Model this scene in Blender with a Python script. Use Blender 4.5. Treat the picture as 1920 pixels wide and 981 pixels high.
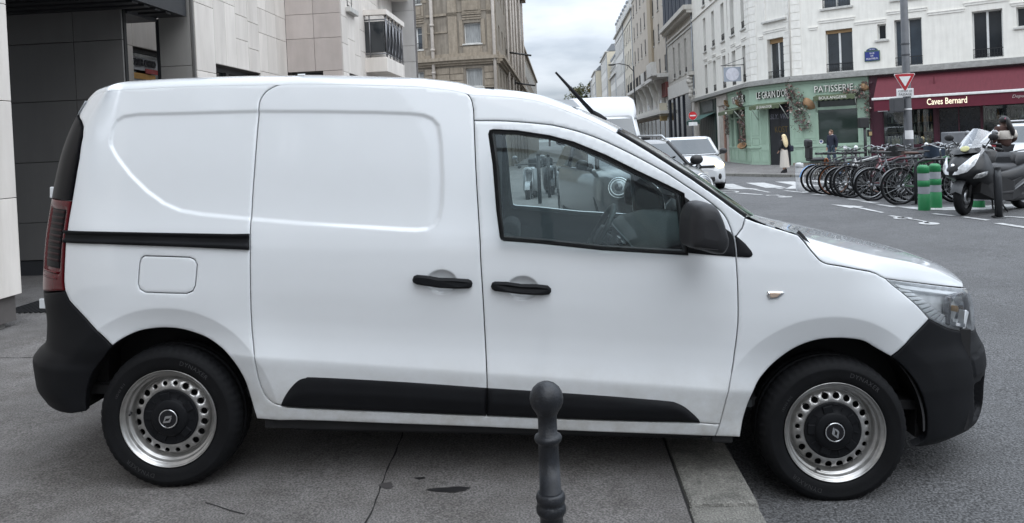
import bpy, bmesh, math, random
import numpy as np
from mathutils import Vector, Matrix
from mathutils.geometry import delaunay_2d_cdt
PI=math.pi; R_=math.radians
scene=bpy.context.scene; COL=scene.collection
for o in list(bpy.data.objects): bpy.data.objects.remove(o)
# ------------------------------------------------------------------ camera
cam=bpy.data.cameras.new('camera'); camo=bpy.data.objects.new('camera',cam); COL.objects.link(camo)
cam.sensor_width=36; cam.lens=1450/1920*36; cam.shift_y=(294-490.5)/1920
cam.clip_start=.05; cam.clip_end=2000
camo.matrix_world=Matrix.Translation((0,0,1.45))@Matrix.Rotation(R_(3.55),4,'Z')@Matrix.Rotation(R_(88.9),4,'X')@Matrix.Rotation(R_(-2.5),4,'Z')
scene.camera=camo
# ------------------------------------------------------------------ sky, sun, exposure
SUN_EL,SUN_AZ=R_(52),R_(140)     # azimuth clockwise from the street direction (+Y)
w=bpy.data.worlds.new('World'); scene.world=w; w.use_nodes=True
nt=w.node_tree; nt.nodes.clear(); N=nt.nodes.new; L=nt.links.new
out=N('ShaderNodeOutputWorld'); mix=N('ShaderNodeMixShader'); bg1=N('ShaderNodeBackground'); bg2=N('ShaderNodeBackground')
sky=N('ShaderNodeTexSky'); sky.sky_type='NISHITA'; sky.sun_disc=False; sky.sun_elevation=SUN_EL; sky.sun_rotation=SUN_AZ
L(sky.outputs[0],bg1.inputs[0]); bg1.inputs[1].default_value=.10
tc=N('ShaderNodeTexCoord'); sep=N('ShaderNodeSeparateXYZ'); L(tc.outputs['Generated'],sep.inputs[0])
# clouds: direction projected on a flat cloud deck
zz=N('ShaderNodeMath'); zz.operation='MAXIMUM'; L(sep.outputs[2],zz.inputs[0]); zz.inputs[1].default_value=0
za=N('ShaderNodeMath'); za.operation='ADD'; L(zz.outputs[0],za.inputs[0]); za.inputs[1].default_value=.16
dv=N('ShaderNodeVectorMath'); dv.operation='DIVIDE'; L(tc.outputs['Generated'],dv.inputs[0])
cz=N('ShaderNodeCombineXYZ')
for i in range(3): L(za.outputs[0],cz.inputs[i])
L(cz.outputs[0],dv.inputs[1])
n1=N('ShaderNodeTexNoise'); n1.inputs['Scale'].default_value=1.5; n1.inputs['Detail'].default_value=6; n1.inputs['Roughness'].default_value=.52; L(dv.outputs[0],n1.inputs['Vector'])
cr=N('ShaderNodeValToRGB'); L(n1.outputs['Fac'],cr.inputs[0])
e=cr.color_ramp.elements; e[0].position=.36; e[0].color=(.45,.51,.59,1); e[1].position=.66; e[1].color=(.75,.805,.88,1)
# overcast sky is about three times as bright overhead as at the horizon
el=N('ShaderNodeMath'); el.operation='MULTIPLY_ADD'; L(zz.outputs[0],el.inputs[0]); el.inputs[1].default_value=2.6; el.inputs[2].default_value=.47
L(cr.outputs[0],bg2.inputs[0]); L(el.outputs[0],bg2.inputs[1])
mix.inputs[0].default_value=.93; L(bg1.outputs[0],mix.inputs[1]); L(bg2.outputs[0],mix.inputs[2]); L(mix.outputs[0],out.inputs[0])
sun=bpy.data.lights.new('sun','SUN'); sun.energy=.85; sun.angle=R_(75); sun.color=(1,.97,.93)
suno=bpy.data.objects.new('sun',sun); COL.objects.link(suno)
sd=Vector((math.sin(SUN_AZ)*math.cos(SUN_EL),math.cos(SUN_AZ)*math.cos(SUN_EL),math.sin(SUN_EL)))
suno.rotation_euler=sd.to_track_quat('Z','Y').to_euler(); suno.location=sd*60
vs=scene.view_settings; scene.display_settings.display_device='sRGB'
vs.view_transform='Standard'; vs.look='None'; vs.exposure=.72; vs.gamma=1; vs.use_curve_mapping=False
scene.cycles.max_bounces=8; scene.cycles.transparent_max_bounces=12
# ------------------------------------------------------------------ materials
MATS={}
def PM(name,col,rough=.5,metal=0,coat=0,var=.12,vs_=6,bump=0,bs=80,spec=.5,col2=None,stretch=None,emit=None,es=1,det=4,spk=0,trans=0,orand=0,dirt=0):
    if name in MATS: return MATS[name]
    m=bpy.data.materials.new(name); m.use_nodes=True; nt=m.node_tree; b=nt.nodes['Principled BSDF']; N=nt.nodes.new; L=nt.links.new
    b.inputs['Roughness'].default_value=rough; b.inputs['Metallic'].default_value=metal; b.inputs['Specular IOR Level'].default_value=spec
    if coat: b.inputs['Coat Weight'].default_value=coat; b.inputs['Coat Roughness'].default_value=.03
    if trans: b.inputs['Transmission Weight'].default_value=trans
    tc=N('ShaderNodeTexCoord'); oi=N('ShaderNodeObjectInfo'); om=N('ShaderNodeVectorMath'); om.operation='MULTIPLY_ADD'; L(oi.outputs['Random'],om.inputs[0]); om.inputs[1].default_value=(31,17,23); L(tc.outputs['Object'],om.inputs[2]); vec=om.outputs[0]
    if stretch:
        mp=N('ShaderNodeMapping'); mp.inputs['Scale'].default_value=stretch; L(vec,mp.inputs[0]); vec=mp.outputs[0]
    n=N('ShaderNodeTexNoise'); n.inputs['Scale'].default_value=vs_; n.inputs['Detail'].default_value=det; L(vec,n.inputs['Vector'])
    r=N('ShaderNodeValToRGB'); L(n.outputs['Fac'],r.inputs[0])
    c=np.array(col); c2=np.array(col2) if col2 else c
    e=r.color_ramp.elements; e[0].position=.3; e[1].position=.7
    e[0].color=(*np.clip(c*(1-var),0,1),1); e[1].color=(*np.clip(c2*(1+var),0,1),1)
    src=r.outputs[0]
    def mul(a,bsock):
        mx=N('ShaderNodeMix'); mx.data_type='RGBA'; mx.blend_type='MULTIPLY'; mx.inputs[0].default_value=1; L(a,mx.inputs[6]); L(bsock,mx.inputs[7]); return mx.outputs[2]
    if orand:
        mr=N('ShaderNodeMapRange'); L(oi.outputs['Random'],mr.inputs[0]); mr.inputs[3].default_value=1-orand; mr.inputs[4].default_value=1+orand
        src=mul(src,mr.outputs[0])
    if dirt:   # rain streaks and grime
        mp2=N('ShaderNodeMapping'); mp2.inputs['Scale'].default_value=(2.2,2.2,.25); L(om.outputs[0],mp2.inputs[0]); nd=N('ShaderNodeTexNoise'); nd.inputs['Scale'].default_value=2.5; nd.inputs['Detail'].default_value=8; nd.inputs['Roughness'].default_value=.65; L(mp2.outputs[0],nd.inputs['Vector'])
        rd=N('ShaderNodeValToRGB'); L(nd.outputs['Fac'],rd.inputs[0]); rd.color_ramp.elements[0].position=.32; rd.color_ramp.elements[1].position=.6; rd.color_ramp.elements[0].color=(1-dirt,1-dirt*1.05,1-dirt*1.12,1); rd.color_ramp.elements[1].color=(1,1,1,1)
        src=mul(src,rd.outputs[0])
    if spk:
        n3=N('ShaderNodeTexNoise'); n3.inputs['Scale'].default_value=bs*1.3; n3.inputs['Detail'].default_value=2; L(vec,n3.inputs['Vector'])
        r3=N('ShaderNodeValToRGB'); L(n3.outputs['Fac'],r3.inputs[0]); r3.color_ramp.elements[0].position=.35; r3.color_ramp.elements[1].position=.72
        r3.color_ramp.elements[0].color=(1-spk,)*3+(1,); r3.color_ramp.elements[1].color=(1+spk*1.5,)*3+(1,)
        mx=N('ShaderNodeMix'); mx.data_type='RGBA'; mx.blend_type='MULTIPLY'; mx.inputs[0].default_value=1; L(src,mx.inputs[6]); L(r3.outputs[0],mx.inputs[7]); src=mx.outputs[2]
    L(src,b.inputs['Base Color'])
    if bump:
        n2=N('ShaderNodeTexNoise'); n2.inputs['Scale'].default_value=bs; n2.inputs['Detail'].default_value=3; L(vec,n2.inputs['Vector'])
        bp=N('ShaderNodeBump'); bp.inputs['Strength'].default_value=bump; bp.inputs['Distance'].default_value=.01; L(n2.outputs['Fac'],bp.inputs['Height']); L(bp.outputs[0],b.inputs['Normal'])
    if emit: b.inputs['Emission Color'].default_value=(*emit,1); b.inputs['Emission Strength'].default_value=es
    MATS[name]=m; return m
def GLASS(name,tint,rough=.0,ior=1.5,boost=1.0,wav=0):
    """thin pane: tinted see-through plus a Fresnel mirror image"""
    if name in MATS: return MATS[name]
    m=bpy.data.materials.new(name); m.use_nodes=True; nt=m.node_tree; nt.nodes.clear(); N=nt.nodes.new; L=nt.links.new
    o=N('ShaderNodeOutputMaterial'); t=N('ShaderNodeBsdfTransparent'); g=N('ShaderNodeBsdfGlossy'); mx=N('ShaderNodeMixShader'); f=N('ShaderNodeFresnel'); f.inputs[0].default_value=ior
    mu=N('ShaderNodeMath'); mu.operation='MULTIPLY'; mu.use_clamp=True; L(f.outputs[0],mu.inputs[0]); mu.inputs[1].default_value=boost
    t.inputs[0].default_value=(*tint,1); g.inputs[0].default_value=(.95,.97,1,1); g.inputs['Roughness'].default_value=rough
    if wav:
        tc=N('ShaderNodeTexCoord'); n2=N('ShaderNodeTexNoise'); n2.inputs['Scale'].default_value=1.5; L(tc.outputs['Object'],n2.inputs['Vector'])
        bp=N('ShaderNodeBump'); bp.inputs['Strength'].default_value=wav; bp.inputs['Distance'].default_value=.05; L(n2.outputs['Fac'],bp.inputs['Height']); L(bp.outputs[0],g.inputs['Normal'])
    L(mu.outputs[0],mx.inputs[0]); L(t.outputs[0],mx.inputs[1]); L(g.outputs[0],mx.inputs[2]); L(mx.outputs[0],o.inputs[0])
    MATS[name]=m; return m
# ------------------------------------------------------------------ mesh helpers
def link(name,me,mat=None,parent=None,smooth=False):
    if mat is not None and not me.materials:
        for q in (mat if isinstance(mat,(list,tuple)) else [mat]): me.materials.append(q)
    o=bpy.data.objects.new(name,me); COL.objects.link(o)
    if parent is not None: o.parent=parent
    if smooth: me.polygons.foreach_set('use_smooth',[True]*len(me.polygons))
    return o
class MB:
    """collects vertices and faces for ONE mesh object"""
    def __init__(s): s.v=[]; s.f=[]; s.sm=[]; s.mi=[]; s.cm=0
    def add(s,vs,fs,smooth=False,M=None):
        b=len(s.v)
        s.v+= [tuple(M@Vector(p)) for p in vs] if M is not None else [tuple(p) for p in vs]
        s.f+=[tuple(b+i for i in f) for f in fs]; s.sm+=[smooth]*len(fs); s.mi+=[s.cm]*len(fs); return s
    def box(s,lo,hi,M=None,bev=0):
        (x0,y0,z0),(x1,y1,z1)=lo,hi
        if bev:
            bm=bmesh.new(); bmesh.ops.create_cube(bm,size=1)
            for v in bm.verts: v.co=Vector(((x0+x1)/2+v.co.x*(x1-x0),(y0+y1)/2+v.co.y*(y1-y0),(z0+z1)/2+v.co.z*(z1-z0)))
            bmesh.ops.bevel(bm,geom=bm.edges[:]+bm.verts[:],offset=min(bev,(x1-x0)*.45,(y1-y0)*.45,(z1-z0)*.45),segments=2,profile=.5,affect='EDGES')
            bm.verts.index_update(); vs=[v.co.copy() for v in bm.verts]; fs=[[v.index for v in f.verts] for f in bm.faces]; bm.free()
            return s.add(vs,fs,False,M)
        vs=[(x0,y0,z0),(x1,y0,z0),(x1,y1,z0),(x0,y1,z0),(x0,y0,z1),(x1,y0,z1),(x1,y1,z1),(x0,y1,z1)]
        return s.add(vs,[(3,2,1,0),(4,5,6,7),(0,1,5,4),(1,2,6,5),(2,3,7,6),(3,0,4,7)],False,M)
    def tube(s,pts,r,n=8,cap=True,M=None,closed=False):
        pts=[Vector(p) for p in pts]; k=len(pts); rr=r if isinstance(r,(list,tuple)) else [r]*k; vs=[];fs=[]; up=None
        for i,p in enumerate(pts):
            a=pts[i-1] if (i>0 or closed) else p; b=pts[(i+1)%k] if (i<k-1 or closed) else p
            t=(b-a).normalized()
            if up is None: up=t.orthogonal().normalized()
            u=(up-t*up.dot(t)); u=u.normalized() if u.length>1e-6 else t.orthogonal().normalized(); up=u; v=t.cross(u)
            for j in range(n):
                an=2*PI*j/n; vs.append(p+(u*math.cos(an)+v*math.sin(an))*rr[i])
        for i in range(k if closed else k-1):
            for j in range(n):
                i2=(i+1)%k; fs.append((i*n+j,i*n+(j+1)%n,i2*n+(j+1)%n,i2*n+j))
        if cap and not closed: fs+= [tuple(range(n-1,-1,-1)),tuple((k-1)*n+j for j in range(n))]
        return s.add(vs,fs,True,M)
    def lathe(s,prof,n=24,M=None,smooth=True,a0=0,a1=2*PI):
        """prof: (r,z) pairs turned about local z"""
        full=abs(a1-a0-2*PI)<1e-6; m=n if full else n+1; vs=[];fs=[]
        for r,z in prof:
            for j in range(m):
                a=a0+(a1-a0)*j/n; vs.append((r*math.cos(a),r*math.sin(a),z))
        for i in range(len(prof)-1):
            for j in range(n):
                j2=(j+1)%m; fs.append((i*m+j,i*m+j2,(i+1)*m+j2,(i+1)*m+j))
        return s.add(vs,fs,smooth,M)
    def prism(s,poly,h0,h1,M=None,smooth=False):
        """2D polygon (x,y) extruded from z=h0 to h1"""
        n=len(poly); vs=[(x,y,h0) for x,y in poly]+[(x,y,h1) for x,y in poly]
        fs=[(i,(i+1)%n,n+(i+1)%n,n+i) for i in range(n)]
        s.add(vs,fs,smooth,M); return s.add(vs,[tuple(range(n-1,-1,-1)),tuple(range(n,2*n))],False,M)
    def loft(s,rings,closed=True,cap=True,M=None,smooth=True):
        n=len(rings[0]); vs=[p for r in rings for p in r]; fs=[]
        for i in range(len(rings)-1):
            for j in range(n if closed else n-1):
                j2=(j+1)%n; fs.append((i*n+j,i*n+j2,(i+1)*n+j2,(i+1)*n+j))
        s.add(vs,fs,smooth,M)
        if cap: s.add(vs,[tuple(range(n-1,-1,-1)),tuple((len(rings)-1)*n+j for j in range(n))],False,M)
        return s
    def ball(s,c,r,n=12,m=8,M=None):
        rx,ry,rz=r if isinstance(r,(tuple,list)) else (r,r,r)
        rings=[]
        for i in range(m+1):
            th=PI*i/m-PI/2; q=max(math.cos(th),.02); rings.append([(c[0]+rx*q*math.cos(2*PI*j/n),c[1]+ry*q*math.sin(2*PI*j/n),c[2]+rz*math.sin(th)) for j in range(n)])
        return s.loft(rings,M=M)
    def mesh(s,name):
        me=bpy.data.meshes.new(name); me.from_pydata(s.v,[],s.f); me.polygons.foreach_set('use_smooth',s.sm)
        if any(s.mi): me.polygons.foreach_set('material_index',s.mi)
        me.update(); return me
    def build(s,name,mat,parent=None,fix=False):
        me=s.mesh(name)
        if fix:
            bm=bmesh.new(); bm.from_mesh(me); bmesh.ops.recalc_face_normals(bm,faces=bm.faces); bm.to_mesh(me); bm.free()
        return link(name,me,mat,parent)
def tag(o,label=None,cat=None,group=None,kind=None):
    if label: o['label']=label
    if cat: o['category']=cat
    if group: o['group']=group
    if kind: o['kind']=kind
    return o
def thing(name,label,cat,loc=(0,0,0),rz=0,group=None,M=None):
    o=bpy.data.objects.new(name,None); COL.objects.link(o); o.empty_display_size=.2
    if M is not None: o.matrix_world=M
    else: o.location=loc; o.rotation_euler=(0,0,rz)
    return tag(o,label,cat,group)
def kids(o): return [c for c in bpy.data.objects if c.parent==o]
def dup(o,label=None,loc=None,rz=None,parent=None,top=True):
    c=o.copy(); COL.objects.link(c)
    if parent is not None: c.parent=parent
    for ch in kids(o): dup(ch,parent=c)
    if label: c['label']=label
    if loc is not None: c.location=loc
    if rz is not None: c.rotation_euler=(0,0,rz)
    return c
def T(x,y,z): return Matrix.Translation((x,y,z))
def RX(a): return Matrix.Rotation(a,4,'X')
def RY(a): return Matrix.Rotation(a,4,'Y')
def RZ(a): return Matrix.Rotation(a,4,'Z')
_TX={}
def text_geo(txt,size=1,ext=.0,align='CENTER',shear=0,sp=1,off=0):
    """vertices/faces of lettering in the x-y plane, baseline at y=0"""
    key=(txt,size,ext,align,shear,sp,off)
    if key in _TX: return _TX[key]
    cu=bpy.data.curves.new('t','FONT'); cu.body=txt; cu.size=size; cu.extrude=ext; cu.align_x=align; cu.shear=shear; cu.space_character=sp; cu.resolution_u=3; cu.offset=off
    ob=bpy.data.objects.new('t',cu); me=bpy.data.meshes.new_from_object(ob)
    r=([tuple(v.co) for v in me.vertices],[tuple(p.vertices) for p in me.polygons])
    bpy.data.objects.remove(ob); bpy.data.meshes.remove(me); bpy.data.curves.remove(cu); _TX[key]=r; return r
def rect_text(mb,txt,w,h,M,ext=.004,**k):
    """lettering stretched to exactly w by h, centred on M's origin, facing M's +z"""
    vs,fs=text_geo(txt,1,ext,**k); a=np.array(vs); lo,hi=a.min(0),a.max(0)
    a[:,0]=(a[:,0]-(lo[0]+hi[0])/2)/(hi[0]-lo[0])*w; a[:,1]=(a[:,1]-(lo[1]+hi[1])/2)/(hi[1]-lo[1])*h
    return mb.add([tuple(p) for p in a],fs,False,M)
rnd=random.Random(7)
def WM(o):
    m=o.matrix_basis.copy()
    return WM(o.parent)@m if o.parent else m
def put(o,parent,M=None):
    """parent o and place it by a world matrix"""
    o.parent=parent; o.matrix_basis=WM(parent).inverted()@(M if M is not None else Matrix()); return o

# ---- van body side surface: S(s,z); s runs along the body side (s = x on the straight part) ----
YC=.8875
def pchip(xk,yk,x):
    xk=np.asarray(xk,float); yk=np.asarray(yk,float); h=np.diff(xk); dl=np.diff(yk)/h
    m=np.zeros_like(yk); m[0]=dl[0]; m[-1]=dl[-1]
    for i in range(1,len(xk)-1):
        if dl[i-1]*dl[i]>0:
            w1=2*h[i]+h[i-1]; w2=h[i]+2*h[i-1]; m[i]=(w1+w2)/(w1/dl[i-1]+w2/dl[i])
    x=np.clip(np.asarray(x,float),xk[0],xk[-1]); i=np.clip(np.searchsorted(xk,x)-1,0,len(xk)-2)
    t=(x-xk[i])/h[i]; t2=t*t; t3=t2*t
    return (2*t3-3*t2+1)*yk[i]+(t3-2*t2+t)*h[i]*m[i]+(-2*t3+3*t2)*yk[i+1]+(t3-t2)*h[i]*m[i+1]
def sstep(a,b,x):
    t=np.clip((np.asarray(x,float)-a)/(b-a),0,1); return t*t*(3-2*t)
def _plan():
    th=np.linspace(0,math.pi/2,400)
    fx=2.70+.97*np.sin(th)**(2/2.1); fy=YC-YC*np.cos(th)**(2/3.0)
    rx=-.20-.50*np.sin(th)**(2/2.2); ry=YC-YC*np.cos(th)**(2/5.0)
    x=np.concatenate([rx[::-1],fx]); y=np.concatenate([ry[::-1],fy])
    s=np.concatenate([[0],np.cumsum(np.hypot(np.diff(x),np.diff(y)))]); s+=-.20-s[399]
    return s,x,y
_PS,_PX,_PY=_plan()
_DZ=[-.30,-.10,.0,.04,.07,.10,.17,.228,.25,.29,.33,.38,.45,.55,.62,.72,.775,.80,.84,.90,1.1,1.3,1.42,1.55]
_DY=[.16,.075,.040,.031,.026,.020,.0085,.0,.0035,.0095,.0135,.0145,.011,.006,.0055,.009,.016,.020,.0285,.040,.072,.112,.140,.178]
def uref(s,z):
    s=np.clip(s,.1,2.6)
    zs=.012-.019*(s-.978); zc=.25-.052*(s-.977); zb=.800-.05*np.clip(s-1.42,0,1.2)
    z=np.asarray(z,float)
    u=np.where(z<zs,.005+(z-zs),np.where(z<zc,.005+(z-zs)/(zc-zs)*.223,np.where(z<zb,.228+(z-zc)/(zb-zc)*.569,.797+(z-zb)/(1.41-zb)*.613)))
    return u
ARCH=((0.0,0.003,.393,.478),(2.795,.008,.393,.482))
HANDLES=((1.170,.609),(1.508,.588))
def feat(s,z):
    d=np.zeros(np.broadcast(s,z).shape)
    for cx,cz,r1,r2 in ARCH:
        r=np.hypot(s-cx,(z-cz)); up=sstep(-.10,.05,z)
        d=d+np.where(r<r2,-.008+.024*np.clip((r2-r)/(r2-r1),0,1.3),-.008*np.exp(-((r-r2)/.13)**2))*up
    for hx,hz in HANDLES:
        q=((s-hx)/.066)**2+((z-hz+.0)/.052)**2
        d=d+.024*np.clip(1-q,0,1)**.7*sstep(0,.25,np.clip(1-q,0,1))
    return d
def seg_sd(s,z,loop):
    # signed distance to a closed polygon, positive inside
    s=np.asarray(s,float); sh=s.shape; P=np.stack([s.ravel(),np.broadcast_to(z,sh).ravel()],1)
    A=np.asarray(loop,float); Bp=np.roll(A,-1,0); out=np.empty(len(P))
    for i in range(0,len(P),8000):
        p=P[i:i+8000,None]; ab=Bp-A; t=np.clip(((p-A)*ab).sum(-1)/np.maximum((ab**2).sum(-1),1e-12),0,1)
        d=np.sqrt((((A+t[...,None]*ab)-p)**2).sum(-1)).min(1)
        c=((A[:,1]>p[...,1])!=(Bp[:,1]>p[...,1]))
        xi=A[:,0]+(p[...,1]-A[:,1])*(ab[:,0])/np.where(np.abs(ab[:,1])<1e-12,1e-12,ab[:,1])
        ins=((c&(p[...,0]<xi)).sum(1)%2)==1
        out[i:i+8000]=np.where(ins,d,-d)
    return out.reshape(sh)
def emb_depth(s,z):
    s,z=np.broadcast_arrays(np.asarray(s,float),np.asarray(z,float))
    return .007*sstep(-.009,.009,seg_sd(s,z,VD['emb'])) if 'VD' in globals() else 0.
_RRZ=[-.05,.03,.08,.15,.20,.235,.262,.30,.36,.5,.7,.9,1.1,1.25,1.31,1.45]
_RRX=[.05,-.006,-.04,-.05,-.055,-.045,-.012,.0,.0,-.015,-.005,.018,.055,.105,.135,.22]
_RFZ=[-.20,-.12,-.08,-.05,.0,.05,.10,.2,.27,.35,.45,.52,.62,.72,.85,1.0]
_RFX=[.20,.12,.035,-.015,-.03,-.035,-.035,-.04,-.03,.005,.02,.037,.12,.2,.35,.5]
def S(s,z,emb=True):
    s=np.asarray(s,float); z=np.asarray(z,float)
    px=np.interp(s,_PS,_PX); py=np.interp(s,_PS,_PY)
    w=sstep(-.5,-.25,s)*(1-sstep(2.95,3.3,s)); wc=.35+.65*w
    d=pchip(_DZ,_DY,uref(s,z))*(1-.45*sstep(2.4,3.1,s)*sstep(.3,.15,z)*0)
    f=feat(s,z)
    if emb: f=f+emb_depth(s,z)
    wr=1-sstep(-.55,-.22,s); wf=sstep(2.75,3.35,s)
    x=px+wr*pchip(_RRZ,_RRX,z)-wf*pchip(_RFZ,_RFX,z)
    y=YC+(py-YC)*(1-d*(wc)/YC)+f*w
    return np.stack(np.broadcast_arrays(x,y,z),-1)
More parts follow.
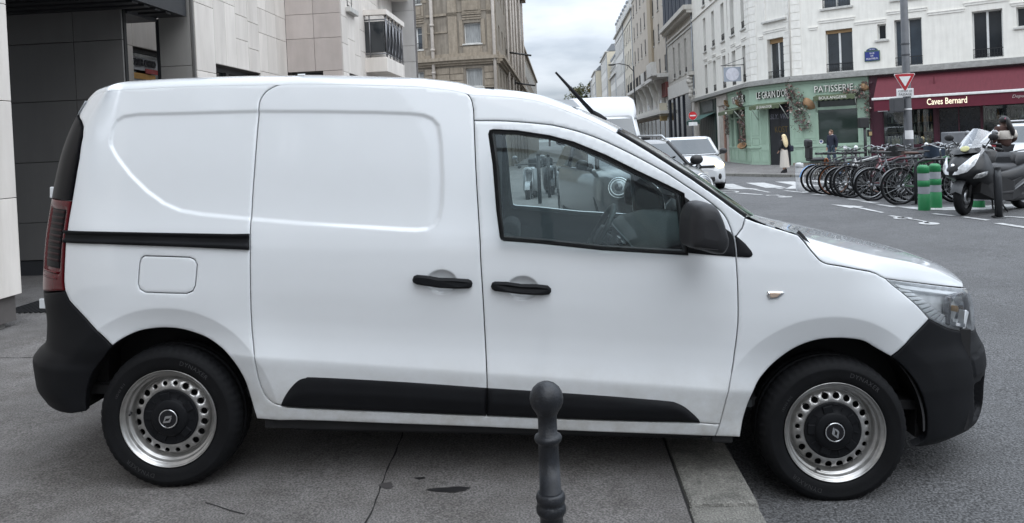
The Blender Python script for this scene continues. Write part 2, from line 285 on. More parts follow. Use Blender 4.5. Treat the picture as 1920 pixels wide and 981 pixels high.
VD={
 'archR':[(-0.2332,0.3125),(-0.2066,0.3333),(-0.1661,0.3564),(-0.1202,0.3752),(-0.074,0.3849),(-0.0274,0.3898),(0.0194,0.3896),(0.0663,0.3839),(0.1135,0.3718),(0.1612,0.3556),(0.2095,0.3286),(0.2587,0.2896),(0.3015,0.2274),(0.3301,0.1642),(0.3493,0.0908),(0.3605,0.0367),(0.3712,-0.003)],
 'archF':[(2.4265,-0.0351),(2.4381,0.0512),(2.4561,0.1284),(2.4862,0.201),(2.5284,0.2556),(2.5749,0.3003),(2.6317,0.3434),(2.6882,0.3718),(2.7454,0.388),(2.804,0.3933),(2.8643,0.3917),(2.9262,0.3812),(2.9307,0.3738),(2.9843,0.3488),(3.0442,0.3139)],
 'archFb':[(3.0442,0.3139),(3.0749,0.2833),(3.1091,0.2403),(3.136,0.1977),(3.1655,0.1412),(3.1879,0.0823),(3.1958,0.0291),(3.2062,-0.0348),(3.2667,-0.0849)],
 'gapQS':[(0.4477,1.4366),(0.4254,1.4303),(0.4035,1.4186),(0.3823,1.4024),(0.3663,1.3793),(0.3585,1.3563),(0.3569,1.326),(0.3573,1.2917),(0.3563,1.2317),(0.3562,1.1539),(0.3554,1.0631),(0.3541,0.9505),(0.3554,0.8587),(0.3572,0.7988),(0.3612,0.7291),(0.3635,0.6174),(0.3655,0.4819),(0.3704,0.3919),(0.3766,0.348),(0.3836,0.3007),(0.3895,0.241),(0.3967,0.1784),(0.4161,0.1174),(0.446,0.0846),(0.4834,0.0726)],
 'sdtop':[(0.4477,1.4366),(0.4882,1.44),(0.5466,1.4409),(0.6168,1.4409),(0.757,1.4388),(0.8968,1.4368),(1.0363,1.4333),(1.1409,1.4235),(1.2036,1.4158),(1.2408,1.4079),(1.2618,1.3976),(1.2787,1.3719),(1.2879,1.3294),(1.2908,1.2846)],
 'gapSF':[(1.2908,1.2846),(1.2983,1.1658),(1.3065,1.0411),(1.317,0.91),(1.3278,0.7808),(1.3306,0.72),(1.3384,0.6093),(1.3459,0.4974),(1.3507,0.4068),(1.3563,0.3176),(1.3616,0.2318),(1.3631,0.1734),(1.362,0.126),(1.3599,0.0395)],
 'doorbotS':[(0.4834,0.0726),(0.5181,0.0633),(0.5838,0.0581),(0.7684,0.0525),(0.9725,0.0485),(1.1759,0.0437),(1.3599,0.0395)],
 'doorbotF':[(1.3599,0.0395),(1.5133,0.037),(1.6516,0.0342),(1.8708,0.0306),(2.0706,0.0297),(2.2524,0.0319),(2.3351,0.0275)],
 'fdtop':[(1.2908,1.2846),(1.3998,1.2849),(1.5001,1.28),(1.5912,1.2723),(1.6385,1.2659),(1.731,1.244),(1.8231,1.2124),(1.9143,1.1717),(2.0058,1.1259),(2.0857,1.0827),(2.1158,1.0656),(2.1901,1.0164),(2.2642,0.9674),(2.3179,0.9261),(2.3468,0.8944),(2.3657,0.8552),(2.3792,0.8067),(2.3847,0.7636),(2.3895,0.6906)],
 'gapFF':[(2.3895,0.6906),(2.394,0.6029),(2.3967,0.5149),(2.396,0.4486),(2.3909,0.3818),(2.3854,0.3327),(2.3746,0.2539),(2.353,0.1329),(2.3351,0.0275)],
 'gapFsill':[(2.3351,0.0275),(2.3194,-0.03)],
 'sillbot':[(0.3712,-0.003),(0.5611,0.0021),(0.7656,-0.0021),(0.9706,-0.0059),(1.3332,-0.012),(1.5586,-0.0178),(1.8279,-0.0234),(2.0736,-0.0269),(2.3194,-0.03)],
 'fsill':[(2.3194,-0.03),(2.4244,-0.036)],
 'win':[(1.369,1.2271),(1.3733,1.2394),(1.3869,1.2432),(1.4802,1.2395),(1.6097,1.2209),(1.7071,1.1962),(1.8354,1.1455),(1.9637,1.083),(2.0906,1.024),(2.1536,0.9932),(2.1801,0.7432),(1.8343,0.7587),(1.5818,0.7827),(1.4307,0.7924),(1.4194,0.7978),(1.416,0.8064),(1.4017,0.9158),(1.3861,1.1061)],
 'sail':[(2.1536,0.9932),(2.2085,0.952),(2.2654,0.9079),(2.3239,0.8598),(2.3693,0.8283),(2.3788,0.8067),(2.3843,0.7636),(2.3855,0.729),(2.2744,0.7354),(2.1801,0.7432)],
 'sailF':[(2.3848,0.8172),(2.3918,0.8142),(2.4272,0.7835),(2.451,0.7543),(2.4563,0.7407),(2.4528,0.732),(2.4406,0.7271),(2.3914,0.7287),(2.3904,0.7637)],
 'ridge':[(1.2872,1.3966),(1.4069,1.3929),(1.5446,1.3777),(1.6362,1.3507),(1.7297,1.317),(1.818,1.2789),(1.8969,1.2387),(1.9975,1.1808),(2.0864,1.1256),(2.2187,1.04),(2.3545,0.9441),(2.4306,0.8901)],
 'cowl':[(2.4306,0.8901),(2.4697,0.873),(2.5242,0.8562),(2.5895,0.8374),(2.6435,0.8207)],
 'pilF':[(2.4305,0.8879),(2.4174,0.8462),(2.3918,0.8142)],
 'hoodgap':[(2.6435,0.8207),(2.6496,0.8159),(2.6708,0.792),(2.6916,0.7637),(2.7167,0.7334),(2.7339,0.7169),(2.7603,0.7054),(2.8154,0.6978),(2.9082,0.6847),(3.0426,0.6655),(3.0059,0.6733),(3.0515,0.6634),(3.0777,0.6524),(3.1068,0.6416)],
 'hltop':[(3.1068,0.6416),(3.1848,0.6318),(3.2864,0.6176),(3.3761,0.6024),(3.4753,0.5848),(3.6448,0.5556)],
 'hlfend':[(3.1068,0.6416),(3.1571,0.589),(3.1827,0.5494),(3.216,0.5089),(3.2554,0.4649)],
 'hlbot':[(3.2554,0.4649),(3.3037,0.4416),(3.3567,0.4177),(3.4445,0.3951),(3.5297,0.3808),(3.6372,0.3656)],
 'hlrear':[(3.1068,0.6416),(3.1571,0.589),(3.1827,0.5494),(3.216,0.5089),(3.2554,0.4649)],
 'fb_up':[(3.2554,0.4649),(3.1991,0.4299),(3.1427,0.3923),(3.0765,0.336),(3.0443,0.3142)],
 'fb_bot':[(3.2667,-0.0849),(3.5877,-0.1461),(3.4781,-0.0974),(3.5247,-0.0824)],
 'qrear':[(-0.6913,1.2898),(-0.554,1.2637),(-0.5146,1.2398),(-0.4817,1.1985),(-0.4562,1.1049),(-0.4521,1.0057),(-0.4527,0.9184),(-0.4556,0.8493),(-0.4551,0.8039),(-0.4561,0.7697),(-0.456,0.7379),(-0.4546,0.6564),(-0.4531,0.5807),(-0.446,0.5403),(-0.4239,0.5008),(-0.3548,0.4357),(-0.274,0.3577),(-0.2332,0.3125)],
 'qtop':[(-0.6747,1.29),(-0.6601,1.3277),(-0.62,1.3623),(-0.6775,1.3898),(-0.5311,1.3988),(-0.2271,1.4111),(-0.0861,1.4204),(0.0783,1.4275),(0.2425,1.4328),(0.3831,1.4357),(0.4477,1.4366)],
 'tl_top':[(-0.6747,1.29),(-0.62,1.2482),(-0.62,1.187)],
 'rb_arch':[(-0.2332,0.3125),(-0.2589,0.276),(-0.2924,0.2305),(-0.3145,0.1941),(-0.3278,0.1605),(-0.3414,0.1171),(-0.3485,0.0774),(-0.363,0.0214)],
 'rb_bot':[(-0.3655,0.0142),(-0.4271,0.0171),(-0.5021,0.02),(-0.5995,0.014)],
 'trim':[(0.4854,0.0708),(0.5037,0.1103),(0.5305,0.15),(0.5644,0.1846),(0.5975,0.1978),(0.6425,0.2014),(0.9758,0.1901),(1.2,0.1792),(1.3609,0.1703),(1.5569,0.1612),(1.8674,0.1453),(2,0.1368),(2.1202,0.1285),(2.15,0.1225),(2.185,0.1056),(2.2206,0.0773),(2.2465,0.0513),(2.2549,0.034)],
 'rail':[(-0.4706,0.8008),(-0.257,0.8006),(-0.0279,0.7992),(0.2857,0.7979),(0.3566,0.8001)],
 'railb':[(-0.4604,0.7456),(-0.2515,0.7453),(0.0692,0.7386),(0.3607,0.7302)],
 'lid':[(-0.0878,0.7003),(0.0023,0.6991),(0.1047,0.6967),(0.1254,0.6881),(0.1372,0.667),(0.1344,0.6233),(0.1306,0.5785),(0.1206,0.5559),(0.0957,0.5448),(0.0049,0.5453),(-0.0818,0.5473),(-0.1047,0.5593),(-0.1129,0.5817),(-0.1103,0.6333),(-0.1075,0.6692),(-0.1013,0.6905)],
 'ind':[(2.5128,0.59),(2.5395,0.5915),(2.5784,0.5907),(2.5827,0.5821),(2.5589,0.5609),(2.5201,0.5558),(2.5107,0.572)],
 'emb':[(0.3596,1.3176),(0.0274,1.3055),(-0.1727,1.2986),(-0.2328,1.2894),(-0.2695,1.2706),(-0.2869,1.2334),(-0.2884,1.1873),(-0.281,1.1624),(-0.2462,1.1169),(-0.178,1.0396),(-0.0999,0.9707),(-0.0242,0.9202),(0.0505,0.8905),(0.1433,0.8763),(0.352,0.8598),(0.5613,0.8451),(0.743,0.8363),(0.8787,0.8303),(0.9802,0.825),(1.0589,0.8227),(1.1081,0.8277),(1.1367,0.8429),(1.1537,0.871),(1.1632,0.9312),(1.1628,1.0472),(1.1531,1.1801),(1.1387,1.2615),(1.1113,1.2911),(1.0738,1.3058),(1.0186,1.3122),(0.8571,1.3167),(0.6257,1.3182)],
 'handL':[(1.049,0.6178),(1.0548,0.6337),(1.0686,0.639),(1.1081,0.6376),(1.1609,0.6296),(1.2263,0.6286),(1.2819,0.624),(1.2957,0.6167),(1.2994,0.6057),(1.2959,0.5918),(1.2861,0.5865),(1.2309,0.5857),(1.1612,0.5886),(1.1083,0.5956),(1.0688,0.5995),(1.053,0.608)],
 'handR':[(1.3758,0.595),(1.3804,0.6101),(1.3922,0.6158),(1.4433,0.6165),(1.5018,0.6088),(1.565,0.6086),(1.6121,0.6025),(1.6259,0.5889),(1.626,0.5771),(1.6183,0.5663),(1.5889,0.5635),(1.5576,0.5645),(1.5022,0.5671),(1.4475,0.573),(1.3925,0.5775),(1.3806,0.5852)],
 'creaseT':[(0.4394,0.2755),(0.977,0.2503),(1.8659,0.2044),(2.2645,0.1793)],
}
# ================================================================== THE WHITE VAN
WHITE=PM('white_paint',(.74,.765,.785),rough=.4,coat=1,var=.01,vs_=2,spec=.3)
WHITE.node_tree.nodes['Principled BSDF'].inputs['Coat Roughness'].default_value=.03; WHITE.node_tree.nodes['Principled BSDF'].inputs['Coat IOR'].default_value=1.56
def road_film(m):
    nt=m.node_tree; N=nt.nodes.new; L=nt.links.new; b=nt.nodes['Principled BSDF']; src=b.inputs['Base Color'].links[0].from_socket
    tc=N('ShaderNodeTexCoord'); sp=N('ShaderNodeSeparateXYZ'); L(tc.outputs['Object'],sp.inputs[0]); mr=N('ShaderNodeMapRange'); L(sp.outputs[2],mr.inputs[0]); mr.inputs[1].default_value=.30; mr.inputs[2].default_value=.0; mr.inputs[3].default_value=.03; mr.inputs[4].default_value=.75
    n=N('ShaderNodeTexNoise'); n.inputs['Scale'].default_value=7; n.inputs['Detail'].default_value=9; n.inputs['Roughness'].default_value=.7; L(tc.outputs['Object'],n.inputs['Vector']); r=N('ShaderNodeMapRange'); L(n.outputs['Fac'],r.inputs[0]); r.inputs[1].default_value=.32; r.inputs[2].default_value=.72
    mu=N('ShaderNodeMath'); mu.operation='MULTIPLY'; L(mr.outputs[0],mu.inputs[0]); L(r.outputs[0],mu.inputs[1]); mx=N('ShaderNodeMix'); mx.data_type='RGBA'; L(mu.outputs[0],mx.inputs[0]); L(src,mx.inputs[6]); mx.inputs[7].default_value=(.40,.375,.32,1); L(mx.outputs[2],b.inputs['Base Color'])
road_film(WHITE)
BLKP=PM('black_plastic',(.0075,.008,.0095),rough=.55,var=.15,bump=.08,bs=400,spec=.16)
BLKG=PM('black_gloss',(.01,.01,.012),rough=.18,var=.1)
RUB=PM('tyre_rubber',(.0065,.0068,.0078),rough=.7,var=.2,vs_=12,bump=.1,bs=120,spec=.18)
STEEL=PM('wheel_steel',(.50,.495,.485),rough=.35,metal=.85,var=.16,vs_=22,dirt=.28)
CHROME=PM('chrome',(.78,.79,.8),rough=.1,metal=1,var=.03)
DARK=PM('dark_underside',(.012,.012,.013),rough=.8,var=.2)
TRIMI=PM('cabin_plastic',(.035,.04,.043),rough=.6,var=.1)
VGLASS=GLASS('van_glass',(.74,.82,.82),boost=1.35)
CLEAR=GLASS('clear_lens',(.93,.95,.96),boost=1.3)
SEAL=PM('rubber_seal',(.012,.012,.013),rough=.45)
VXX=np.array([[ 0.998, 0.031,-0.053],[-0.031,1.,0.],[0.053,0.002,0.999]])
xv=Vector((.99812,.030958,-.052898)).normalized(); yv=Vector((0,0,1)).cross(xv).normalized(); zv=xv.cross(yv)
VO=Vector((-1.7137,3.1442,.3332))
VM=Matrix(((xv.x,yv.x,zv.x,VO.x),(xv.y,yv.y,zv.y,VO.y),(xv.z,yv.z,zv.z,VO.z),(0,0,0,1)))
BASE=Vector((1.4,YC,-.30))
van=thing('delivery_van','white panel van with black bumpers parked across the pavement with its nose over the kerb','van',M=VM@Matrix.Translation(BASE))
def vpart(o,parent=None):
    """parts are modelled in van coordinates; the root stands at the van's base"""
    o.parent=parent or van
    o.location=Vector(o.location)-(BASE if parent is None else Vector((0,0,0))); return o
def far_copy(o,name=None):
    c=o.copy(); COL.objects.link(c); c.parent=o.parent; c.scale=(1,-1,1)
    if o.parent==van: c.location=Vector((-BASE.x,2*YC-BASE.y,-BASE.z))
    if name: c.name=name
    for ch in kids(o):
        k=ch.copy(); COL.objects.link(k); k.parent=c
    return c
def resamp(L,step=.012,closed=True):
    L=np.asarray(L,float); L=np.vstack([L,L[:1]]) if closed else L; o=[]
    for a,b in zip(L[:-1],L[1:]):
        n=max(1,int(np.ceil(np.hypot(*(b-a))/step))); o+= [a+(b-a)*k/n for k in range(n)]
    if not closed: o.append(L[-1])
    return np.array(o)
def smooth_line(L,n=4):
    """Catmull-Rom through the measured points"""
    L=np.asarray(L,float); P=np.vstack([2*L[0]-L[1],L,2*L[-1]-L[-2]]); o=[]
    for i in range(1,len(P)-2):
        p0,p1,p2,p3=P[i-1:i+3]
        for k in range(n):
            t=k/n; o.append(.5*((2*p1)+(-p0+p2)*t+(2*p0-5*p1+4*p2-p3)*t*t+(-p0+3*p1-3*p2+p3)*t**3))
    o.append(L[-1]); return np.array(o)
def area(L): x,y=L[:,0],L[:,1]; return .5*np.sum(x*np.roll(y,-1)-y*np.roll(x,-1))
def offs(L,d):
    """shrink a counter-clockwise loop by d"""
    e=np.roll(L,-1,0)-L; e/=np.maximum(np.hypot(e[:,0],e[:,1]),1e-9)[:,None]; n=np.stack([-e[:,1],e[:,0]],1)
    m=n+np.roll(n,1,0); m/=np.maximum((m*m).sum(1)/2,.35)[:,None]; return L+m*d
def cat(*a): return np.vstack([np.asarray(q,float) for q in a])
def panel(name,outer,holes=(),mat=WHITE,parent=None,step=.018,inset=.0022,lift=None,flange=.02,fine=True,surf=None,rnd_=.0016,smooth=True,emb=True):
    surf=surf or (lambda s,z:S(s,z,emb))
    loops=[]
    for k,Lp in enumerate([outer]+list(holes)):
        Lp=resamp(Lp,.010); 
        if area(Lp)<0: Lp=Lp[::-1]
        loops.append(offs(Lp,inset if k==0 else -inset))
    def inside(P):
        d=seg_sd(P[:,0],P[:,1],loops[0])
        for h in loops[1:]: d=np.minimum(d,-seg_sd(P[:,0],P[:,1],h))
        return d
    roll=np.vstack([offs(l,.004 if k==0 else -.004) for k,l in enumerate(loops)])
    lo,hi=loops[0].min(0),loops[0].max(0)
    def grid(st):
        xs=np.arange(lo[0],hi[0],st); zs=np.arange(lo[1],hi[1],st*.87); X,Zg=np.meshgrid(xs,zs); X=X+(np.arange(len(zs))%2)[:,None]*st*.5
        return np.stack([X.ravel(),Zg.ravel()],1)
    def need(P):
        q=np.zeros(len(P),bool)
        if not fine: return q
        q|=np.abs(seg_sd(P[:,0],P[:,1],VD['emb']))<.016
        for cx,cz,r1,r2 in ARCH: q|=np.abs(np.hypot(P[:,0]-cx,P[:,1]-cz)-r2)<.014
        for hx,hz in HANDLES: q|=(((P[:,0]-hx)/.066)**2+((P[:,1]-hz)/.052)**2)<1.3
        zc=.25-.052*(np.clip(P[:,0],.1,2.6)-.977); q|=np.abs(P[:,1]-zc)<.012
        return q
    G=grid(step); G=G[inside(G)>.007]; G=G[~need(G)]
    Gf=grid(.0055)
    if fine:
        Gf=Gf[need(Gf)]
        if len(Gf): Gf=Gf[inside(Gf)>.0055]
    else: Gf=Gf[:0]
    roll=roll[(lambda d:(d>.0025)&(d<.0055))(inside(roll))]
    pts=np.vstack(loops+[roll,G,Gf]); edges=[];b=0
    for l in loops: edges+=[(b+i,b+(i+1)%len(l)) for i in range(len(l))]; b+=len(l)
    vo,_,fo,orig,_,_=delaunay_2d_cdt([Vector(p) for p in pts],edges,[],0,1e-7)
    P=np.array([(v.x,v.y) for v in vo]); F=np.array([tuple(f) for f in fo])
    cen=P[F].mean(1); F=F[inside(cen)>1e-5]
    d=np.maximum(inside(P),0)
    XYZ=surf(P[:,0],P[:,1])
    h=1e-3; tu=surf(P[:,0]+h,P[:,1])-surf(P[:,0]-h,P[:,1]); tv=surf(P[:,0],P[:,1]+h)-surf(P[:,0],P[:,1]-h)
    n=np.cross(tu,tv); n/=np.linalg.norm(n,axis=1)[:,None]      # outward: x cross z = -y
    lf=-rnd_*np.clip(1-d/.004,0,1)**2
    if lift is not None: lf=lf+(lift(P[:,0],P[:,1],d) if callable(lift) else lift)
    XYZ=XYZ+n*np.broadcast_to(lf,d.shape)[:,None]
    V=[tuple(p) for p in XYZ]; FF=[tuple(int(i) for i in f) for f in F]
    # faces wound outward
    a=XYZ[F[:,0]];bb=XYZ[F[:,1]];c=XYZ[F[:,2]]; fl=(np.cross(bb-a,c-a)*n[F[:,0]]).sum(1)<0
    FF=[f[::-1] if q else f for f,q in zip(FF,fl)]
    # returned edge (flange)
    ed={}
    for f in FF:
        for i in range(3):
            e=(f[i],f[(i+1)%3]); ed[e]=1
    bd=[e for e in ed if (e[1],e[0]) not in ed]; nv={}
    def dn(i):
        if i not in nv: nv[i]=len(V); V.append(tuple(XYZ[i]-n[i]*flange))
        return nv[i]
    top=len(FF)
    if flange: FF+=[(e[1],e[0],dn(e[0]),dn(e[1])) for e in bd]
    me=bpy.data.meshes.new(name); me.from_pydata(V,[],FF); me.polygons.foreach_set('use_smooth',[smooth]*top+[False]*(len(FF)-top)); me.update()
    o=link(name,me,mat); return vpart(o,parent)
def inpoly_off(name,k): L=resamp(VD[name],.01); L=L if area(L)>0 else L[::-1]; return offs(L,k)
V_=lambda k: np.array(VD[k],float)
sl=smooth_line
# ---- the body side panels
qrear=V_('qrear').copy(); qrear[0]=(-.672,1.30); qrear[1]=(-.565,1.268)
qtop=cat([(-.672,1.30),(-.668,1.335),(-.645,1.365),(-.60,1.388)],V_('qtop')[4:])
qtop=qtop[np.r_[0:4,4:len(qtop)]]
sill=cat(V_('doorbotS'),V_('doorbotF')[1:],V_('gapFsill')[1:],V_('sillbot')[::-1][1:])
quarter=cat(qrear[::-1],qtop[1:],sl(V_('gapQS'))[1:],sill[1:],sl(V_('archR'))[::-1][1:-1])
rail_hole=cat(V_('rail'),V_('railb')[::-1])
pq=panel('rear_quarter_panel',quarter,[V_('lid')])
panel('fuel_flap',V_('lid'),parent=None,fine=False)
sd=cat(sl(V_('gapQS')),V_('doorbotS')[1:],sl(V_('gapSF'))[::-1][1:],sl(V_('sdtop'))[::-1][1:-1])
sdoor=panel('sliding_door',sd)
hole=V_('win')
fd=cat(sl(V_('gapSF')),V_('doorbotF')[1:],sl(V_('gapFF'))[::-1][1:],sl(V_('fdtop'))[::-1][1:-1])
fdoor=panel('front_door',fd,[hole])
ridge=sl(V_('ridge')); cowl=V_('cowl')
frame=cat(V_('sdtop')[-6:],sl(V_('fdtop'))[1:-6],V_('pilF')[::-1],ridge[::-1])
hg=cat(V_('hoodgap')[:9],V_('hoodgap')[10:]); hg=cat(sl(hg[:8],3),hg[8:])
fdtail=sl(V_('fdtop'))
fdt=fdtail[fdtail[:,1]<.81]
fender=cat(V_('pilF')[::-1],cowl[1:],hg[1:],V_('hlfend')[1:],V_('fb_up')[1:],sl(cat(V_('archF')[:12],V_('archF')[13:]))[::-1][1:],V_('fsill')[::-1],sl(V_('gapFF'))[::-1],fdt[::-1][1:])
fen=panel('front_fender',fender)
fr=panel('pillar_frame',frame,fine=False,step=.014)
for o in (pq,sdoor,fdoor,fen,fr): far_copy(o)
# ---- black door trim strips
ztop=V_('trim'); zb=cat(V_('doorbotS'),V_('doorbotF')[1:])
def trim_lift(s,z,d):
    zt=np.interp(s,ztop[2:,0],ztop[2:,1]); b=np.interp(s,zb[:,0],zb[:,1]); zt=np.maximum(zt,.15)
    t=np.clip((z-b)/(zt-b),0,1); return .003+np.minimum(.016,d*1.2)*np.where(t<.56,.75+t*.45,np.clip(1-(t-.56)/.44*.9,0,1))
tp=sl(ztop); iS=tp[:,0]<1.3600
gs=V_('gapSF'); g1=np.interp(.17,[.04,.173],[1.3599,1.3631])
tS=cat(tp[iS],[(1.3641,.1700),(1.3611,.0405)],V_('doorbotS')[::-1][1:-1])
tF=cat([(1.3621,.170)],tp[~iS][1:],V_('doorbotF')[1:-1][::-1],[(1.3587,.0405)])
tr1=panel('door_trim',tS,mat=BLKP,parent=sdoor,lift=trim_lift,fine=False,step=.012,flange=.012,inset=.003)
tr2=panel('door_trim',tF,mat=BLKP,parent=fdoor,lift=trim_lift,fine=False,step=.012,flange=.012,inset=.003)
# ---- rail of the sliding door
def rail_lift(s,z,d):
    t=np.interp(s,V_('rail')[:,0],V_('rail')[:,1]); b=np.interp(s,V_('railb')[:,0],V_('railb')[:,1]); u=(z-b)/(t-b)
    return .013-.010*sstep(.30,.36,u)*sstep(.80,.74,u)+.003*sstep(.14,.2,u)*sstep(.34,.28,u)
panel('sliding_rail',cat(V_('rail'),V_('railb')[::-1]),mat=BLKP,lift=rail_lift,fine=False,step=.006,inset=.002,flange=.016,emb=False)
# ---- window: rubber surround, pane, mirror base
wl=resamp(hole,.01); wl=wl if area(wl)>0 else wl[::-1]
seal=panel('window_seal',offs(wl,-.004),[offs(wl,.0125)],mat=SEAL,parent=fdoor,lift=lambda s,z,d:.002+.005*np.sqrt(np.clip(d/.008,0,1)),fine=False,step=.006,inset=0,flange=.01,rnd_=0)
pane=panel('window_pane',offs(wl,.008),mat=VGLASS,parent=fdoor,lift=-.009,fine=False,step=.03,inset=0,flange=0,rnd_=0)
far_copy(pane); far_copy(seal)
mb1=panel('mirror_base',V_('sail'),mat=BLKP,parent=fdoor,lift=lambda s,z,d:.003+.004*np.clip(d/.01,0,1),fine=False,step=.012,inset=.0005,flange=.008,rnd_=0)
mb2=panel('mirror_base_trim',V_('sailF'),mat=BLKP,parent=fen,lift=lambda s,z,d:.003+.004*np.clip(d/.01,0,1),fine=False,step=.012,inset=.0005,flange=.008,rnd_=0)
# mirror housing: rounded shell standing out from the door
def mirror_mesh():
    C0=np.array([2.212,-.155,.866]); m=MB(); prof=[(2.135,.905),(2.147,.945),(2.168,.965),(2.200,.969),(2.235,.955),(2.262,.905),(2.282,.845),(2.287,.82),(2.282,.792),(2.262,.768),(2.225,.772),(2.185,.783),(2.15,.79),(2.137,.80),(2.133,.83),(2.133,.87)]
    P=smooth_line(np.array(prof+prof[:1]),3)[:-1]; rings=[]
    for k,(y,sc) in enumerate([(-.035,.55),(-.04,.80),(-.055,.93),(-.09,1.0),(-.15,1.0),(-.19,.985),(-.215,.95),(-.232,.86),(-.242,.70),(-.246,.4)]):
        rings.append([(C0[0]+(p[0]-C0[0])*sc+.02*(1-min(1,(y+.25)/.2)),y,C0[2]+(p[1]-C0[2])*sc) for p in P])
    m.loft(rings,True,True); return m
mir=mirror_mesh().build('door_mirror',PM('mirror_plastic',(.022,.0225,.025),rough=.5,var=.12,bump=.06,bs=400,spec=.35),fix=True); mir.parent=fdoor
mseam=MB(); mseam.tube([(2.146,-.243,.80),(2.20,-.246,.796),(2.25,-.240,.792),(2.286,-.20,.797),(2.292,-.13,.803)],.0022,6); ms=mseam.build('seam',DARK); ms.parent=mir; ms.matrix_parent_inverse.identity()
far_copy(mir).location=(0,2*YC,0)
mgl=MB(); mgl.prism([(2.139,.80),(2.137,.93),(2.139,.94),(2.137,.80)],0,.001) 
# ---- door handles (bowed grips standing off the scoops)
def handle(prof,par):
    P=resamp(prof,.008); P=P if area(P)>0 else P[::-1]; cx=(P[:,0].min()+P[:,0].max())/2; hw=(P[:,0].max()-P[:,0].min())/2; rings=[]
    def ring(k,dep):
        Q=offs(P,k) if k else P; base=S(Q[:,0],Q[:,1],False); base[:,1]-=feat(Q[:,0],Q[:,1])
        bow=.012*(1-((Q[:,0]-cx)/hw)**2)
        return [tuple(p) for p in base+np.stack([0*bow,-(dep+bow),0*bow],1)]
    m=MB(); m.loft([ring(.002,-.004),ring(0,.004),ring(.0,.014),ring(.0035,.021),ring(.009,.024)],True,True)
    o=m.build('door_handle',BLKP,fix=True); o.parent=par; return o
handle(V_('handL'),sdoor); handle(V_('handR'),fdoor)
# ---- side indicator
ind=panel('side_indicator',V_('ind'),mat=CHROME,parent=fen,lift=lambda s,z,d:.002+.006*np.sqrt(np.clip(d/.01,0,1)),fine=False,step=.006,inset=0,flange=.006,rnd_=0)
ic=np.array(VD['ind']).mean(0)
panel('indicator_lens',ic+(np.array(VD['ind'])-ic)*.62+np.array([-.002,.001]),mat=PM('indicator_lens',(.55,.42,.33),rough=.15,metal=.3),parent=ind,lift=.010,fine=False,step=.006,inset=0,flange=.004,rnd_=0)
# ---- bumpers
rb_bot=[(-.363,.0214),(-.43,.012),(-.52,.012),(-.62,.016),(-.70,.03),(-1.38,.03)]
rbp=cat(V_('rb_arch')[:-1],rb_bot,[(-1.38,.50),(-.80,.508)],[(-.62,.512),(-.50,.530),(-.446,.5403)],qrear[qrear[:,1]<.54][:])
def rb_lift(s,z,d): return .0015+.010*sstep(.236,.20,z)*sstep(-.20,-.45,s)
rb=panel('rear_bumper',rbp,mat=BLKP,fine=False,step=.014,lift=rb_lift,flange=.03,emb=False)
fbp=cat(V_('fb_up')[:-1],V_('archFb')[:-1],[(3.20,-.08),(3.30,-.088),(3.45,-.10),(3.7,-.11),(4.20,-.11),(4.20,.36),(3.75,.365)],V_('hlbot')[::-1][:-1])
fog=np.array([(3.49,.15),(3.64,.165),(3.66,.01),(3.60,-.02),(3.53,-.015)])
plt=np.array([(3.47,.27),(3.66,.285),(4.19,.29),(4.19,.19),(3.67,.185),(3.48,.18)])
def fb_lift(s,z,d):
    f=seg_sd(s,z,fog); p=seg_sd(s,z,plt)
    return .0015-.045*sstep(-.004,.012,f)+.004*sstep(-.003,.003,p)-.005*np.exp(-(p/.004)**2)+.010*sstep(.30,.40,z)*0
fb=panel('front_bumper',fbp,mat=BLKP,fine=False,step=.011,lift=fb_lift,flange=.03,emb=False)
fogp=MB(); q=S(np.array([3.53,3.63,3.64,3.555]),np.array([.012,.03,-.005,-.012]),False)-np.array([.012,-.012,0]); q2=q+np.array([-.02,.02,0]); fogp.loft([[tuple(p) for p in q],[tuple(p) for p in q2]]); fo=fogp.build('fog_lamp_blank',BLKP,fix=True); fo.parent=fb
far_copy(rb); far_copy(fb)
# ---- tail lamp
tlo=cat(qrear[:10+4][::-1][:0],qrear[qrear[:,1]>.538][::-1],[(-.70,1.30),(-.78,1.28),(-.78,.56),(-.64,.515),(-.50,.533)])
TLR=PM('tail_lamp_red',(.085,.003,.006),rough=.2,spec=.35,var=.1); TLB=PM('tail_lamp_smoked',(.003,.003,.0045),rough=.4,spec=.10)
tl=panel('tail_lamp',cat(qrear[(qrear[:,1]>.538)&(qrear[:,1]<.925)][::-1],[(-.4520,.925),(-.78,.925),(-.78,.56),(-.64,.515),(-.50,.533)]),mat=TLR,fine=False,step=.012,lift=lambda s,z,d:.004-.012*sstep(.60,.62,z)*sstep(.90,.88,z)*sstep(-.475,-.482,s)*sstep(-.645,-.635,s),flange=.02,emb=False)
tlu=panel('tail_lamp_cover',cat(qrear[qrear[:,1]>=.92][::-1],[(-.70,1.30),(-.78,1.28),(-.78,.925),(-.4520,.925)]),mat=TLB,parent=tl,fine=False,step=.02,lift=.005,flange=.02,emb=False)
ins=panel('lamp_insert',[(-.487,.89),(-.632,.89),(-.632,.63),(-.487,.63)],mat=TLB,parent=tl,fine=False,step=.02,lift=-.004,flange=.004,emb=False)
for k in range(9):
    z=.66+.026*k; panel('lamp_rib',[(-.495,z),(-.625,z),(-.625,z+.012),(-.495,z+.012)],mat=PM('tail_lamp_rib',(.018,.003,.004),rough=.4,spec=.15),parent=tl,fine=False,step=.02,lift=-.002,flange=.003,emb=False,inset=0)
for k in range(2):
    z=.612-.026*k; panel('lamp_rib',[(-.49,z),(-.63,z),(-.63,z+.007),(-.49,z+.007)],mat=TLR,parent=tl,fine=False,step=.02,lift=.008,flange=.008,emb=False,inset=0)
far_copy(tl)
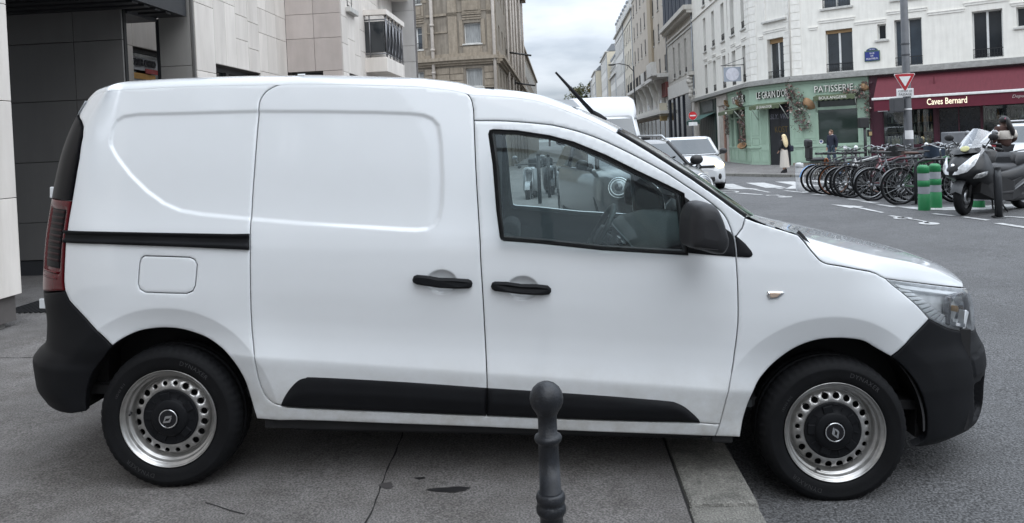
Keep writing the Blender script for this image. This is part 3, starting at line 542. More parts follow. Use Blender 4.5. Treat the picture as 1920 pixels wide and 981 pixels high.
hb=MB(); hb.box((-.612,.19,.925),(-.57,.215,.975),bev=.004); vpart(hb.build('rear_door_hinge',WHITE)); hb=MB(); hb.box((-.655,.18,.43),(-.60,.20,.475),bev=.004); vpart(hb.build('rear_door_hinge',WHITE))
# tailgate (two rear doors)
tg=MB(); zz_=np.linspace(.50,1.36,24); rows=[]
for z in zz_:
    y=np.linspace(.19,2*YC-.19,24); x0=S(-.74,z,False)[0]+.035; rows.append([(x0-.015*(1-((v-YC)/.7)**2),v,z) for v in y])
tg.loft(rows,False,False); vpart(tg.build('tailgate',WHITE))
# ---- roof: near edge follows the top of the side panels
edge=cat(qtop,sl(V_('sdtop'))[1:],) ; edge=edge[edge[:,1]>1.4] if False else cat(qtop,V_('sdtop')[1:-4],ridge[:int(np.argmin(np.abs(ridge[:,0]-1.897)))+1])
edge=resamp(edge,.03,False)
E3=S(edge[:,0],edge[:,1],False)
crown=np.interp(edge[:,0],[-.68,-.6,-.3,.3,1.2,1.9],[.045,.055,.065,.066,.060,.026])
bx=np.interp(edge[:,0],[-.68,-.5,1.4,1.9],[-.06,-.01,0,.09])
rows=[]
for (x,y,z),c,b in zip(E3,crown,bx):
    r=[(x,y-.0006,z-.004)]
    for t in np.concatenate([np.linspace(0,.12,14)[:-1]**1.0,np.linspace(.12,.88,25),np.linspace(.88,1,14)[1:]]):
        u=abs(2*t-1); r.append((x+b*(1-u*u),y+(2*YC-2*y)*t,z+c*(1-u**7)**.55*(.80+.20*(1-u*u))))
    r.append((x,2*YC-y+.0006,z-.004)); rows.append(r)
rf=MB(); rf.loft(rows,False,False); rf=vpart(rf.build('roof',WHITE,fix=True))
for x in (.50,1.35): clip=MB(); clip.box((x-.02,.23,1.474-.045*(x>1)),(x+.02,.245,1.4815-.045*(x>1))); clip.build('roof_rack_plug',BLKG,rf)
# channel line along the roof edge
# ---- windscreen
pl=ridge[int(np.argmin(np.abs(ridge[:,0]-1.897))):]; P3=S(pl[:,0],pl[:,1],False); rows=[]; rowsb=[]
for i,(x,y,z) in enumerate(P3):
    k=i/(len(P3)-1); b=np.interp(k,[0,.5,1],[.09,.08,.19]); c=np.interp(k,[0,.5,1],[.026,.040,-.03]); r=[]
    for t in np.linspace(.0,1,41):
        u=abs(2*t-1); yy=y+.012+(2*YC-2*y-.024)*t; r.append((x+b*(1-u**2.2)+.004,yy,z+c*(1-u**2.2)+.002))
    rows.append(r)
ws=MB(); ws.loft(rows,False,False); wso=vpart(ws.build('windscreen',GLASS('windscreen_glass',(.62,.70,.68),boost=1.6),fix=True))
# black ceramic edge along the pillars
for a,b_ in ((0,4),(36,40)):
    bb=MB(); bb.loft([[ (p[0]-.003,p[1],p[2]-.003) for p in r[a:b_+1]] for r in rows],False,False); bb.build('windscreen_border',BLKG,wso)
# rubber strip between pillar and glass
st=MB(); st.tube([(r[0][0]+.004,r[0][1]+.002,r[0][2]+.004) for r in rows],.007,6); st.build('windscreen_trim',SEAL,wso); st=MB(); st.tube([(r[-1][0]+.004,r[-1][1]-.002,r[-1][2]+.004) for r in rows],.007,6); st.build('windscreen_trim',SEAL,wso)
# ---- bonnet
Hb=cat(hg[1:],V_('hltop')[1:]); Hb=resamp(Hb,.03,False); Hb=Hb+np.stack([0*Hb[:,0]+.0015,0*Hb[:,0]+.0045],1); H3=S(Hb[:,0],Hb[:,1],False)
def zcen(x): return pchip([2.45,2.7,2.94,3.24,3.45,3.55,3.60,3.63],[.852,.806,.757,.697,.648,.615,.585,.552],x)
def zrid(x): return pchip([2.6,2.674,2.803,2.981,3.114,3.206,3.288,3.40,3.5],[.823,.808,.775,.730,.706,.687,.660,.620,.573],x)
rows=[]; CT=[]
for i,(x,y,z) in enumerate(H3):
    k=i/(len(H3)-1); xc=2.46+(3.625-2.46)*k**.92 if True else x
    xr=x+(xc-x)*.13; yr=y+.075*(1-.45*k); zr=max(zrid(xr),z+.004); zc_=max(zcen(xc),z+.0)
    ctrl=np.array([(x,y+.014,z-.002),(x,y+.001,z),(x+(xr-x)*.35,y+(yr-y)*.33,z+(zr-z)*.52),(x+(xr-x)*.7,y+(yr-y)*.66,z+(zr-z)*.87),(xr,yr,zr),(xr+(xc-xr)*.25,yr+(YC-yr)*.12,zr+(zc_+.008-zr)*.50),(xr+(xc-xr)*.72,yr+(YC-yr)*.45,zr+(zc_+.008-zr)*.93),(xc,YC,zc_+.008)])
    CT.append(ctrl)
CT=np.array(CT)
for _ in range(14):
    CS=CT.copy(); CS[1:-1]=(CT[:-2]+2*CT[1:-1]+CT[2:])/4; CT[:,2:]=CS[:,2:]
for ctrl in CT:
    h=smooth_line(ctrl,5); r=[tuple(p) for p in h]+[(p[0],2*YC-p[1],p[2]) for p in h[::-1][1:]]; rows.append(r)
hd=MB(); hd.loft(rows,False,False); vpart(hd.build('bonnet',WHITE,fix=True))
# front face below the bonnet (grille)
gr=MB(); rws=[]
for s_ in np.linspace(3.66,4.22,14):
    rws.append([tuple(S(s_,z,False)+np.array([-.012,.0,0])) for z in np.linspace(.36,.56,6)])
gr.loft(rws,False,False); g_=vpart(gr.build('grille',BLKG,fix=True)); far_copy(g_)
# ---- cowl, wipers
cw=MB(); r1=[(P3[-1][0]-.06+.26*(1-abs(2*t-1)**2.2)*.75,P3[-1][1]+.02+(2*YC-2*P3[-1][1]-.04)*t,P3[-1][2]-.03+.01) for t in np.linspace(0,1,21)]
c0=S(cowl[-1][0],cowl[-1][1],False); r2=[(c0[0]+.02-.18*(1-abs(2*t-1)**2)*.95,c0[1]+.015+(2*YC-2*c0[1]-.03)*t,.800+.03*(1-abs(2*t-1)**2)) for t in np.linspace(0,1,21)]
cs=S(cowl[:,0],cowl[:,1],False)
cw.loft([[ (a[0]+(b[0]-a[0])*k,a[1]+(b[1]-a[1])*k,a[2]+(b[2]-a[2])*k-.02*math.sin(PI*k)) for a,b in zip(r1,r2)] for k in (0,.25,.5,.75,1)],False,False)
r3=[(p[0],p[1]+.014,p[2]-.012) for p in cs]
vpart(cw.build('scuttle_panel',BLKP,fix=True))
wp=MB(); wp.tube([(2.50,.30,.835),(2.46,.45,.875),(2.43,.75,.915)],[.011,.008,.006],6); wp.tube([(2.57,.16,.835),(2.50,.35,.872),(2.46,.70,.905),(2.44,.98,.92)],.006,6); vpart(wp.build('wiper',BLKP))
wn=MB(); wn.box((-.012,-.015,-.01),(.028,.015,.018),M=T(2.545,.115,.838)@RY(.35),bev=.008); vpart(wn.build('washer_cover',PM('grey_plastic',(.25,.26,.27),rough=.5)))
# ---- aerial at the front of the roof
ar=MB(); ar.tube([(1.91,.88,1.300),(1.88,.88,1.33),(1.85,.88,1.355)],[.030,.022,.013],10); ar.tube([(1.86,.88,1.345),(1.76,.88,1.452),(1.657,.88,1.562)],[.012,.010,.0055],8); vpart(ar.build('aerial',BLKP))
# ---- head lamp
hlp=cat(V_('hltop'),[(3.70,.548),(3.745,.50),(3.74,.44),(3.71,.385)],V_('hlbot')[::-1],V_('hlfend')[::-1][1:-1])
hl=panel('headlamp',hlp,mat=PM('lamp_housing',(.62,.625,.63),rough=.35,metal=.15,var=.22,vs_=25),fine=False,step=.014,lift=lambda s,z,d:-.034*sstep(0,.03,d),inset=.002,flange=.02,emb=False,rnd_=0)
lens=panel('lamp_lens',hlp,mat=CLEAR,parent=hl,fine=False,step=.014,lift=lambda s,z,d:.004*np.clip(d/.02,0,1),inset=.003,flange=.008,emb=False,rnd_=0)
HLC=PM('lamp_reflector',(.82,.83,.84),rough=.16,metal=1,var=.03); HLW=PM('lamp_light_guide',(.90,.91,.92),rough=.25,metal=.1,var=.05); HLA=PM('lamp_amber',(.45,.27,.10),rough=.3)
# bright guide along the fender edge, cut in steps, and along the top
A=np.array([(3.135,.628),(3.175,.585),(3.205,.545),(3.24,.503),(3.285,.468),(3.34,.440),(3.41,.418),(3.48,.403)]); Bq=np.array([(3.23,.612),(3.255,.578),(3.28,.545),(3.31,.513),(3.345,.485),(3.39,.465),(3.44,.448),(3.50,.436)])
for i in range(len(A)-1):
    for j in range(2):
        a0=A[i]+(A[i+1]-A[i])*(j*.5+.04); a1=A[i]+(A[i+1]-A[i])*(j*.5+.42); b0=Bq[i]+(Bq[i+1]-Bq[i])*(j*.5+.04); b1=Bq[i]+(Bq[i+1]-Bq[i])*(j*.5+.42)
        panel('light_guide',[a0,b0,b1,a1],mat=HLW,parent=hl,fine=False,step=.02,lift=-.018,inset=0,flange=.02,emb=False,rnd_=0)
panel('light_guide',[(3.15,.630),(3.30,.608),(3.45,.584),(3.62,.552),(3.66,.535),(3.60,.533),(3.45,.556),(3.30,.583),(3.20,.598)],mat=HLW,parent=hl,fine=False,step=.02,lift=-.014,inset=0,flange=.02,emb=False,rnd_=0)
pl_=S(3.475,.485,False); nrm=Vector((.62,-.78,0))
M_=T(*(Vector(pl_)-nrm*.02))@nrm.to_track_quat('Z','Y').to_matrix().to_4x4()
lm=MB(); lm.lathe([(.062,.012),(.058,.0),(.048,-.022),(.03,-.036),(.001,-.042)],24,M=M_); lm.build('reflector_bowl',HLC,hl)
lm=MB(); lm.box((-.085,-.062,-.008),(-.066,.062,.014),M=M_,bev=.003); lm.box((-.066,.050,-.008),(.07,.066,.008),M=M_,bev=.003); lm.build('lamp_bezel',PM('lamp_bezel',(.30,.30,.31),rough=.25,metal=.8),hl)
lm=MB(); lm.box((-.03,-.075,.0),(.05,-.058,.03),M=M_@RZ(-.25),bev=.004); lm.box((.045,-.07,.0),(.075,.015,.03),M=M_@RZ(-.45),bev=.004); lm.build('lamp_shutter',PM('lamp_white',(.62,.64,.66),rough=.25,metal=.2),hl)
lm=MB(); lm.tube([M_@Vector((0,0,-.03)),M_@Vector((0,0,.012))],.013,10); lm.build('bulb',HLA,hl)
far_copy(hl)
# ---- wheels
def tyre_mesh(off):
    prof=[(.204,.016),(.212,.001),(.222,-.005),(.240,-.0095),(.262,-.010),(.266,-.0115),(.270,-.010),(.284,-.004),(.293,.004),(.300,.014),(.3045,.026),(.307,.046),(.3075,.066),(.302,.068),(.302,.074),(.3078,.076),(.308,.098),(.302,.100),(.302,.107),(.308,.109),(.3075,.138),(.305,.160),(.300,.172),(.285,.190),(.25,.2),(.206,.186)]
    n=216; m=MB(); rings=[]
    for k,(r,y) in enumerate(prof):
        ring=[]
        for j in range(n):
            a=2*PI*j/n; rr=r
            if 8<=k<=12 or 19<=k<=22: rr-= .0035 if (j+ (k%2))%4<2 else 0
            x,z=rr*math.cos(a),rr*math.sin(a)
            zg=-.2965
            if z<zg: y2=y-.008*min(1,(zg-z)/.01)*(1 if y<.09 else -1)*(r>.25); z=zg+(z-zg)*.06
            else: y2=y
            ring.append((x,y2,z))
        rings.append(ring)
    m.loft(rings,True,False); return m
def arc_text(m,txt,r,size,a_mid,y):
    vs,fs=text_geo(txt,size,.0,sp=1.15); out=[]
    for (x,h,_) in vs:
        a=a_mid-x/r; rr=r+h; out.append((rr*math.cos(a),y-.0012+.0*rr,rr*math.sin(a)))
    m.add(out,fs)
def rim_disc():
    nh=20; cc=[]; loops=[[( .165*math.cos(2*PI*j/96),.165*math.sin(2*PI*j/96)) for j in range(96)],[(.108*math.cos(2*PI*j/72),.108*math.sin(2*PI*j/72)) for j in range(72)]]
    for i in range(nh):
        a=2*PI*(i+.5)/nh; r=.0102 if i%10 in (7,8,9) else .0142; cc.append((.1455*math.cos(a),.1455*math.sin(a),r)); loops.append([(cc[-1][0]+r*math.cos(2*PI*j/16),cc[-1][1]+r*math.sin(2*PI*j/16)) for j in range(16)])
    pts=[];ed=[]
    for l in loops:
        b=len(pts); pts+=l; ed+=[(b+i,b+(i+1)%len(l)) for i in range(len(l))]
    for rr,nn in ((.115,60),(.122,70),(.128,70),(.161,100)):
        for j in range(nn):
            p=(rr*math.cos(2*PI*j/nn),rr*math.sin(2*PI*j/nn))
            if all(math.hypot(p[0]-c[0],p[1]-c[1])>c[2]+.002 for c in cc): pts.append(p)
    for c in cc:
        for j in range(16):
            q=c[2]+.0025; pts.append((c[0]+q*math.cos(2*PI*(j+.5)/16),c[1]+q*math.sin(2*PI*(j+.5)/16)))
    vo,_,fo,_,_,_=delaunay_2d_cdt([Vector(p) for p in pts],ed,[],0,1e-7)
    yprof=lambda r: float(np.interp(r,[.10,.118,.128,.146,.158,.162,.165],[.030,.026,.024,.028,.036,.042,.052]))
    m=MB(); V=[(v.x,yprof(v.length)+ (.0022 if any(abs(math.hypot(v.x-c[0],v.y-c[1])-c[2])<.0006 for c in cc) else 0),v.y) for v in vo]; F=[]
    for f in fo:
        c=sum((vo[i] for i in f),Vector((0,0)))/3
        if .108<c.length<.165 and all(math.hypot(c.x-q[0],c.y-q[1])>q[2]*.99 for q in cc): F.append(tuple(f))
    m.add(V,F,True)
    # walls of the holes
    for c in cc:
        ra=[(c[0]+c[2]*math.cos(2*PI*j/16),yprof(math.hypot(c[0],c[1]))+.002,c[1]+c[2]*math.sin(2*PI*j/16)) for j in range(16)]
        m.loft([ra,[(p[0],p[1]+.006,p[2]) for p in ra]],True,False)
    prof=[(.2085,.004),(.2093,-.001),(.2085,-.004),(.2065,-.0035),(.2045,.001),(.2005,.006),(.1955,.009),(.1925,.010),(.1905,.014),(.1885,.026),(.1855,.030),(.1815,.031),(.178,.034),(.176,.046),(.1735,.052),(.171,.058),(.1665,.062),(.165,.052)]
    m.lathe([(r,-y) for r,y in prof],120,M=RX(PI/2)); return m
def cap_mesh():
    m=MB(); P=lambda L:[(r,-y) for r,y in L]
    m.lathe(P([(.119,.031),(.1185,.021),(.116,.0185),(.113,.019),(.082,.019),(.080,.017),(.078,.010),(.072,.006),(.055,.003),(.045,.002)]),72,M=RX(PI/2))
    for k in range(5):
        a=2*PI*k/5+.2
        for (r0,r1,w,y0,y1) in ((.076,.108,.021,.008,.022),):
            Mx=RY(-a); m.box((r0,y0+.004,-w),(r1,y1,w),M=Mx,bev=.004)
        m.box((.085,.0165,-.003),(.106,.021,.003),M=RY(-a-.62),bev=.0015)
        m.box((.108,.016,-.012),(.113,.021,.012),M=RY(-a-.9),bev=.0015)
    return m
def emblem():
    m=MB(); k=.021
    o=[(-.62,0),(0,1),(.62,0),(0,-1)]
    # broken lozenge: two bevelled strokes wrapping a dark centre
    def stroke(pts,w=.0):
        m.prism([(x*k,z*k) for x,z in pts],0,.004,M=RX(PI/2)@T(0,0,-.0))
    stroke([(-.10,1.15),(-.72,.12),(-.72,-.10),(-.22,-.10),(-.18,.02),(.16,.62)])
    stroke([(-.10,1.15),(.12,.78),(.36,.78),(.0,1.15)])
    stroke([(.0,1.15),(.36,.78),(.74,.12),(.74,-.10),(.36,-.10),(.32,.10)])
    stroke([(.10,-1.15),(.72,-.12),(.36,-.10),(.30,-.12),(-.12,-.78)])
    stroke([(-.72,-.10),(-.36,-.10),(.02,-.72),(.10,-1.15),(-.02,-1.15)])
    return m
TYRE=tyre_mesh(0)
tx=MB(); arc_text(tx,'DYNAXER',.240,.026,R_(62),-.0095); arc_text(tx,'DYNAXER',.240,.026,R_(242),-.0095)
arc_text(tx,'185/65 R15',.232,.014,R_(150),-.0085)
RIM=rim_disc(); CAP=cap_mesh()
wh0=None
def wheel(x,near,rot,lab=None):
    global wh0
    dm=MB(); dm.lathe([(.001,-.085),(.12,-.085),(.165,-.075),(.172,-.11),(.16,-.12),(.05,-.12)],40,M=RX(PI/2))
    w=dm.build('wheel',DARK)
    ty=TYRE.build('tyre',RUB,w,fix=True); 
    tt=tx.build('tyre_lettering',PM('tyre_lettering',(.03,.03,.032),rough=.6),w)
    ri=RIM.build('rim',STEEL,w); cp=CAP.build('hub_cap',BLKP,w)
    c2=MB(); c2.lathe([(.0405,-.002),(.0405,.002),(.0385,.0035),(.036,.002)],40,M=RX(PI/2)); c2=c2.build('centre_ring',CHROME,w); c3=MB(); c3.lathe([(.0365,.001),(.001,.003)],32,M=RX(PI/2)); c3.build('centre_cap',BLKG,w)
    em=emblem().build('emblem',CHROME,w,fix=True); em.location=(0,-.003,0)
    vl=MB(); vl.tube([(.176,.03,.0),(.170,.004,.0)],[.005,.0045],8); vl=vl.build('valve',DARK,w)
    for o in (ri,cp,em): o.rotation_euler=(0,rot,0)
    tt.rotation_euler=(0,rot*0,0); vl.rotation_euler=(0,rot+2.3,0)
    vpart(w); w.location=w.location+Vector((x,.035,0)) if near else w.location+Vector((x,2*YC-.035,0))
    if not near: w.rotation_euler=(0,0,PI)
    return w
w1=wheel(0,True,R_(52)); w2=wheel(2.812,True,R_(-22)); w3=wheel(0,False,R_(20)); w4=wheel(2.812,False,R_(70))
# wheel arches (inner liners)
for k,(cx,cz,r1,_) in enumerate(ARCH):
    m=MB(); pr=[]
    for y,rr in ((.075,r1+.004),(.09,r1+.02),(.30,r1+.02)):
        pr.append([(cx+rr*math.cos(a),y,cz+rr*math.sin(a)) for a in np.linspace(-.01*PI,1.0*PI,48)])
    m.loft(pr,False,False); m.loft([pr[-1],[(cx+.05*math.cos(a),.31,cz+.05*math.sin(a)) for a in np.linspace(-.01*PI,1.0*PI,48)]],False,False)
    o=vpart(m.build('wheel_arch_liner',DARK)); far_copy(o)
# underbody, inner shell behind the gaps, bulkhead
ub=MB(); ub.box((-.50,.16,.06),(3.35,2*YC-.16,.10)); ub.box((.40,.085,-.048),(2.40,.12,-.012)); ub.box((.40,2*YC-.12,-.048),(2.40,2*YC-.085,-.012)); ub.box((.5,.2,-.10),(2.3,2*YC-.2,0)); ub.box((-.55,.2,.05),(-.35,1.5,.30)); ub.box((3.2,.2,-.04),(3.45,1.5,.40)); ub.box((3.20,.16,-.06),(3.24,.35,.28))
ub.box((2.31,.06,-.066),(2.40,.09,-.02),bev=.01)
vpart(ub.build('underbody',DARK))
ish=MB()
def strip(L,w=.022,dep=.024):
    L=resamp(L,.02,False); t=np.gradient(L,axis=0); t/=np.hypot(t[:,0],t[:,1])[:,None]; n=np.stack([-t[:,1],t[:,0]],1); rs=[]
    for p,q in zip(L,n):
        r=[]
        for k in (-1,1): a=p+q*k*w; v=S(a[0],a[1],False); v=v+np.array([0,dep,0]); r.append(tuple(v))
        rs.append(r)
    ish.loft(rs,False,False)
for k in ('gapQS','sdtop','gapSF','doorbotS','doorbotF','fdtop','gapFF','pilF','hoodgap','hltop'): strip(VD[k])
strip(np.vstack([VD['lid'],VD['lid'][:1]]),.012); strip(V_('fb_up')); strip(V_('qrear')[8:],.03)
is_=vpart(ish.build('body_inner_shell',DARK))
bk=MB(); bk.box((1.335,.14,.05),(1.35,2*YC-.14,.80)); bk.box((1.335,.20,.80),(1.35,2*YC-.20,1.38)); vpart(bk.build('bulkhead',TRIMI))
# ---- cabin
inner=panel('door_lining',cat(sl(V_('gapSF')),V_('doorbotF')[1:],sl(V_('gapFF'))[::-1][1:],sl(V_('fdtop'))[::-1][1:-1]),[offs(wl,-.002)],mat=TRIMI,fine=False,step=.04,lift=-.035,inset=.02,flange=0,rnd_=0,emb=False); inner.parent=fdoor; inner.location=(0,0,0); fi=far_copy(inner)
fi.parent=van; fi.location=Vector((-BASE.x,2*YC-BASE.y,-BASE.z)); fi.scale=(1,-1,1)
fpn=[o for o in bpy.data.objects if o.name.startswith('window_pane')]
ca=MB(); ca.box((2.02,.14,.40),(2.60,2*YC-.14,.70)); 
rws=[]
for y in np.linspace(.13,2*YC-.13,20):
    rws.append([(2.02,y,.42),(2.00,y,.62),(2.03,y,.70),(2.08,y,.735+.02*math.exp(-((y-1.33)/.22)**2)),(2.20,y,.77+.035*math.exp(-((y-1.33)/.22)**2)),(2.32,y,.785),(2.55,y,.775)])
ca.loft(rws,False,False); dash=vpart(ca.build('dashboard',PM('dash_plastic',(.05,.055,.057),rough=.65),fix=True))
vents=MB()
for y in (.25,.75,.95,1.5):
    for k in range(4): vents.box((2.000,y-.06,.63+.018*k),(2.03,y+.06,.636+.018*k))
vents.build('air_vent',BLKG,dash)
sw=MB(); Ms=T(1.93,1.33,.66)@RY(R_(-62))
sw.tube([Ms@Vector((.185*math.cos(a),.185*math.sin(a),0)) for a in np.linspace(0,2*PI,40)[:-1]],.016,8,closed=True)
sw.box((-.06,-.07,-.03),(.06,.07,.01),M=Ms,bev=.02); sw.box((-.02,-.18,-.02),(.02,.18,0),M=Ms,bev=.008); sw.tube([Ms@Vector((0,0,-.03)),Ms@Vector((0,0,-.25))],.03,8); vpart(sw.build('steering_wheel',PM('steering_wheel',(.03,.032,.034),rough=.5)))
for y in (.45,1.33):
    se=MB(); se.box((1.40,y-.24,.20),(1.88,y+.24,.38),bev=.05); se.box((1.36,y-.23,.30),(1.47,y+.23,.74),bev=.045); vpart(se.build('seat',PM('seat_cloth',(.04,.042,.046),rough=.9,bump=.2,bs=300)))
hlng=MB(); hlng.loft([[(x,.22,1.36-.02*abs(x-1.3)),(x,YC,1.42-.0*x),(x,2*YC-.22,1.36-.02*abs(x-1.3))] for x in (1.34,1.6,1.75)],False,False); vpart(hlng.build('headlining',PM('headlining',(.25,.26,.27),rough=.9)))
fl=MB(); fl.box((1.3,.15,.06),(2.5,2*YC-.15,.09)); vpart(fl.build('cabin_floor',TRIMI))
# ================================================================== GROUND
def sst(a,b,x): t=min(1,max(0,(x-a)/(b-a))); return t*t*(3-2*t)
def gz(X,Y): return -.105+.075*sst(.7,5,X)-.0275*min(16,max(0,Y-16))
def pz(X): return -.0135*(X-.72)
ASPH=PM('asphalt',(.096,.096,.098),rough=.85,var=.14,vs_=.9,bump=1.0,bs=85,spk=.62,det=6,dirt=.16)
PAVE=PM('pavement_asphalt',(.148,.140,.135),rough=.88,var=.2,vs_=1.3,bump=.7,bs=95,spk=.45,det=8,dirt=.3)
GRAN=PM('granite',(.155,.150,.135),rough=.8,var=.22,vs_=14,bump=.8,bs=110,spk=.35,orand=.12)
PAINT=PM('road_paint',(.40,.40,.395),rough=.7,var=.35,vs_=9,bump=.3,bs=90,det=8)
CRACK=PM('crack',(.018,.017,.017),rough=.95)
def sheet(name,xs,ys,f,mat,kind='structure'):
    m=MB(); n=len(xs); m.add([(x,y,f(x,y)) for y in ys for x in xs],[(j*n+i,j*n+i+1,(j+1)*n+i+1,(j+1)*n+i) for j in range(len(ys)-1) for i in range(n-1)],True)
    return tag(m.build(name,mat),kind=kind)
road=sheet('road',[.70,1.2,2,3,4,5,6.5,9,14,25,60,200,600],[-200,-60,-20,-8]+[float(v) for v in range(-4,36)]+[45,60,90,140,200,400,900],gz,ASPH)
base_=sheet('ground',[-600,-60,-20,0,20,600],[-600,-60,0,60,900],lambda x,y:-.62,PM('earth',(.09,.085,.08),rough=.95))
pave=sheet('pavement',[-40,-12,-7,-4,-2,-1,-.3,.432],[-60,-20,-8,-2,0,2,4,6,9,13,18,30,60,130,260],lambda x,y:pz(x)-.0275*min(16,max(0,y-16)),PAVE)
gut=MB(); gut.box((.424,-60,-.5),(.444,17,pz(.43)-.012)); g_=gut.build('joint_bed',CRACK); g_.parent=pave
def ribbon(pts,wd,parent,name='pavement_crack',dz=.0022,mat=CRACK,f=None):
    f=f or (lambda x,y:pz(x)); P=[Vector(p) for p in pts]; Q=[]
    for a,b in zip(P[:-1],P[1:]):
        n=max(2,int((b-a).length/.06))
        for k in range(n): 
            q=a.lerp(b,k/n); Q.append(q+Vector((rnd.uniform(-1,1),rnd.uniform(-1,1)))*.005)
    Q.append(P[-1]); m=MB(); vs=[];fs=[]
    for i,q in enumerate(Q):
        t=(Q[min(i+1,len(Q)-1)]-Q[max(i-1,0)]).normalized(); nn=Vector((-t.y,t.x)); w_=wd*(.5+rnd.random()*.9)*.5
        for s_ in (-1,1): p=q+nn*w_*s_; vs.append((p.x,p.y,f(p.x,p.y)+dz))
    fs=[(2*i,2*i+1,2*i+3,2*i+2) for i in range(len(Q)-1)]; m.add(vs,fs); o=m.build(name,mat); o.parent=parent; return o
for P in ([(-.83,3.62),(-.80,2.95),(-.76,2.2)],[(-.83,3.62),(-.9,4.6),(-.93,6)],[(-2.2,2.75),(-1.95,2.68),(-1.7,2.78),(-1.45,2.72)],[(-1.32,2.62),(-1.1,2.72),(-.95,2.78)],[(-2.9,4.35),(-2.6,4.4)],[(-2.9,3.35),(-2.62,3.3)],[(-4.6,5.3),(-3.6,5.25),(-2.6,5.2)],[(-3.7,6.4),(-3.5,5.9),(-3.2,5.25)],[(-1.5,3.05),(-1.3,2.95)],[(-2.05,3.5),(-1.98,3.42)]): ribbon(P,.007,pave)
def blob(cx,cy,rx,ry,name,mat,parent,f,dz=.0025,seed=0):
    r=random.Random(seed); ph=[r.uniform(0,6) for _ in range(4)]; vs=[(cx,cy,f(cx,cy)+dz)]
    for j in range(40):
        a=2*PI*j/40; k=1+.16*math.sin(2*a+ph[0])+.12*math.sin(3*a+ph[1])+.07*math.sin(7*a+ph[2]); x,y=cx+rx*k*math.cos(a),cy+ry*k*math.sin(a); vs.append((x,y,f(x,y)+dz))
    m=MB(); m.add(vs,[(0,1+j,1+(j+1)%40) for j in range(40)]); o=m.build(name,mat); o.parent=parent; return o
OIL=PM('oil_stain',(.022,.021,.022),rough=.45,var=.3,vs_=20)
blob(-.515,3.16,.075,.028,'oil_stain',OIL,pave,lambda x,y:pz(x),seed=1); blob(-.79,3.20,.033,.026,'oil_stain',PM('oil_stain_dry',(.06,.055,.055),rough=.7),pave,lambda x,y:pz(x),seed=5); blob(-.66,3.27,.02,.012,'oil_stain',OIL,pave,lambda x,y:pz(x),seed=8)
# granite kerb stones
kerb=thing('kerb',None,None,(.57,3,0)); kerb['kind']='structure'
y=-9.05
lens_=[1.02,.98,1.1,1.0,.95,1.05]
k=0
ys=[3.03-1.0*i for i in range(12,0,-1)]+[3.03]
yy=ys[0]
brk=ys+[3.03+1.02,3.03+2.0,3.03+3.05]+[3.03+3.05+1.0*i for i in range(1,11)]
for a,b in zip(brk[:-1],brk[1:]):
    m=MB(); t=pz(.57)+rnd.uniform(-.004,.004); m.box((.444,a+.006,-.45),(.716,b-.006,t),bev=.018)
    m.v=[(x_+(.006*math.sin(y_*31) if z_>t-.03 else 0),y_,z_) for x_,y_,z_ in m.v]
    put(m.build('kerb_stone',GRAN),kerb)
FK=[(6.35,130),(6.35,36.2),(6.7,35.6),(7.4,34.7),(8.0,33.9),(8.63,32.9),(9.4,31.9),(10.6,30.9),(14,28.7),(20,24.8),(40,12)]
def inter(P,y): 
    return P
fz=-.352
m=MB(); n=len(FK); vs=[(x,y,fz) for x,y in FK]+[(x+9.0,y+13.0,fz+.01) for x,y in FK]
m.add(vs,[(i,i+1,n+i+1,n+i)[::-1] for i in range(n-1)]); tag(m.build('far_pavement',PAVE),kind='structure')
fk=thing('far_kerb',None,None,(8,33,fz)); fk['kind']='structure'
fkp=resamp(np.array(FK[::1],float)[::-1],.99,False); fkp=[p for p in fkp if p[1]>14 and p[1]<75]
for a,b in zip(fkp[:-1],fkp[1:]):
    a_,b_=Vector(a),Vector(b); d_=(b_-a_); Mx=T(a_.x,a_.y,fz)@RZ(math.atan2(d_.y,d_.x)); m=MB(); m.box((.006,-.02,-.25),(d_.length-.006,.26,.006),bev=.012); put(m.build('kerb_stone',GRAN),fk,Mx)
def mark(name,pts,dz=.008):
    m=MB(); m.add([(x,y,gz(x,y)+dz) for x,y in pts],[tuple(range(len(pts)))]); me_=m.mesh(name)
    bm=bmesh.new(); bm.from_mesh(me_); bmesh.ops.recalc_face_normals(bm,faces=bm.faces)
    for f in bm.faces:
        if f.normal.z<0: f.normal_flip()
    bmesh.ops.triangulate(bm,faces=bm.faces); bm.to_mesh(me_); bm.free(); o=link(name,me_,PAINT); o.parent=road; return o
# crossing, lane dashes, arrows, cycle symbols
for sx in (4.9,5.95,6.95,8.0): mark('crossing_stripe',[(sx,23.0+.0*sx),(sx+.5,22.6),(sx+1.0,27.0),(sx+.5,27.5)])
mark('crossing_stripe',[(6.2,21.9),(6.55,21.6),(7.4,23.6),(7.0,23.9)])
for y0,y1 in ((20.9,19.4),(18.65,18.0),(16.4,15.8),(15.67,15.1),(14.87,14.3)): mark('lane_dash',[(5.86,y0),(5.98,y0),(6.05,y1),(5.93,y1)])
for y0,y1 in ((22.4,21.9),(20.0,19.5)): mark('lane_dash',[(6.06,y0),(6.2,y0),(6.2,y1),(6.06,y1)])
mark('lane_dash',[(6.18,12.42),(6.27,12.46),(6.36,11.90),(6.26,11.86)]); mark('lane_dash',[(6.18,11.52),(6.30,11.5),(6.36,10.9),(6.24,10.9)]); mark('lane_dash',[(6.72,12.25),(6.78,12.32),(6.98,12.1),(6.90,12.0)])
mark('lane_dash',[(6.0,13.0),(6.1,13.05),(6.22,12.62),(6.13,12.6)]); mark('lane_dash',[(5.28,12.93),(5.37,12.98),(5.44,12.66),(5.36,12.62)])
mark('painted_wedge',[(6.02,14.40),(6.12,13.62),(6.62,13.40),(7.4,13.3),(8.2,13.6),(8.1,14.1),(7.1,13.9),(6.5,14.0)])
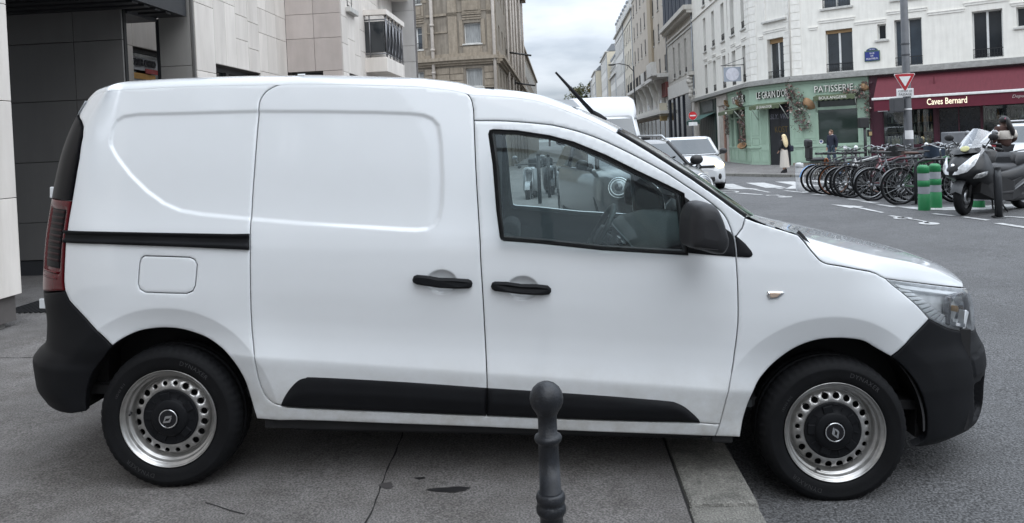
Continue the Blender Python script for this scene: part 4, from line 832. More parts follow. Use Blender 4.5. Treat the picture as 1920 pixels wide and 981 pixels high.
mark('arrow_marking',[(5.17,15.25),(5.24,14.42),(5.33,14.50),(5.385,13.42),(5.455,13.46),(5.44,14.52),(5.56,14.62)])
mark('arrow_marking',[(5.48,23.6),(5.36,22.3),(5.41,22.35),(5.32,20.3),(5.40,20.3),(5.50,22.3),(5.62,22.2)])
def ring(name,cx,cy,rx,ry,wd,full=False):
    n=28; m=MB(); o_=[(cx+rx*math.cos(2*PI*j/n),cy+ry*math.sin(2*PI*j/n)) for j in range(n)]; i_=[(cx+(rx-wd)*math.cos(2*PI*j/n),cy+(ry-wd)*math.sin(2*PI*j/n)) for j in range(n)]
    if full: return mark(name,o_)
    m.add([(x,y,gz(x,y)+.008) for x,y in o_+i_],[(j,(j+1)%n,n+(j+1)%n,n+j) for j in range(n)]); o=m.build(name,PAINT); o.parent=road
def bike_mark(x,y,s,ry=1.6):
    ring('bicycle_marking',x,y,.17*s,.17*s*ry,.06); ring('bicycle_marking',x+.04,y-1.0*s,.17*s,.17*s*ry,.06,True)
    mark('bicycle_marking',[(x-.02,y-.05),(x+.14*s,y-.30*s),(x+.16*s,y-.62*s),(x+.10*s,y-.62*s),(x+.08*s,y-.30*s),(x-.05,y)])
    mark('bicycle_marking',[(x+.10*s,y-.62*s),(x+.16*s,y-.62*s),(x+.06,y-1.0*s),(x-.0,y-.95*s)])
bike_mark(5.36,12.55,.78,1.3); bike_mark(5.05,18.9,.9,1.6); ring('bicycle_marking',4.55,21.6,.28,.75,.09); mark('bicycle_marking',[(4.5,20.6),(4.75,20.5),(4.95,19.3),(4.85,19.2),(4.62,20.2)])
# ================================================================== FACADE TOOLS
def FM(A,B,z):
    a=math.atan2(B[1]-A[1],B[0]-A[0]); return T(A[0],A[1],z)@RZ(a)
GLD=PM('window_glass_dark',(.022,.026,.030),rough=.06,var=.3,vs_=1.2,spec=.75); GLB=PM('window_glass_blue',(.05,.062,.075),rough=.07,var=.3,vs_=1,spec=.75); CURT=PM('window_glass_curtain',(.30,.305,.30),rough=.25,var=.35,vs_=5,stretch=(6,1,.4))
WFR=PM('white_window_frame',(.62,.62,.60),rough=.5,var=.08); IRON=PM('wrought_iron',(.013,.013,.014),rough=.5); SILL=PM('stone_sill',(.50,.49,.46),rough=.8,var=.15); BLIND=PM('wood_blind',(.30,.19,.09),rough=.7,var=.2,stretch=(1,1,14))
ZINC=PM('zinc_roof',(.22,.235,.25),rough=.45,metal=.3,var=.15,orand=.1)
_MC={}
def cached(key,fn):
    if key not in _MC: _MC[key]=fn()
    return _MC[key]
def wall(parent,M,W,H,holes,mat,dep=.20,name='wall',zb=-.4,u0=0):
    us=sorted({u0,W,*[h[0] for h in holes],*[h[1] for h in holes]}); zs=sorted({zb,H,*[h[2] for h in holes],*[h[3] for h in holes]}); m=MB()
    for i in range(len(us)-1):
        for j in range(len(zs)-1):
            cu,cz=(us[i]+us[i+1])/2,(zs[j]+zs[j+1])/2
            if any(h[0]<cu<h[1] and h[2]<cz<h[3] for h in holes): continue
            m.add([(us[i],0,zs[j]),(us[i+1],0,zs[j]),(us[i+1],0,zs[j+1]),(us[i],0,zs[j+1])],[(0,1,2,3)])
    for a,b,c,d in [h[:4] for h in holes]:
        for p,q in (((a,c),(a,d)),((a,d),(b,d)),((b,d),(b,c)),((b,c),(a,c))): m.add([(p[0],0,p[1]),(p[0],dep,p[1]),(q[0],dep,q[1]),(q[0],0,q[1])],[(0,1,2,3)])
        m.add([(a,dep,c),(b,dep,c),(b,dep,d),(a,dep,d)],[(0,1,2,3)])
    return put(m.build(name,mat),parent,M)
def window(parent,M,u0,u1,z0,z1,dep=.20,leaves=2,rail=None,sill=True,glass=None,fr=.055,frame=WFR,blind=0,tr=(),detail=True):
    w_,h_=u1-u0,z1-z0; k=('w',round(w_,2),round(h_,2),leaves,round(fr,3),tr,detail)
    def mk():
        m=MB(); y0,y1=-.06,-.004
        m.box((0,y0,0),(fr,y1,h_)); m.box((w_-fr,y0,0),(w_,y1,h_)); m.box((fr,y0,0),(w_-fr,y1,fr)); m.box((fr,y0,h_-fr),(w_-fr,y1,h_))
        if leaves==2: m.box((w_/2-fr*.8,y0-.012,fr),(w_/2+fr*.8,y1-.002,h_-fr))
        for t in tr: m.box((fr,y0+.004,h_*t-.014),(w_-fr,y1-.003,h_*t+.014))
        return m.mesh('window')
    o=link('window',cached(k,mk),frame); Mw=M@T(u0,dep,z0); put(o,parent,Mw)
    def mp():
        m=MB(); m.add([(fr*.8,-.02,fr*.8),(w_-fr*.8,-.02,fr*.8),(w_-fr*.8,-.02,h_-fr*.8),(fr*.8,-.02,h_-fr*.8)],[(0,1,2,3)]); return m.mesh('pane')
    p=link('pane',cached(('p',)+k[1:3]+(round(fr,3),),mp).copy(),None); p.data.materials.append(glass or rnd.choice([GLD,GLD,GLB,GLB,CURT])); p.parent=o
    if sill and detail:
        def ms(): m=MB(); m.box((-.12,-dep-.09,-.10),(w_+.12,-dep+.01,-.005),bev=.012); return m.mesh('sill')
        s_=link('sill',cached(('s',k[1],dep),ms),SILL); s_.parent=o
    if rail:
        def mr():
            m=MB(); y=-dep+.03 if rail!='out' else -dep-.09; hh=.42 if h_>1 else .3
            if not detail: 
                for j in range(5): m.box((.02+(w_-.06)*j/4,y,.02),(.05+(w_-.06)*j/4,y+.02,hh))
                m.box((0,y,hh-.03),(w_,y+.02,hh)); return m.mesh('window_rail')
            m.box((-.03,y-.015,hh-.02),(w_+.03,y+.015,hh+.015)); m.box((0,y-.008,.05),(w_,y+.008,.07)); n=max(5,int(w_/.11))
            for j in range(n+1): x=w_*j/n; m.box((x-.007,y-.007,.03),(x+.007,y+.007,hh))
            for j in range(n): 
                x=w_*(j+.5)/n; m.tube([(x+.04*math.cos(a),y,.16+.055*math.sin(a)) for a in np.linspace(0,2*PI,9)[:-1]],.006,4,closed=True)
            return m.mesh('window_rail')
        r_=link('window_rail',cached(('r',k[1],k[2]>1,rail,detail,dep),mr),IRON); r_.parent=o
    if blind:
        m=MB(); m.box((.01,-.10,h_-blind),(w_-.01,-.065,h_-.005)); b_=m.build('roller_blind',BLIND); b_.parent=o
    return o
def strip_part(parent,M,name,mat,boxes,bev=0):
    m=MB()
    for lo,hi in boxes: m.box(lo,hi,bev=bev)
    return put(m.build(name,mat),parent,M)
def sign_text(parent,M,txt,u0,u1,z0,z1,y,mat,name='sign_lettering',ext=.012,**k):
    m=MB(); rect_text(m,txt,u1-u0,z1-z0,T((u0+u1)/2,y,(z0+z1)/2)@RX(PI/2),ext=ext,**k); return put(m.build(name,mat),parent,M)
# ================================================================== LEFT: stone-clad block with a carriage entrance
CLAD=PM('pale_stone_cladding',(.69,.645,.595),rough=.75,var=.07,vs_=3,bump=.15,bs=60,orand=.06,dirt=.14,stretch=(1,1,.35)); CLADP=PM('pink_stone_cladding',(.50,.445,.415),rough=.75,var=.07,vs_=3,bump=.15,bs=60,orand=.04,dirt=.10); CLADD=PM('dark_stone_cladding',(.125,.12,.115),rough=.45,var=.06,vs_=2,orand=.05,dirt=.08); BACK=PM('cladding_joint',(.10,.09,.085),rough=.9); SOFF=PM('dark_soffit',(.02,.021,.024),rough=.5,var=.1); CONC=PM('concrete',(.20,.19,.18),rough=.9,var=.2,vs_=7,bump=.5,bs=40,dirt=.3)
lb=thing('office_building','pale stone-clad building with a dark carriage entrance behind the rear of the white van','building',(-6,10,.08))
def slab(M,u0,u1,z0,z1,mat,th=.03,gap=.006,name='stone_panel'):
    w_,h_=u1-u0-gap,z1-z0-gap
    def mk(): m=MB(); m.box((0,-th,0),(w_,0,h_),bev=.003); return m.mesh(name)
    me=cached(('slab',round(w_,3),round(h_,3),th,mat.name),mk); o=link(name,me,mat if not me.materials else None); return put(o,lb,M@T(u0+gap/2,0,z0+gap/2))
def slabs(M,us,zs,mat,skip=(),**k):
    for i in range(len(us)-1):
        zz=zs[i] if isinstance(zs[0],(list,tuple)) else zs
        for j in range(len(zz)-1):
            cu,cz=(us[i]+us[i+1])/2,(zz[j]+zz[j+1])/2
            if any(s[0]<cu<s[1] and s[2]<cz<s[3] for s in skip): continue
            slab(M,us[i],us[i+1],zz[j],zz[j+1],mat,**k)
LX=-4.65
Mp=FM((LX-.03,6.32),(LX-.03,9.78),0)@T(0,0,0)
MS=T(LX-.03,0,0)@RZ(PI/2)          # street faces of this block: u = world Y, outward = +X
# pillar left of the entrance
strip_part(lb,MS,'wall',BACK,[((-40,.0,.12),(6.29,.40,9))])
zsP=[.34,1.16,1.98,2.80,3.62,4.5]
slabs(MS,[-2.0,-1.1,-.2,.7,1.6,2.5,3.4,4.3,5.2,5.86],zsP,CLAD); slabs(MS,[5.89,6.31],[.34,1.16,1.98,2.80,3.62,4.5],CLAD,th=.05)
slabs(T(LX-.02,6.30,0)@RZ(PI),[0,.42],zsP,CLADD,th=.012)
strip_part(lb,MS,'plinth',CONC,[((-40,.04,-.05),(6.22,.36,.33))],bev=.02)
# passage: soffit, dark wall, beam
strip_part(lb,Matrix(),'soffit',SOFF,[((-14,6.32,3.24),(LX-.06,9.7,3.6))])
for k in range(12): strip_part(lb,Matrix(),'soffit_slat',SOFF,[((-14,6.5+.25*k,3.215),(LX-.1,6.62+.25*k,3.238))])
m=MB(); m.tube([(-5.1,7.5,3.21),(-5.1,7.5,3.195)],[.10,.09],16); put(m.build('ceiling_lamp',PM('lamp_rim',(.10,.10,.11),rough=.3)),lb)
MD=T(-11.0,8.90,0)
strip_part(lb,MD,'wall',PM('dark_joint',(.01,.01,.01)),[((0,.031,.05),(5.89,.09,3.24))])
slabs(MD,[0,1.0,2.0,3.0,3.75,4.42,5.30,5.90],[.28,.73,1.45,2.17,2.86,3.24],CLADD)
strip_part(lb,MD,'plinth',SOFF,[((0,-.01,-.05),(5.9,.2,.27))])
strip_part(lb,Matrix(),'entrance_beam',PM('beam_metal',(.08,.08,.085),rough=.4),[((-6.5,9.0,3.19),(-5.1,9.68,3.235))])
# grating in the paving
gm=MB()
for k in range(14): gm.box((-5.2+.05*k,6.75,pz(-5)+.002),(-5.18+.05*k,7.45,pz(-5)+.012))
put(gm.build('drain_grating',IRON),lb)
# inner court wall with the poster window
MI=T(-7.0,0,0)@RZ(PI/2)
strip_part(lb,MI,'wall',BACK,[((9.4,.02,-.1),(12.42,.3,6)),((13.9,.02,-.1),(17,.3,6)),((12.42,.02,3.31),(13.9,.3,6)),((12.42,.02,-.1),(13.9,.3,.9))])
slabs(MI,[9.6,10.5,11.4,12.02,12.42,13.2,13.9,14.8,16],[[-.1,1.2,2.4,3.31,4.4,6]]*8,CLAD,skip=[(12.42,13.9,.9,3.31)])
w_=window(lb,MI,12.42,13.9,.9,3.31,dep=.18,leaves=1,sill=False,glass=GLD,frame=PM('grey_frame',(.10,.10,.105),rough=.4))
POST=PM('poster_paper',(.55,.56,.58),rough=.5); ORG=PM('poster_orange',(.62,.32,.06),rough=.5); REDP=PM('poster_red',(.40,.03,.03),rough=.5); INK=PM('poster_ink',(.03,.03,.035),rough=.5)
po=strip_part(lb,MI,'poster',POST,[((12.5,.10,1.0),(13.30,.11,2.84))])
strip_part(lb,MI,'poster_border',ORG,[((12.5,.09,2.80),(13.32,.099,2.90)),((13.25,.09,1.0),(13.32,.099,2.80))])
strip_part(lb,MI,'sign_board',POST,[((12.5,.085,2.95),(13.45,.10,3.17))]); strip_part(lb,MI,'sign_board',REDP,[((12.98,.075,2.91),(13.45,.084,2.99))])
sign_text(lb,MI,'CASIER CHINO',12.55,13.3,3.02,3.14,.07,INK); sign_text(lb,MI,'DEVELOPPEMENT',12.82,13.18,2.70,2.75,.08,INK); sign_text(lb,MI,'ET IMPRESSION',12.86,13.16,2.62,2.67,.08,INK); sign_text(lb,MI,'10mn',12.88,13.15,2.42,2.57,.08,INK)
m=MB(); m.ball((12.68,.09,2.48),(.13,.012,.10),16,8); put(m.build('poster_picture',INK),lb,MI)
# street front beyond the entrance
strip_part(lb,Matrix(),'wall',BACK,[((-5.12,9.81,-.1),(LX-.035,10.36,5.8)),((-5.15,10.36,2.70),(LX-.035,13.2,5.8)),((-5.15,11.95,-.1),(LX-.035,13.2,2.70))])
MC=T(-5.12,9.78,0); slabs(MC,[0,.425],[.1,.95,1.8,2.62,3.5,4.4],PM('grey_stone_column',(.27,.26,.245),rough=.5,var=.06,vs_=2,dirt=.1),th=.02); slabs(MC,[.43,.47],[.1,1.8,3.5,5.2],CLADD,th=.03)  # column's near face coloured darker than its street face: shade put into the stone
strip_part(lb,Matrix(),'column_return',SOFF,[((-5.16,9.76,-.1),(-5.125,9.95,3.24))])
c_=[9.80,10.36,10.72,11.08,11.52,11.95,12.3,12.72,13.19]
zc=[[.1,.95,1.8,2.56,3.45,4.4,5.3]]*1+[[2.70,3.60,4.5,5.4]]*2+[[2.70,3.14,3.50,4.3,5.2]]*1+[[2.70,3.05,3.46,4.2,5.2]]*1+[[.1,1,1.9,2.74,3.35,3.74,4.6,5.3]]*3
slabs(MS,c_,zc,CLAD)
w_=window(lb,MS@T(0,.035,0),10.36,11.95,1.0,2.70,dep=.20,leaves=2,sill=False,glass=GLD,frame=PM('grey_frame',(.10,.10,.105),rough=.4)); strip_part(lb,MS,'wall',CLAD,[((10.36,.0,-.1),(11.95,.2,1.0))])
MF=T(LX,13.22,0); strip_part(lb,MF,'wall',BACK,[((.95-.98,.031,2.82),(.94,.3,9)),((.62,.031,-.1),(.94,.3,2.82)),((-.03,.031,-.1),(.06,.3,2.82))])
slabs(MF,[.0,.49,.97],[2.82,3.39,3.81,4.4,5.3],CLADP); slabs(MF,[.62,.97],[.1,1.0,1.9,2.82],CLADP)
strip_part(lb,MF,'garage_recess',SOFF,[((.0,.9,-.1),(.7,1.0,2.9))])
MX=T(-3.71,0,0)@RZ(PI/2); strip_part(lb,MX,'wall',BACK,[((13.24,.0,2.80),(17.9,.3,9)),((13.24,0,-.1),(13.6,.3,2.8)),((14.55,0,-.1),(17.9,.3,2.8))])
slabs(MX,[13.25,13.62,14.08,14.5,14.9,15.6,16.4,17.5],[[.1,1,1.9,2.80,3.3,3.78,4.6,5.4],[2.80,3.42,4.1,5.2],[2.80,3.18,3.95,5.2],[2.8,3.30,3.7,4.5,5.2],[.1,2.8,4.4,5.2],[.1,2.8,4.4,5.2],[.1,2.8,4.4,5.2]],CLAD)
window(lb,MX@T(0,-.03,0),13.66,14.0,3.98,5.1,dep=.06,leaves=1,sill=True,glass=CURT,frame=PM('grey_frame',(.10,.10,.105),rough=.4)); window(lb,MX@T(0,-.03,0),14.9,16.2,4.2,5.6,dep=.06,leaves=1,sill=False,glass=GLD)
# balcony with glazed chrome parapet
bx0,bx1,by0,by1=-3.71,-3.26,14.84,16.53
strip_part(lb,Matrix(),'balcony_slab',CLAD,[((bx0,by0,2.92),(bx1,by1,3.20))],bev=.006)
strip_part(lb,Matrix(),'balcony_coping',CLAD,[((bx0,by0-.03,4.02),(bx1+.03,by0+.10,4.12)),((bx1-.08,by0+.10,4.02),(bx1+.03,by1+.03,4.12))])
bp=strip_part(lb,Matrix(),'balcony_panel',GLD,[((bx0+.03,by0+.03,3.30),(bx1-.05,by0+.045,3.90)),((bx1-.05,by0+.05,3.30),(bx1-.035,by1-.05,3.90))])
m=MB()
for z in (3.27,3.93): m.tube([(bx0,by0+.02,z),(bx1-.04,by0+.02,z),(bx1-.02,by0+.04,z),(bx1-.02,by1-.02,z)],.013,6)
m.tube([(bx0+.13,by0+.015,3.20),(bx0+.13,by0+.015,4.04)],.013,6)
BST=PM('balcony_steel',(.22,.22,.23),rough=.35,metal=.6); put(m.build('balcony_rail',BST),lb)
for k in range(6):
    yy=by0+.08+.31*k; m=MB(); m.tube([(bx1-.015,yy,3.20),(bx1-.015,yy,4.03)],.014 if k%2 else .02,6)
    if k<5: m.tube([(bx1-.015,yy+.15+.075*math.sin(t*2*PI),3.28+.64*t) for t in np.linspace(0,1,9)],.009,5)
    put(m.build('baluster',BST),lb)
strip_part(lb,Matrix(),'upper_balcony',CLAD,[((bx0,15.9,4.75),(-3.30,17.5,5.0))])
ME=T(-3.75,17.6,0); strip_part(lb,ME,'wall',BACK,[((0,.031,-.1),(.54,.3,9))]); slabs(ME,[.02,.55],[-.1,.9,1.8,2.62,3.38,3.75,4.55,5.4],PM('grey_stone_cladding',(.42,.41,.40),rough=.75,var=.06,vs_=3,orand=.04,dirt=.1))
# storeys above, out of the frame; coloured darker to strengthen their reflection in the van
up=MB(); up.box((-8,-40,9),(LX-.04,9.2,19)); up.box((-14,-40,4.5),(LX-.06,6.3,9)); up.box((-8,6.3,3.605),(LX-.06,9.2,9)); up.box((-5.2,13.2,9),(-3.75,17.6,19)); put(up.build('upper_storeys',PM('darkened_stone',(.30,.28,.26),rough=.85,var=.1,dirt=.2)),lb)
for k in range(9):
    for j in range(5): window(lb,MS@T(0,-.0,0),-36+4.4*k,-34.4+4.4*k,5.6+2.9*j,7.4+2.9*j,dep=-.01,leaves=2,sill=False,glass=GLD,detail=False)
# ================================================================== RIGHT: white corner house with the bakery and the wine shop
q=1.17; U=lambda u:q*u; Hh=lambda z:q*(z+.1); BZ=-.365
PA,PB,PC=(10.47,42.59),(11.82,39.84),(20.0,34.52)
PD=(10.47,59.7); PE=(PB[0]+(PC[0]-PB[0])*2.0,PB[1]+(PC[1]-PB[1])*2.0)
M1=FM(PD,PA,BZ); M2=FM(PA,PB,BZ); M3=FM(PB,PE,BZ); L1=59.7-42.59; L2=math.hypot(PB[0]-PA[0],PB[1]-PA[1]); L3=math.hypot(PE[0]-PB[0],PE[1]-PB[1])
WHT=PM('white_render',(.77,.745,.685),rough=.85,var=.04,vs_=2.5,bump=.12,bs=50,dirt=.10); WHT2=PM('white_moulding',(.78,.755,.70),rough=.8,var=.05,dirt=.1); CORN=PM('zinc_cornice',(.30,.295,.28),rough=.6,var=.15,dirt=.2)
wb=thing('corner_building','white rendered corner house with french windows above the green bakery and the red wine shop','building',(11.5,40,BZ))
HT=15.5
def W_(M,u0,u1,z0,z1,**k): return window(wb,M,U(u0),U(u1),Hh(z0),Hh(z1),**k)
rows=[(3.82,5.55),(6.35,8.35),(9.1,10.9)]
# street face: five windows a floor plus slits
h1=[]; 
for z0,z1 in rows:
    for c,wd in ((3.9,.78),(6.4,.80),(8.95,.84),(11.25,.84),(13.55,.86)): h1.append((U(c-wd/2),U(c+wd/2),Hh(z0),Hh(z1)))
sl_=[(U(10.02),U(10.22),Hh(z0+.3),Hh(z1)) for z0,z1 in rows]
wall(wb,M1,L1,HT,h1+sl_,WHT,dep=.28)
for i,h in enumerate(h1): window(wb,M1,*h,dep=.28,leaves=2,rail=True,glass=None if i%3 else GLD,tr=(.75,),sill=Hh(6)<h[2])
for h in sl_: window(wb,M1,*h,dep=.2,leaves=1,fr=.03,sill=False)
# corner face
h2=[(U(1.16),U(2.21),Hh(3.71),Hh(5.52))]; wall(wb,M2,L2,HT,h2,WHT,dep=.30)
window(wb,M2,*h2[0],dep=.30,leaves=2,rail=True,sill=False,blind=.24,tr=(),glass=GLD)
strip_part(wb,M2,'blind_window',WHT2,[((U(.98),-.03,Hh(6.34)),(U(1.12),0,Hh(9))),((U(2.26),-.03,Hh(6.34)),(U(2.40),0,Hh(9)))]); strip_part(wb,M2,'sill',SILL,[((U(.92),-.14,Hh(6.24)),(U(2.45),0,Hh(6.33)))],bev=.015)
# long face
h3=[(U(1.44),U(2.50),Hh(3.76),Hh(5.53)),(U(3.45),U(3.77),Hh(4.92),Hh(5.54)),(U(4.07),U(5.05),Hh(3.77),Hh(5.63)),(U(6.75),U(7.73),Hh(3.81),Hh(5.61)),(U(8.16),U(8.5),Hh(4.85),Hh(5.58)),
    (U(1.36),U(2.46),Hh(6.45),Hh(8.3)),(U(4.05),U(5.05),Hh(6.45),Hh(8.3)),(U(6.72),U(7.7),Hh(6.45),Hh(8.3)),(U(9.4),U(10.4),Hh(3.8),Hh(5.6)),(U(9.4),U(10.4),Hh(6.45),Hh(8.3)),(U(12),U(13),Hh(3.8),Hh(5.6))]
wall(wb,M3,L3,HT,h3+[(U(3.58),U(5.36),Hh(.60),Hh(2.2)),(U(7.02),U(13),Hh(.60),Hh(2.2))],WHT,dep=.62)
for i,h in enumerate(h3): window(wb,M3,*h,dep=.24,leaves=1 if i in (1,4) else 2,rail=False if i in (1,4) else True,blind=.17 if i==0 else 0,sill=i in (1,4,5,6,7),glass=GLD if i in (0,1,3,4) else GLB,frame=PM('grey_white_frame',(.45,.45,.44),rough=.5) if i in (2,) else WFR)
bxs=[]
def mould(M,u0,u1,z,t=.10): strip_part(wb,M,'wall_moulding',WHT2,[((U(u0),-.035,Hh(z)),(U(u1),.0,Hh(z)+t)),((U(u0)-.03,-.06,Hh(z)+t),(U(u1)+.03,.0,Hh(z)+t+.035))])
for a,b,z in ((1.19,2.60,5.86),(2.62,3.76,5.62),(3.82,5.24,5.88),(5.28,6.5,5.66),(6.52,7.95,5.86),(8.0,9.2,5.64),(.80,1.12,5.62)): mould(M3,a,b,z)
for a,b,z in ((.95,2.35,5.80),(2.4,2.62,5.60),(.62,.90,5.60)): mould(M2,a,b,z)
for c in (3.9,6.4,8.95,11.25,13.55): mould(M1,c-.5,c+.5,5.78)
for c in (5.15,7.65,12.4): mould(M1,c-.5,c+.5,5.56)
strip_part(wb,M1,'string_course',WHT2,[((0,-.08,Hh(8.75)),(L1-1.2,.0,Hh(8.85)))])
# rusticated quoins either side of the corner
for k in range(26):
    z=Hh(3.72)+.0+k*.40
    for M,u0,u1 in ((M1,L1-.95,L1-.52),(M1,L1-.48,L1-.02),(M2,.02,.55),(M2,L2-.50,L2-.02),(M3,.02,.52),(M1,.05,.55)):
        strip_part(wb,M,'quoin',WHT2,[((u0,-.022,z),(u1,.0,z+.372))],bev=.006)
m=MB(); m.tube([(L2-.0,-.05,Hh(3.6)),(L2-.0,-.05,14)],.035,6); put(m.build('cable_pipe',WHT2),wb,M2)
# cornice over the shops
for M,Ln,ex in ((M1,L1,0),(M2,L2,0),(M3,L3,0)):
    strip_part(wb,M,'shop_cornice',CORN,[((-.05,-.42,Hh(3.50)),(Ln+.05,.0,Hh(3.56))),((-.03,-.34,Hh(3.56)),(Ln+.03,-.002,Hh(3.63))),((-.02,-.22,Hh(3.63)),(Ln+.02,-.003,Hh(3.70))),((-.02,-.10,Hh(3.70)),(Ln+.02,-.004,Hh(3.75)))])
strip_part(wb,Matrix(),'roof',ZINC,[((10.6,44,BZ+HT),(30,59.5,BZ+HT+.3))])
# street name plate
BLUE=PM('enamel_blue',(.03,.045,.20),rough=.3,var=.05); GRN=PM('enamel_green',(.07,.13,.10),rough=.35); WENA=PM('enamel_white',(.72,.72,.72),rough=.35)
pq_=thing('street_name_plate','blue enamel street name plate with green border and white letters on the white wall','street sign',M=M3@T(U(3.23),-.03,Hh(4.08)))
def plate_poly(g): 
    w,h=U(.29)-g,U(.42); P=[(-w,g),(w,g),(w,h-g),(.26-g*.5,h-g)]+[((.26-g*.5)*math.cos(a),h-g+(.15-g*.2)*math.sin(a)) for a in np.linspace(0,PI,12)[1:-1]]+[(-.26+g*.5,h-g),(-w,h-g)]; return P
m=MB(); m.prism(plate_poly(0),-.02,.0,M=RX(PI/2)); put(m.build('plate_border',GRN),pq_,WM(pq_)@T(0,-.02,0))
m=MB(); m.box((-U(.26),-.035,.04),(U(.26),-.025,U(.38))); m.prism([(.20*math.cos(a),U(.44)+.10*math.sin(a)) for a in np.linspace(0,PI,12)],.025,.035,M=RX(PI/2)); put(m.build('plate_field',BLUE),pq_,WM(pq_))
for t_,z0,z1,hw in (('11e Arrt',.53,.60,.12),('RUE',.34,.41,.10),('DE',.22,.29,.06),('MONTREUIL',.08,.16,.26)): sign_text(pq_,WM(pq_),t_,-hw,hw,z0,z1,-.04,WENA,ext=.003)
# ---------------------------------------------------------------- bakery
SAGE=PM('sage_green_paint',(.33,.445,.345),rough=.5,var=.05,vs_=3,dirt=.06); SAGED=PM('olive_awning',(.085,.105,.055),rough=.8,var=.12); GOLDL=PM('sign_letter_white',(.74,.72,.66),rough=.4); LETK=PM('letter_side',(.02,.025,.02),rough=.5)
SHG=PM('shop_glass',(.022,.035,.028),rough=.05,var=.3,vs_=.8,spec=.7); SHI=PM('shop_dark',(.012,.013,.014),rough=.5)
bs=thing('bakery_shopfront','sage green bakery shopfront on the corner with flower garlands and white letters','shopfront',(12,40,BZ))
def bpart(name,M,boxes,mat=SAGE,bev=0): return strip_part(bs,M,name,mat,boxes,bev)
y0_=-.12
def framed(M,u0,u1,z0,z1,y,t=.05,dp=.018):
    """raised moulding frame round a joinery panel"""
    bpart('panel_moulding',M,[((u0,y-dp,z0),(u1,y,z0+t*.5)),((u0,y-dp,z1-t*.5),(u1,y,z1)),((u0,y-dp,z0+t*.5),(u0+t*.5,y,z1-t*.5)),((u1-t*.5,y-dp,z0+t*.5),(u1,y,z1-t*.5))])
# left (street) part: u 9.9..14.6
a0,a1=U(10.05),L1
bpart('fascia',M1,[((a0,y0_,Hh(2.70)),(a1+.03,-.002,Hh(3.48))),((a0,y0_-.05,Hh(2.66)),(a1+.03,y0_,Hh(2.74))),((a0,y0_-.06,Hh(3.38)),(a1+.03,y0_,Hh(3.48)))])
bpart('pilaster',M1,[((a0,y0_,Hh(-.1)),(a0+.55,-.002,Hh(2.66)))]); bpart('pilaster',M1,[((a1-1.15,y0_,Hh(-.1)),(a1+.03,-.002,Hh(2.66)))]); bpart('pilaster',M1,[((a0+1.35,y0_,Hh(.72)),(a0+1.75,-.002,Hh(2.66)))])
bpart('stall_riser',M1,[((a0+.55,y0_-.01,Hh(-.1)),(a1-1.15,-.002,Hh(.66))),((a0-.02,y0_-.05,Hh(.66)),(a1+.03,y0_,Hh(.73)))])
for u0,u1 in ((a0+.06,a0+.50),(a0+.62,a0+1.4),(a0+1.5,a0+2.4),(a0+2.5,a1-1.2),(a1-1.08,a1-.08)): framed(M1,u0,u1,Hh(.05),Hh(.58),y0_-.01)
framed(M1,a1-1.05,a1-.10,Hh(.82),Hh(1.15),y0_); framed(M1,a1-1.05,a1-.10,Hh(1.25),Hh(2.55),y0_)
for u0,u1 in ((a0+.55,a0+1.35),(a0+1.75,a1-1.15)):
    bpart('shop_window',M1,[((u0,-.03,Hh(.73)),(u1,-.004,Hh(2.66)))],SHG); bpart('window_frame',M1,[((u0,-.10,Hh(.73)),(u0+.07,-.031,Hh(2.66))),((u1-.07,-.10,Hh(.73)),(u1,-.031,Hh(2.66))),((u0+.07,-.10,Hh(2.10)),(u1-.07,-.031,Hh(2.17))),(((u0+u1)/2-.03,-.09,Hh(.73)),((u0+u1)/2+.03,-.031,Hh(2.1)))])
def awning(M,u0,u1,zt,zb,out,mat,txt=None,n=9,pr=bs,tu=None):
    m=MB(); m.add([(u0,-.06,zt),(u1,-.06,zt),(u1,-out,zb),(u0,-out,zb)],[(0,1,2,3)]); m.add([(u0,-.06,zt),(u0,-out,zb),(u0,-out,zb-.02),(u0,-.06,zb+.02)],[(0,1,2,3)]); m.add([(u1,-.06,zt),(u1,-out,zb),(u1,-out,zb-.02),(u1,-.06,zb+.02)],[(3,2,1,0)])
    vs=[];N_=n*6
    for j in range(N_+1): u=u0+(u1-u0)*j/N_; d=.17+.05*abs(math.sin(PI*j/6)); vs+=[(u,-out,zb),(u,-out-.008,zb-d)]
    m.add(vs,[(2*j,2*j+1,2*j+3,2*j+2) for j in range(N_)]); o=put(m.build('awning',mat),pr,M)
    for u in (u0+.03,u1-.03):
        k=MB(); k.tube([(u,-.12,zb-.75),(u,-out+.02,zb)],.018,6); put(k.build('awning_arm',PM('awning_arm',(.45,.47,.42),rough=.5)),pr,M)
    if txt: sign_text(pr,M,txt,*tu,zb-.155,zb-.015,-out-.016,GOLDL,ext=.003)
    return o
awning(M1,a0+.1,a1-1.2,Hh(2.66),Hh(2.50),.75,SAGED,None); strip_part(bs,M1,'awning_label',GOLDL,[(((a0+a1)/2-.55,-.765,Hh(2.36)),((a0+a1)/2-.15,-.76,Hh(2.47)))])
sign_text(bs,M1,'TRAITEUR',a0+1.5,a1-.9,Hh(2.86),Hh(3.20),y0_-.05,LETK,ext=.05); sign_text(bs,M1,'TRAITEUR',a0+1.5,a1-.9,Hh(2.86),Hh(3.20),y0_-.103,GOLDL,ext=.003)
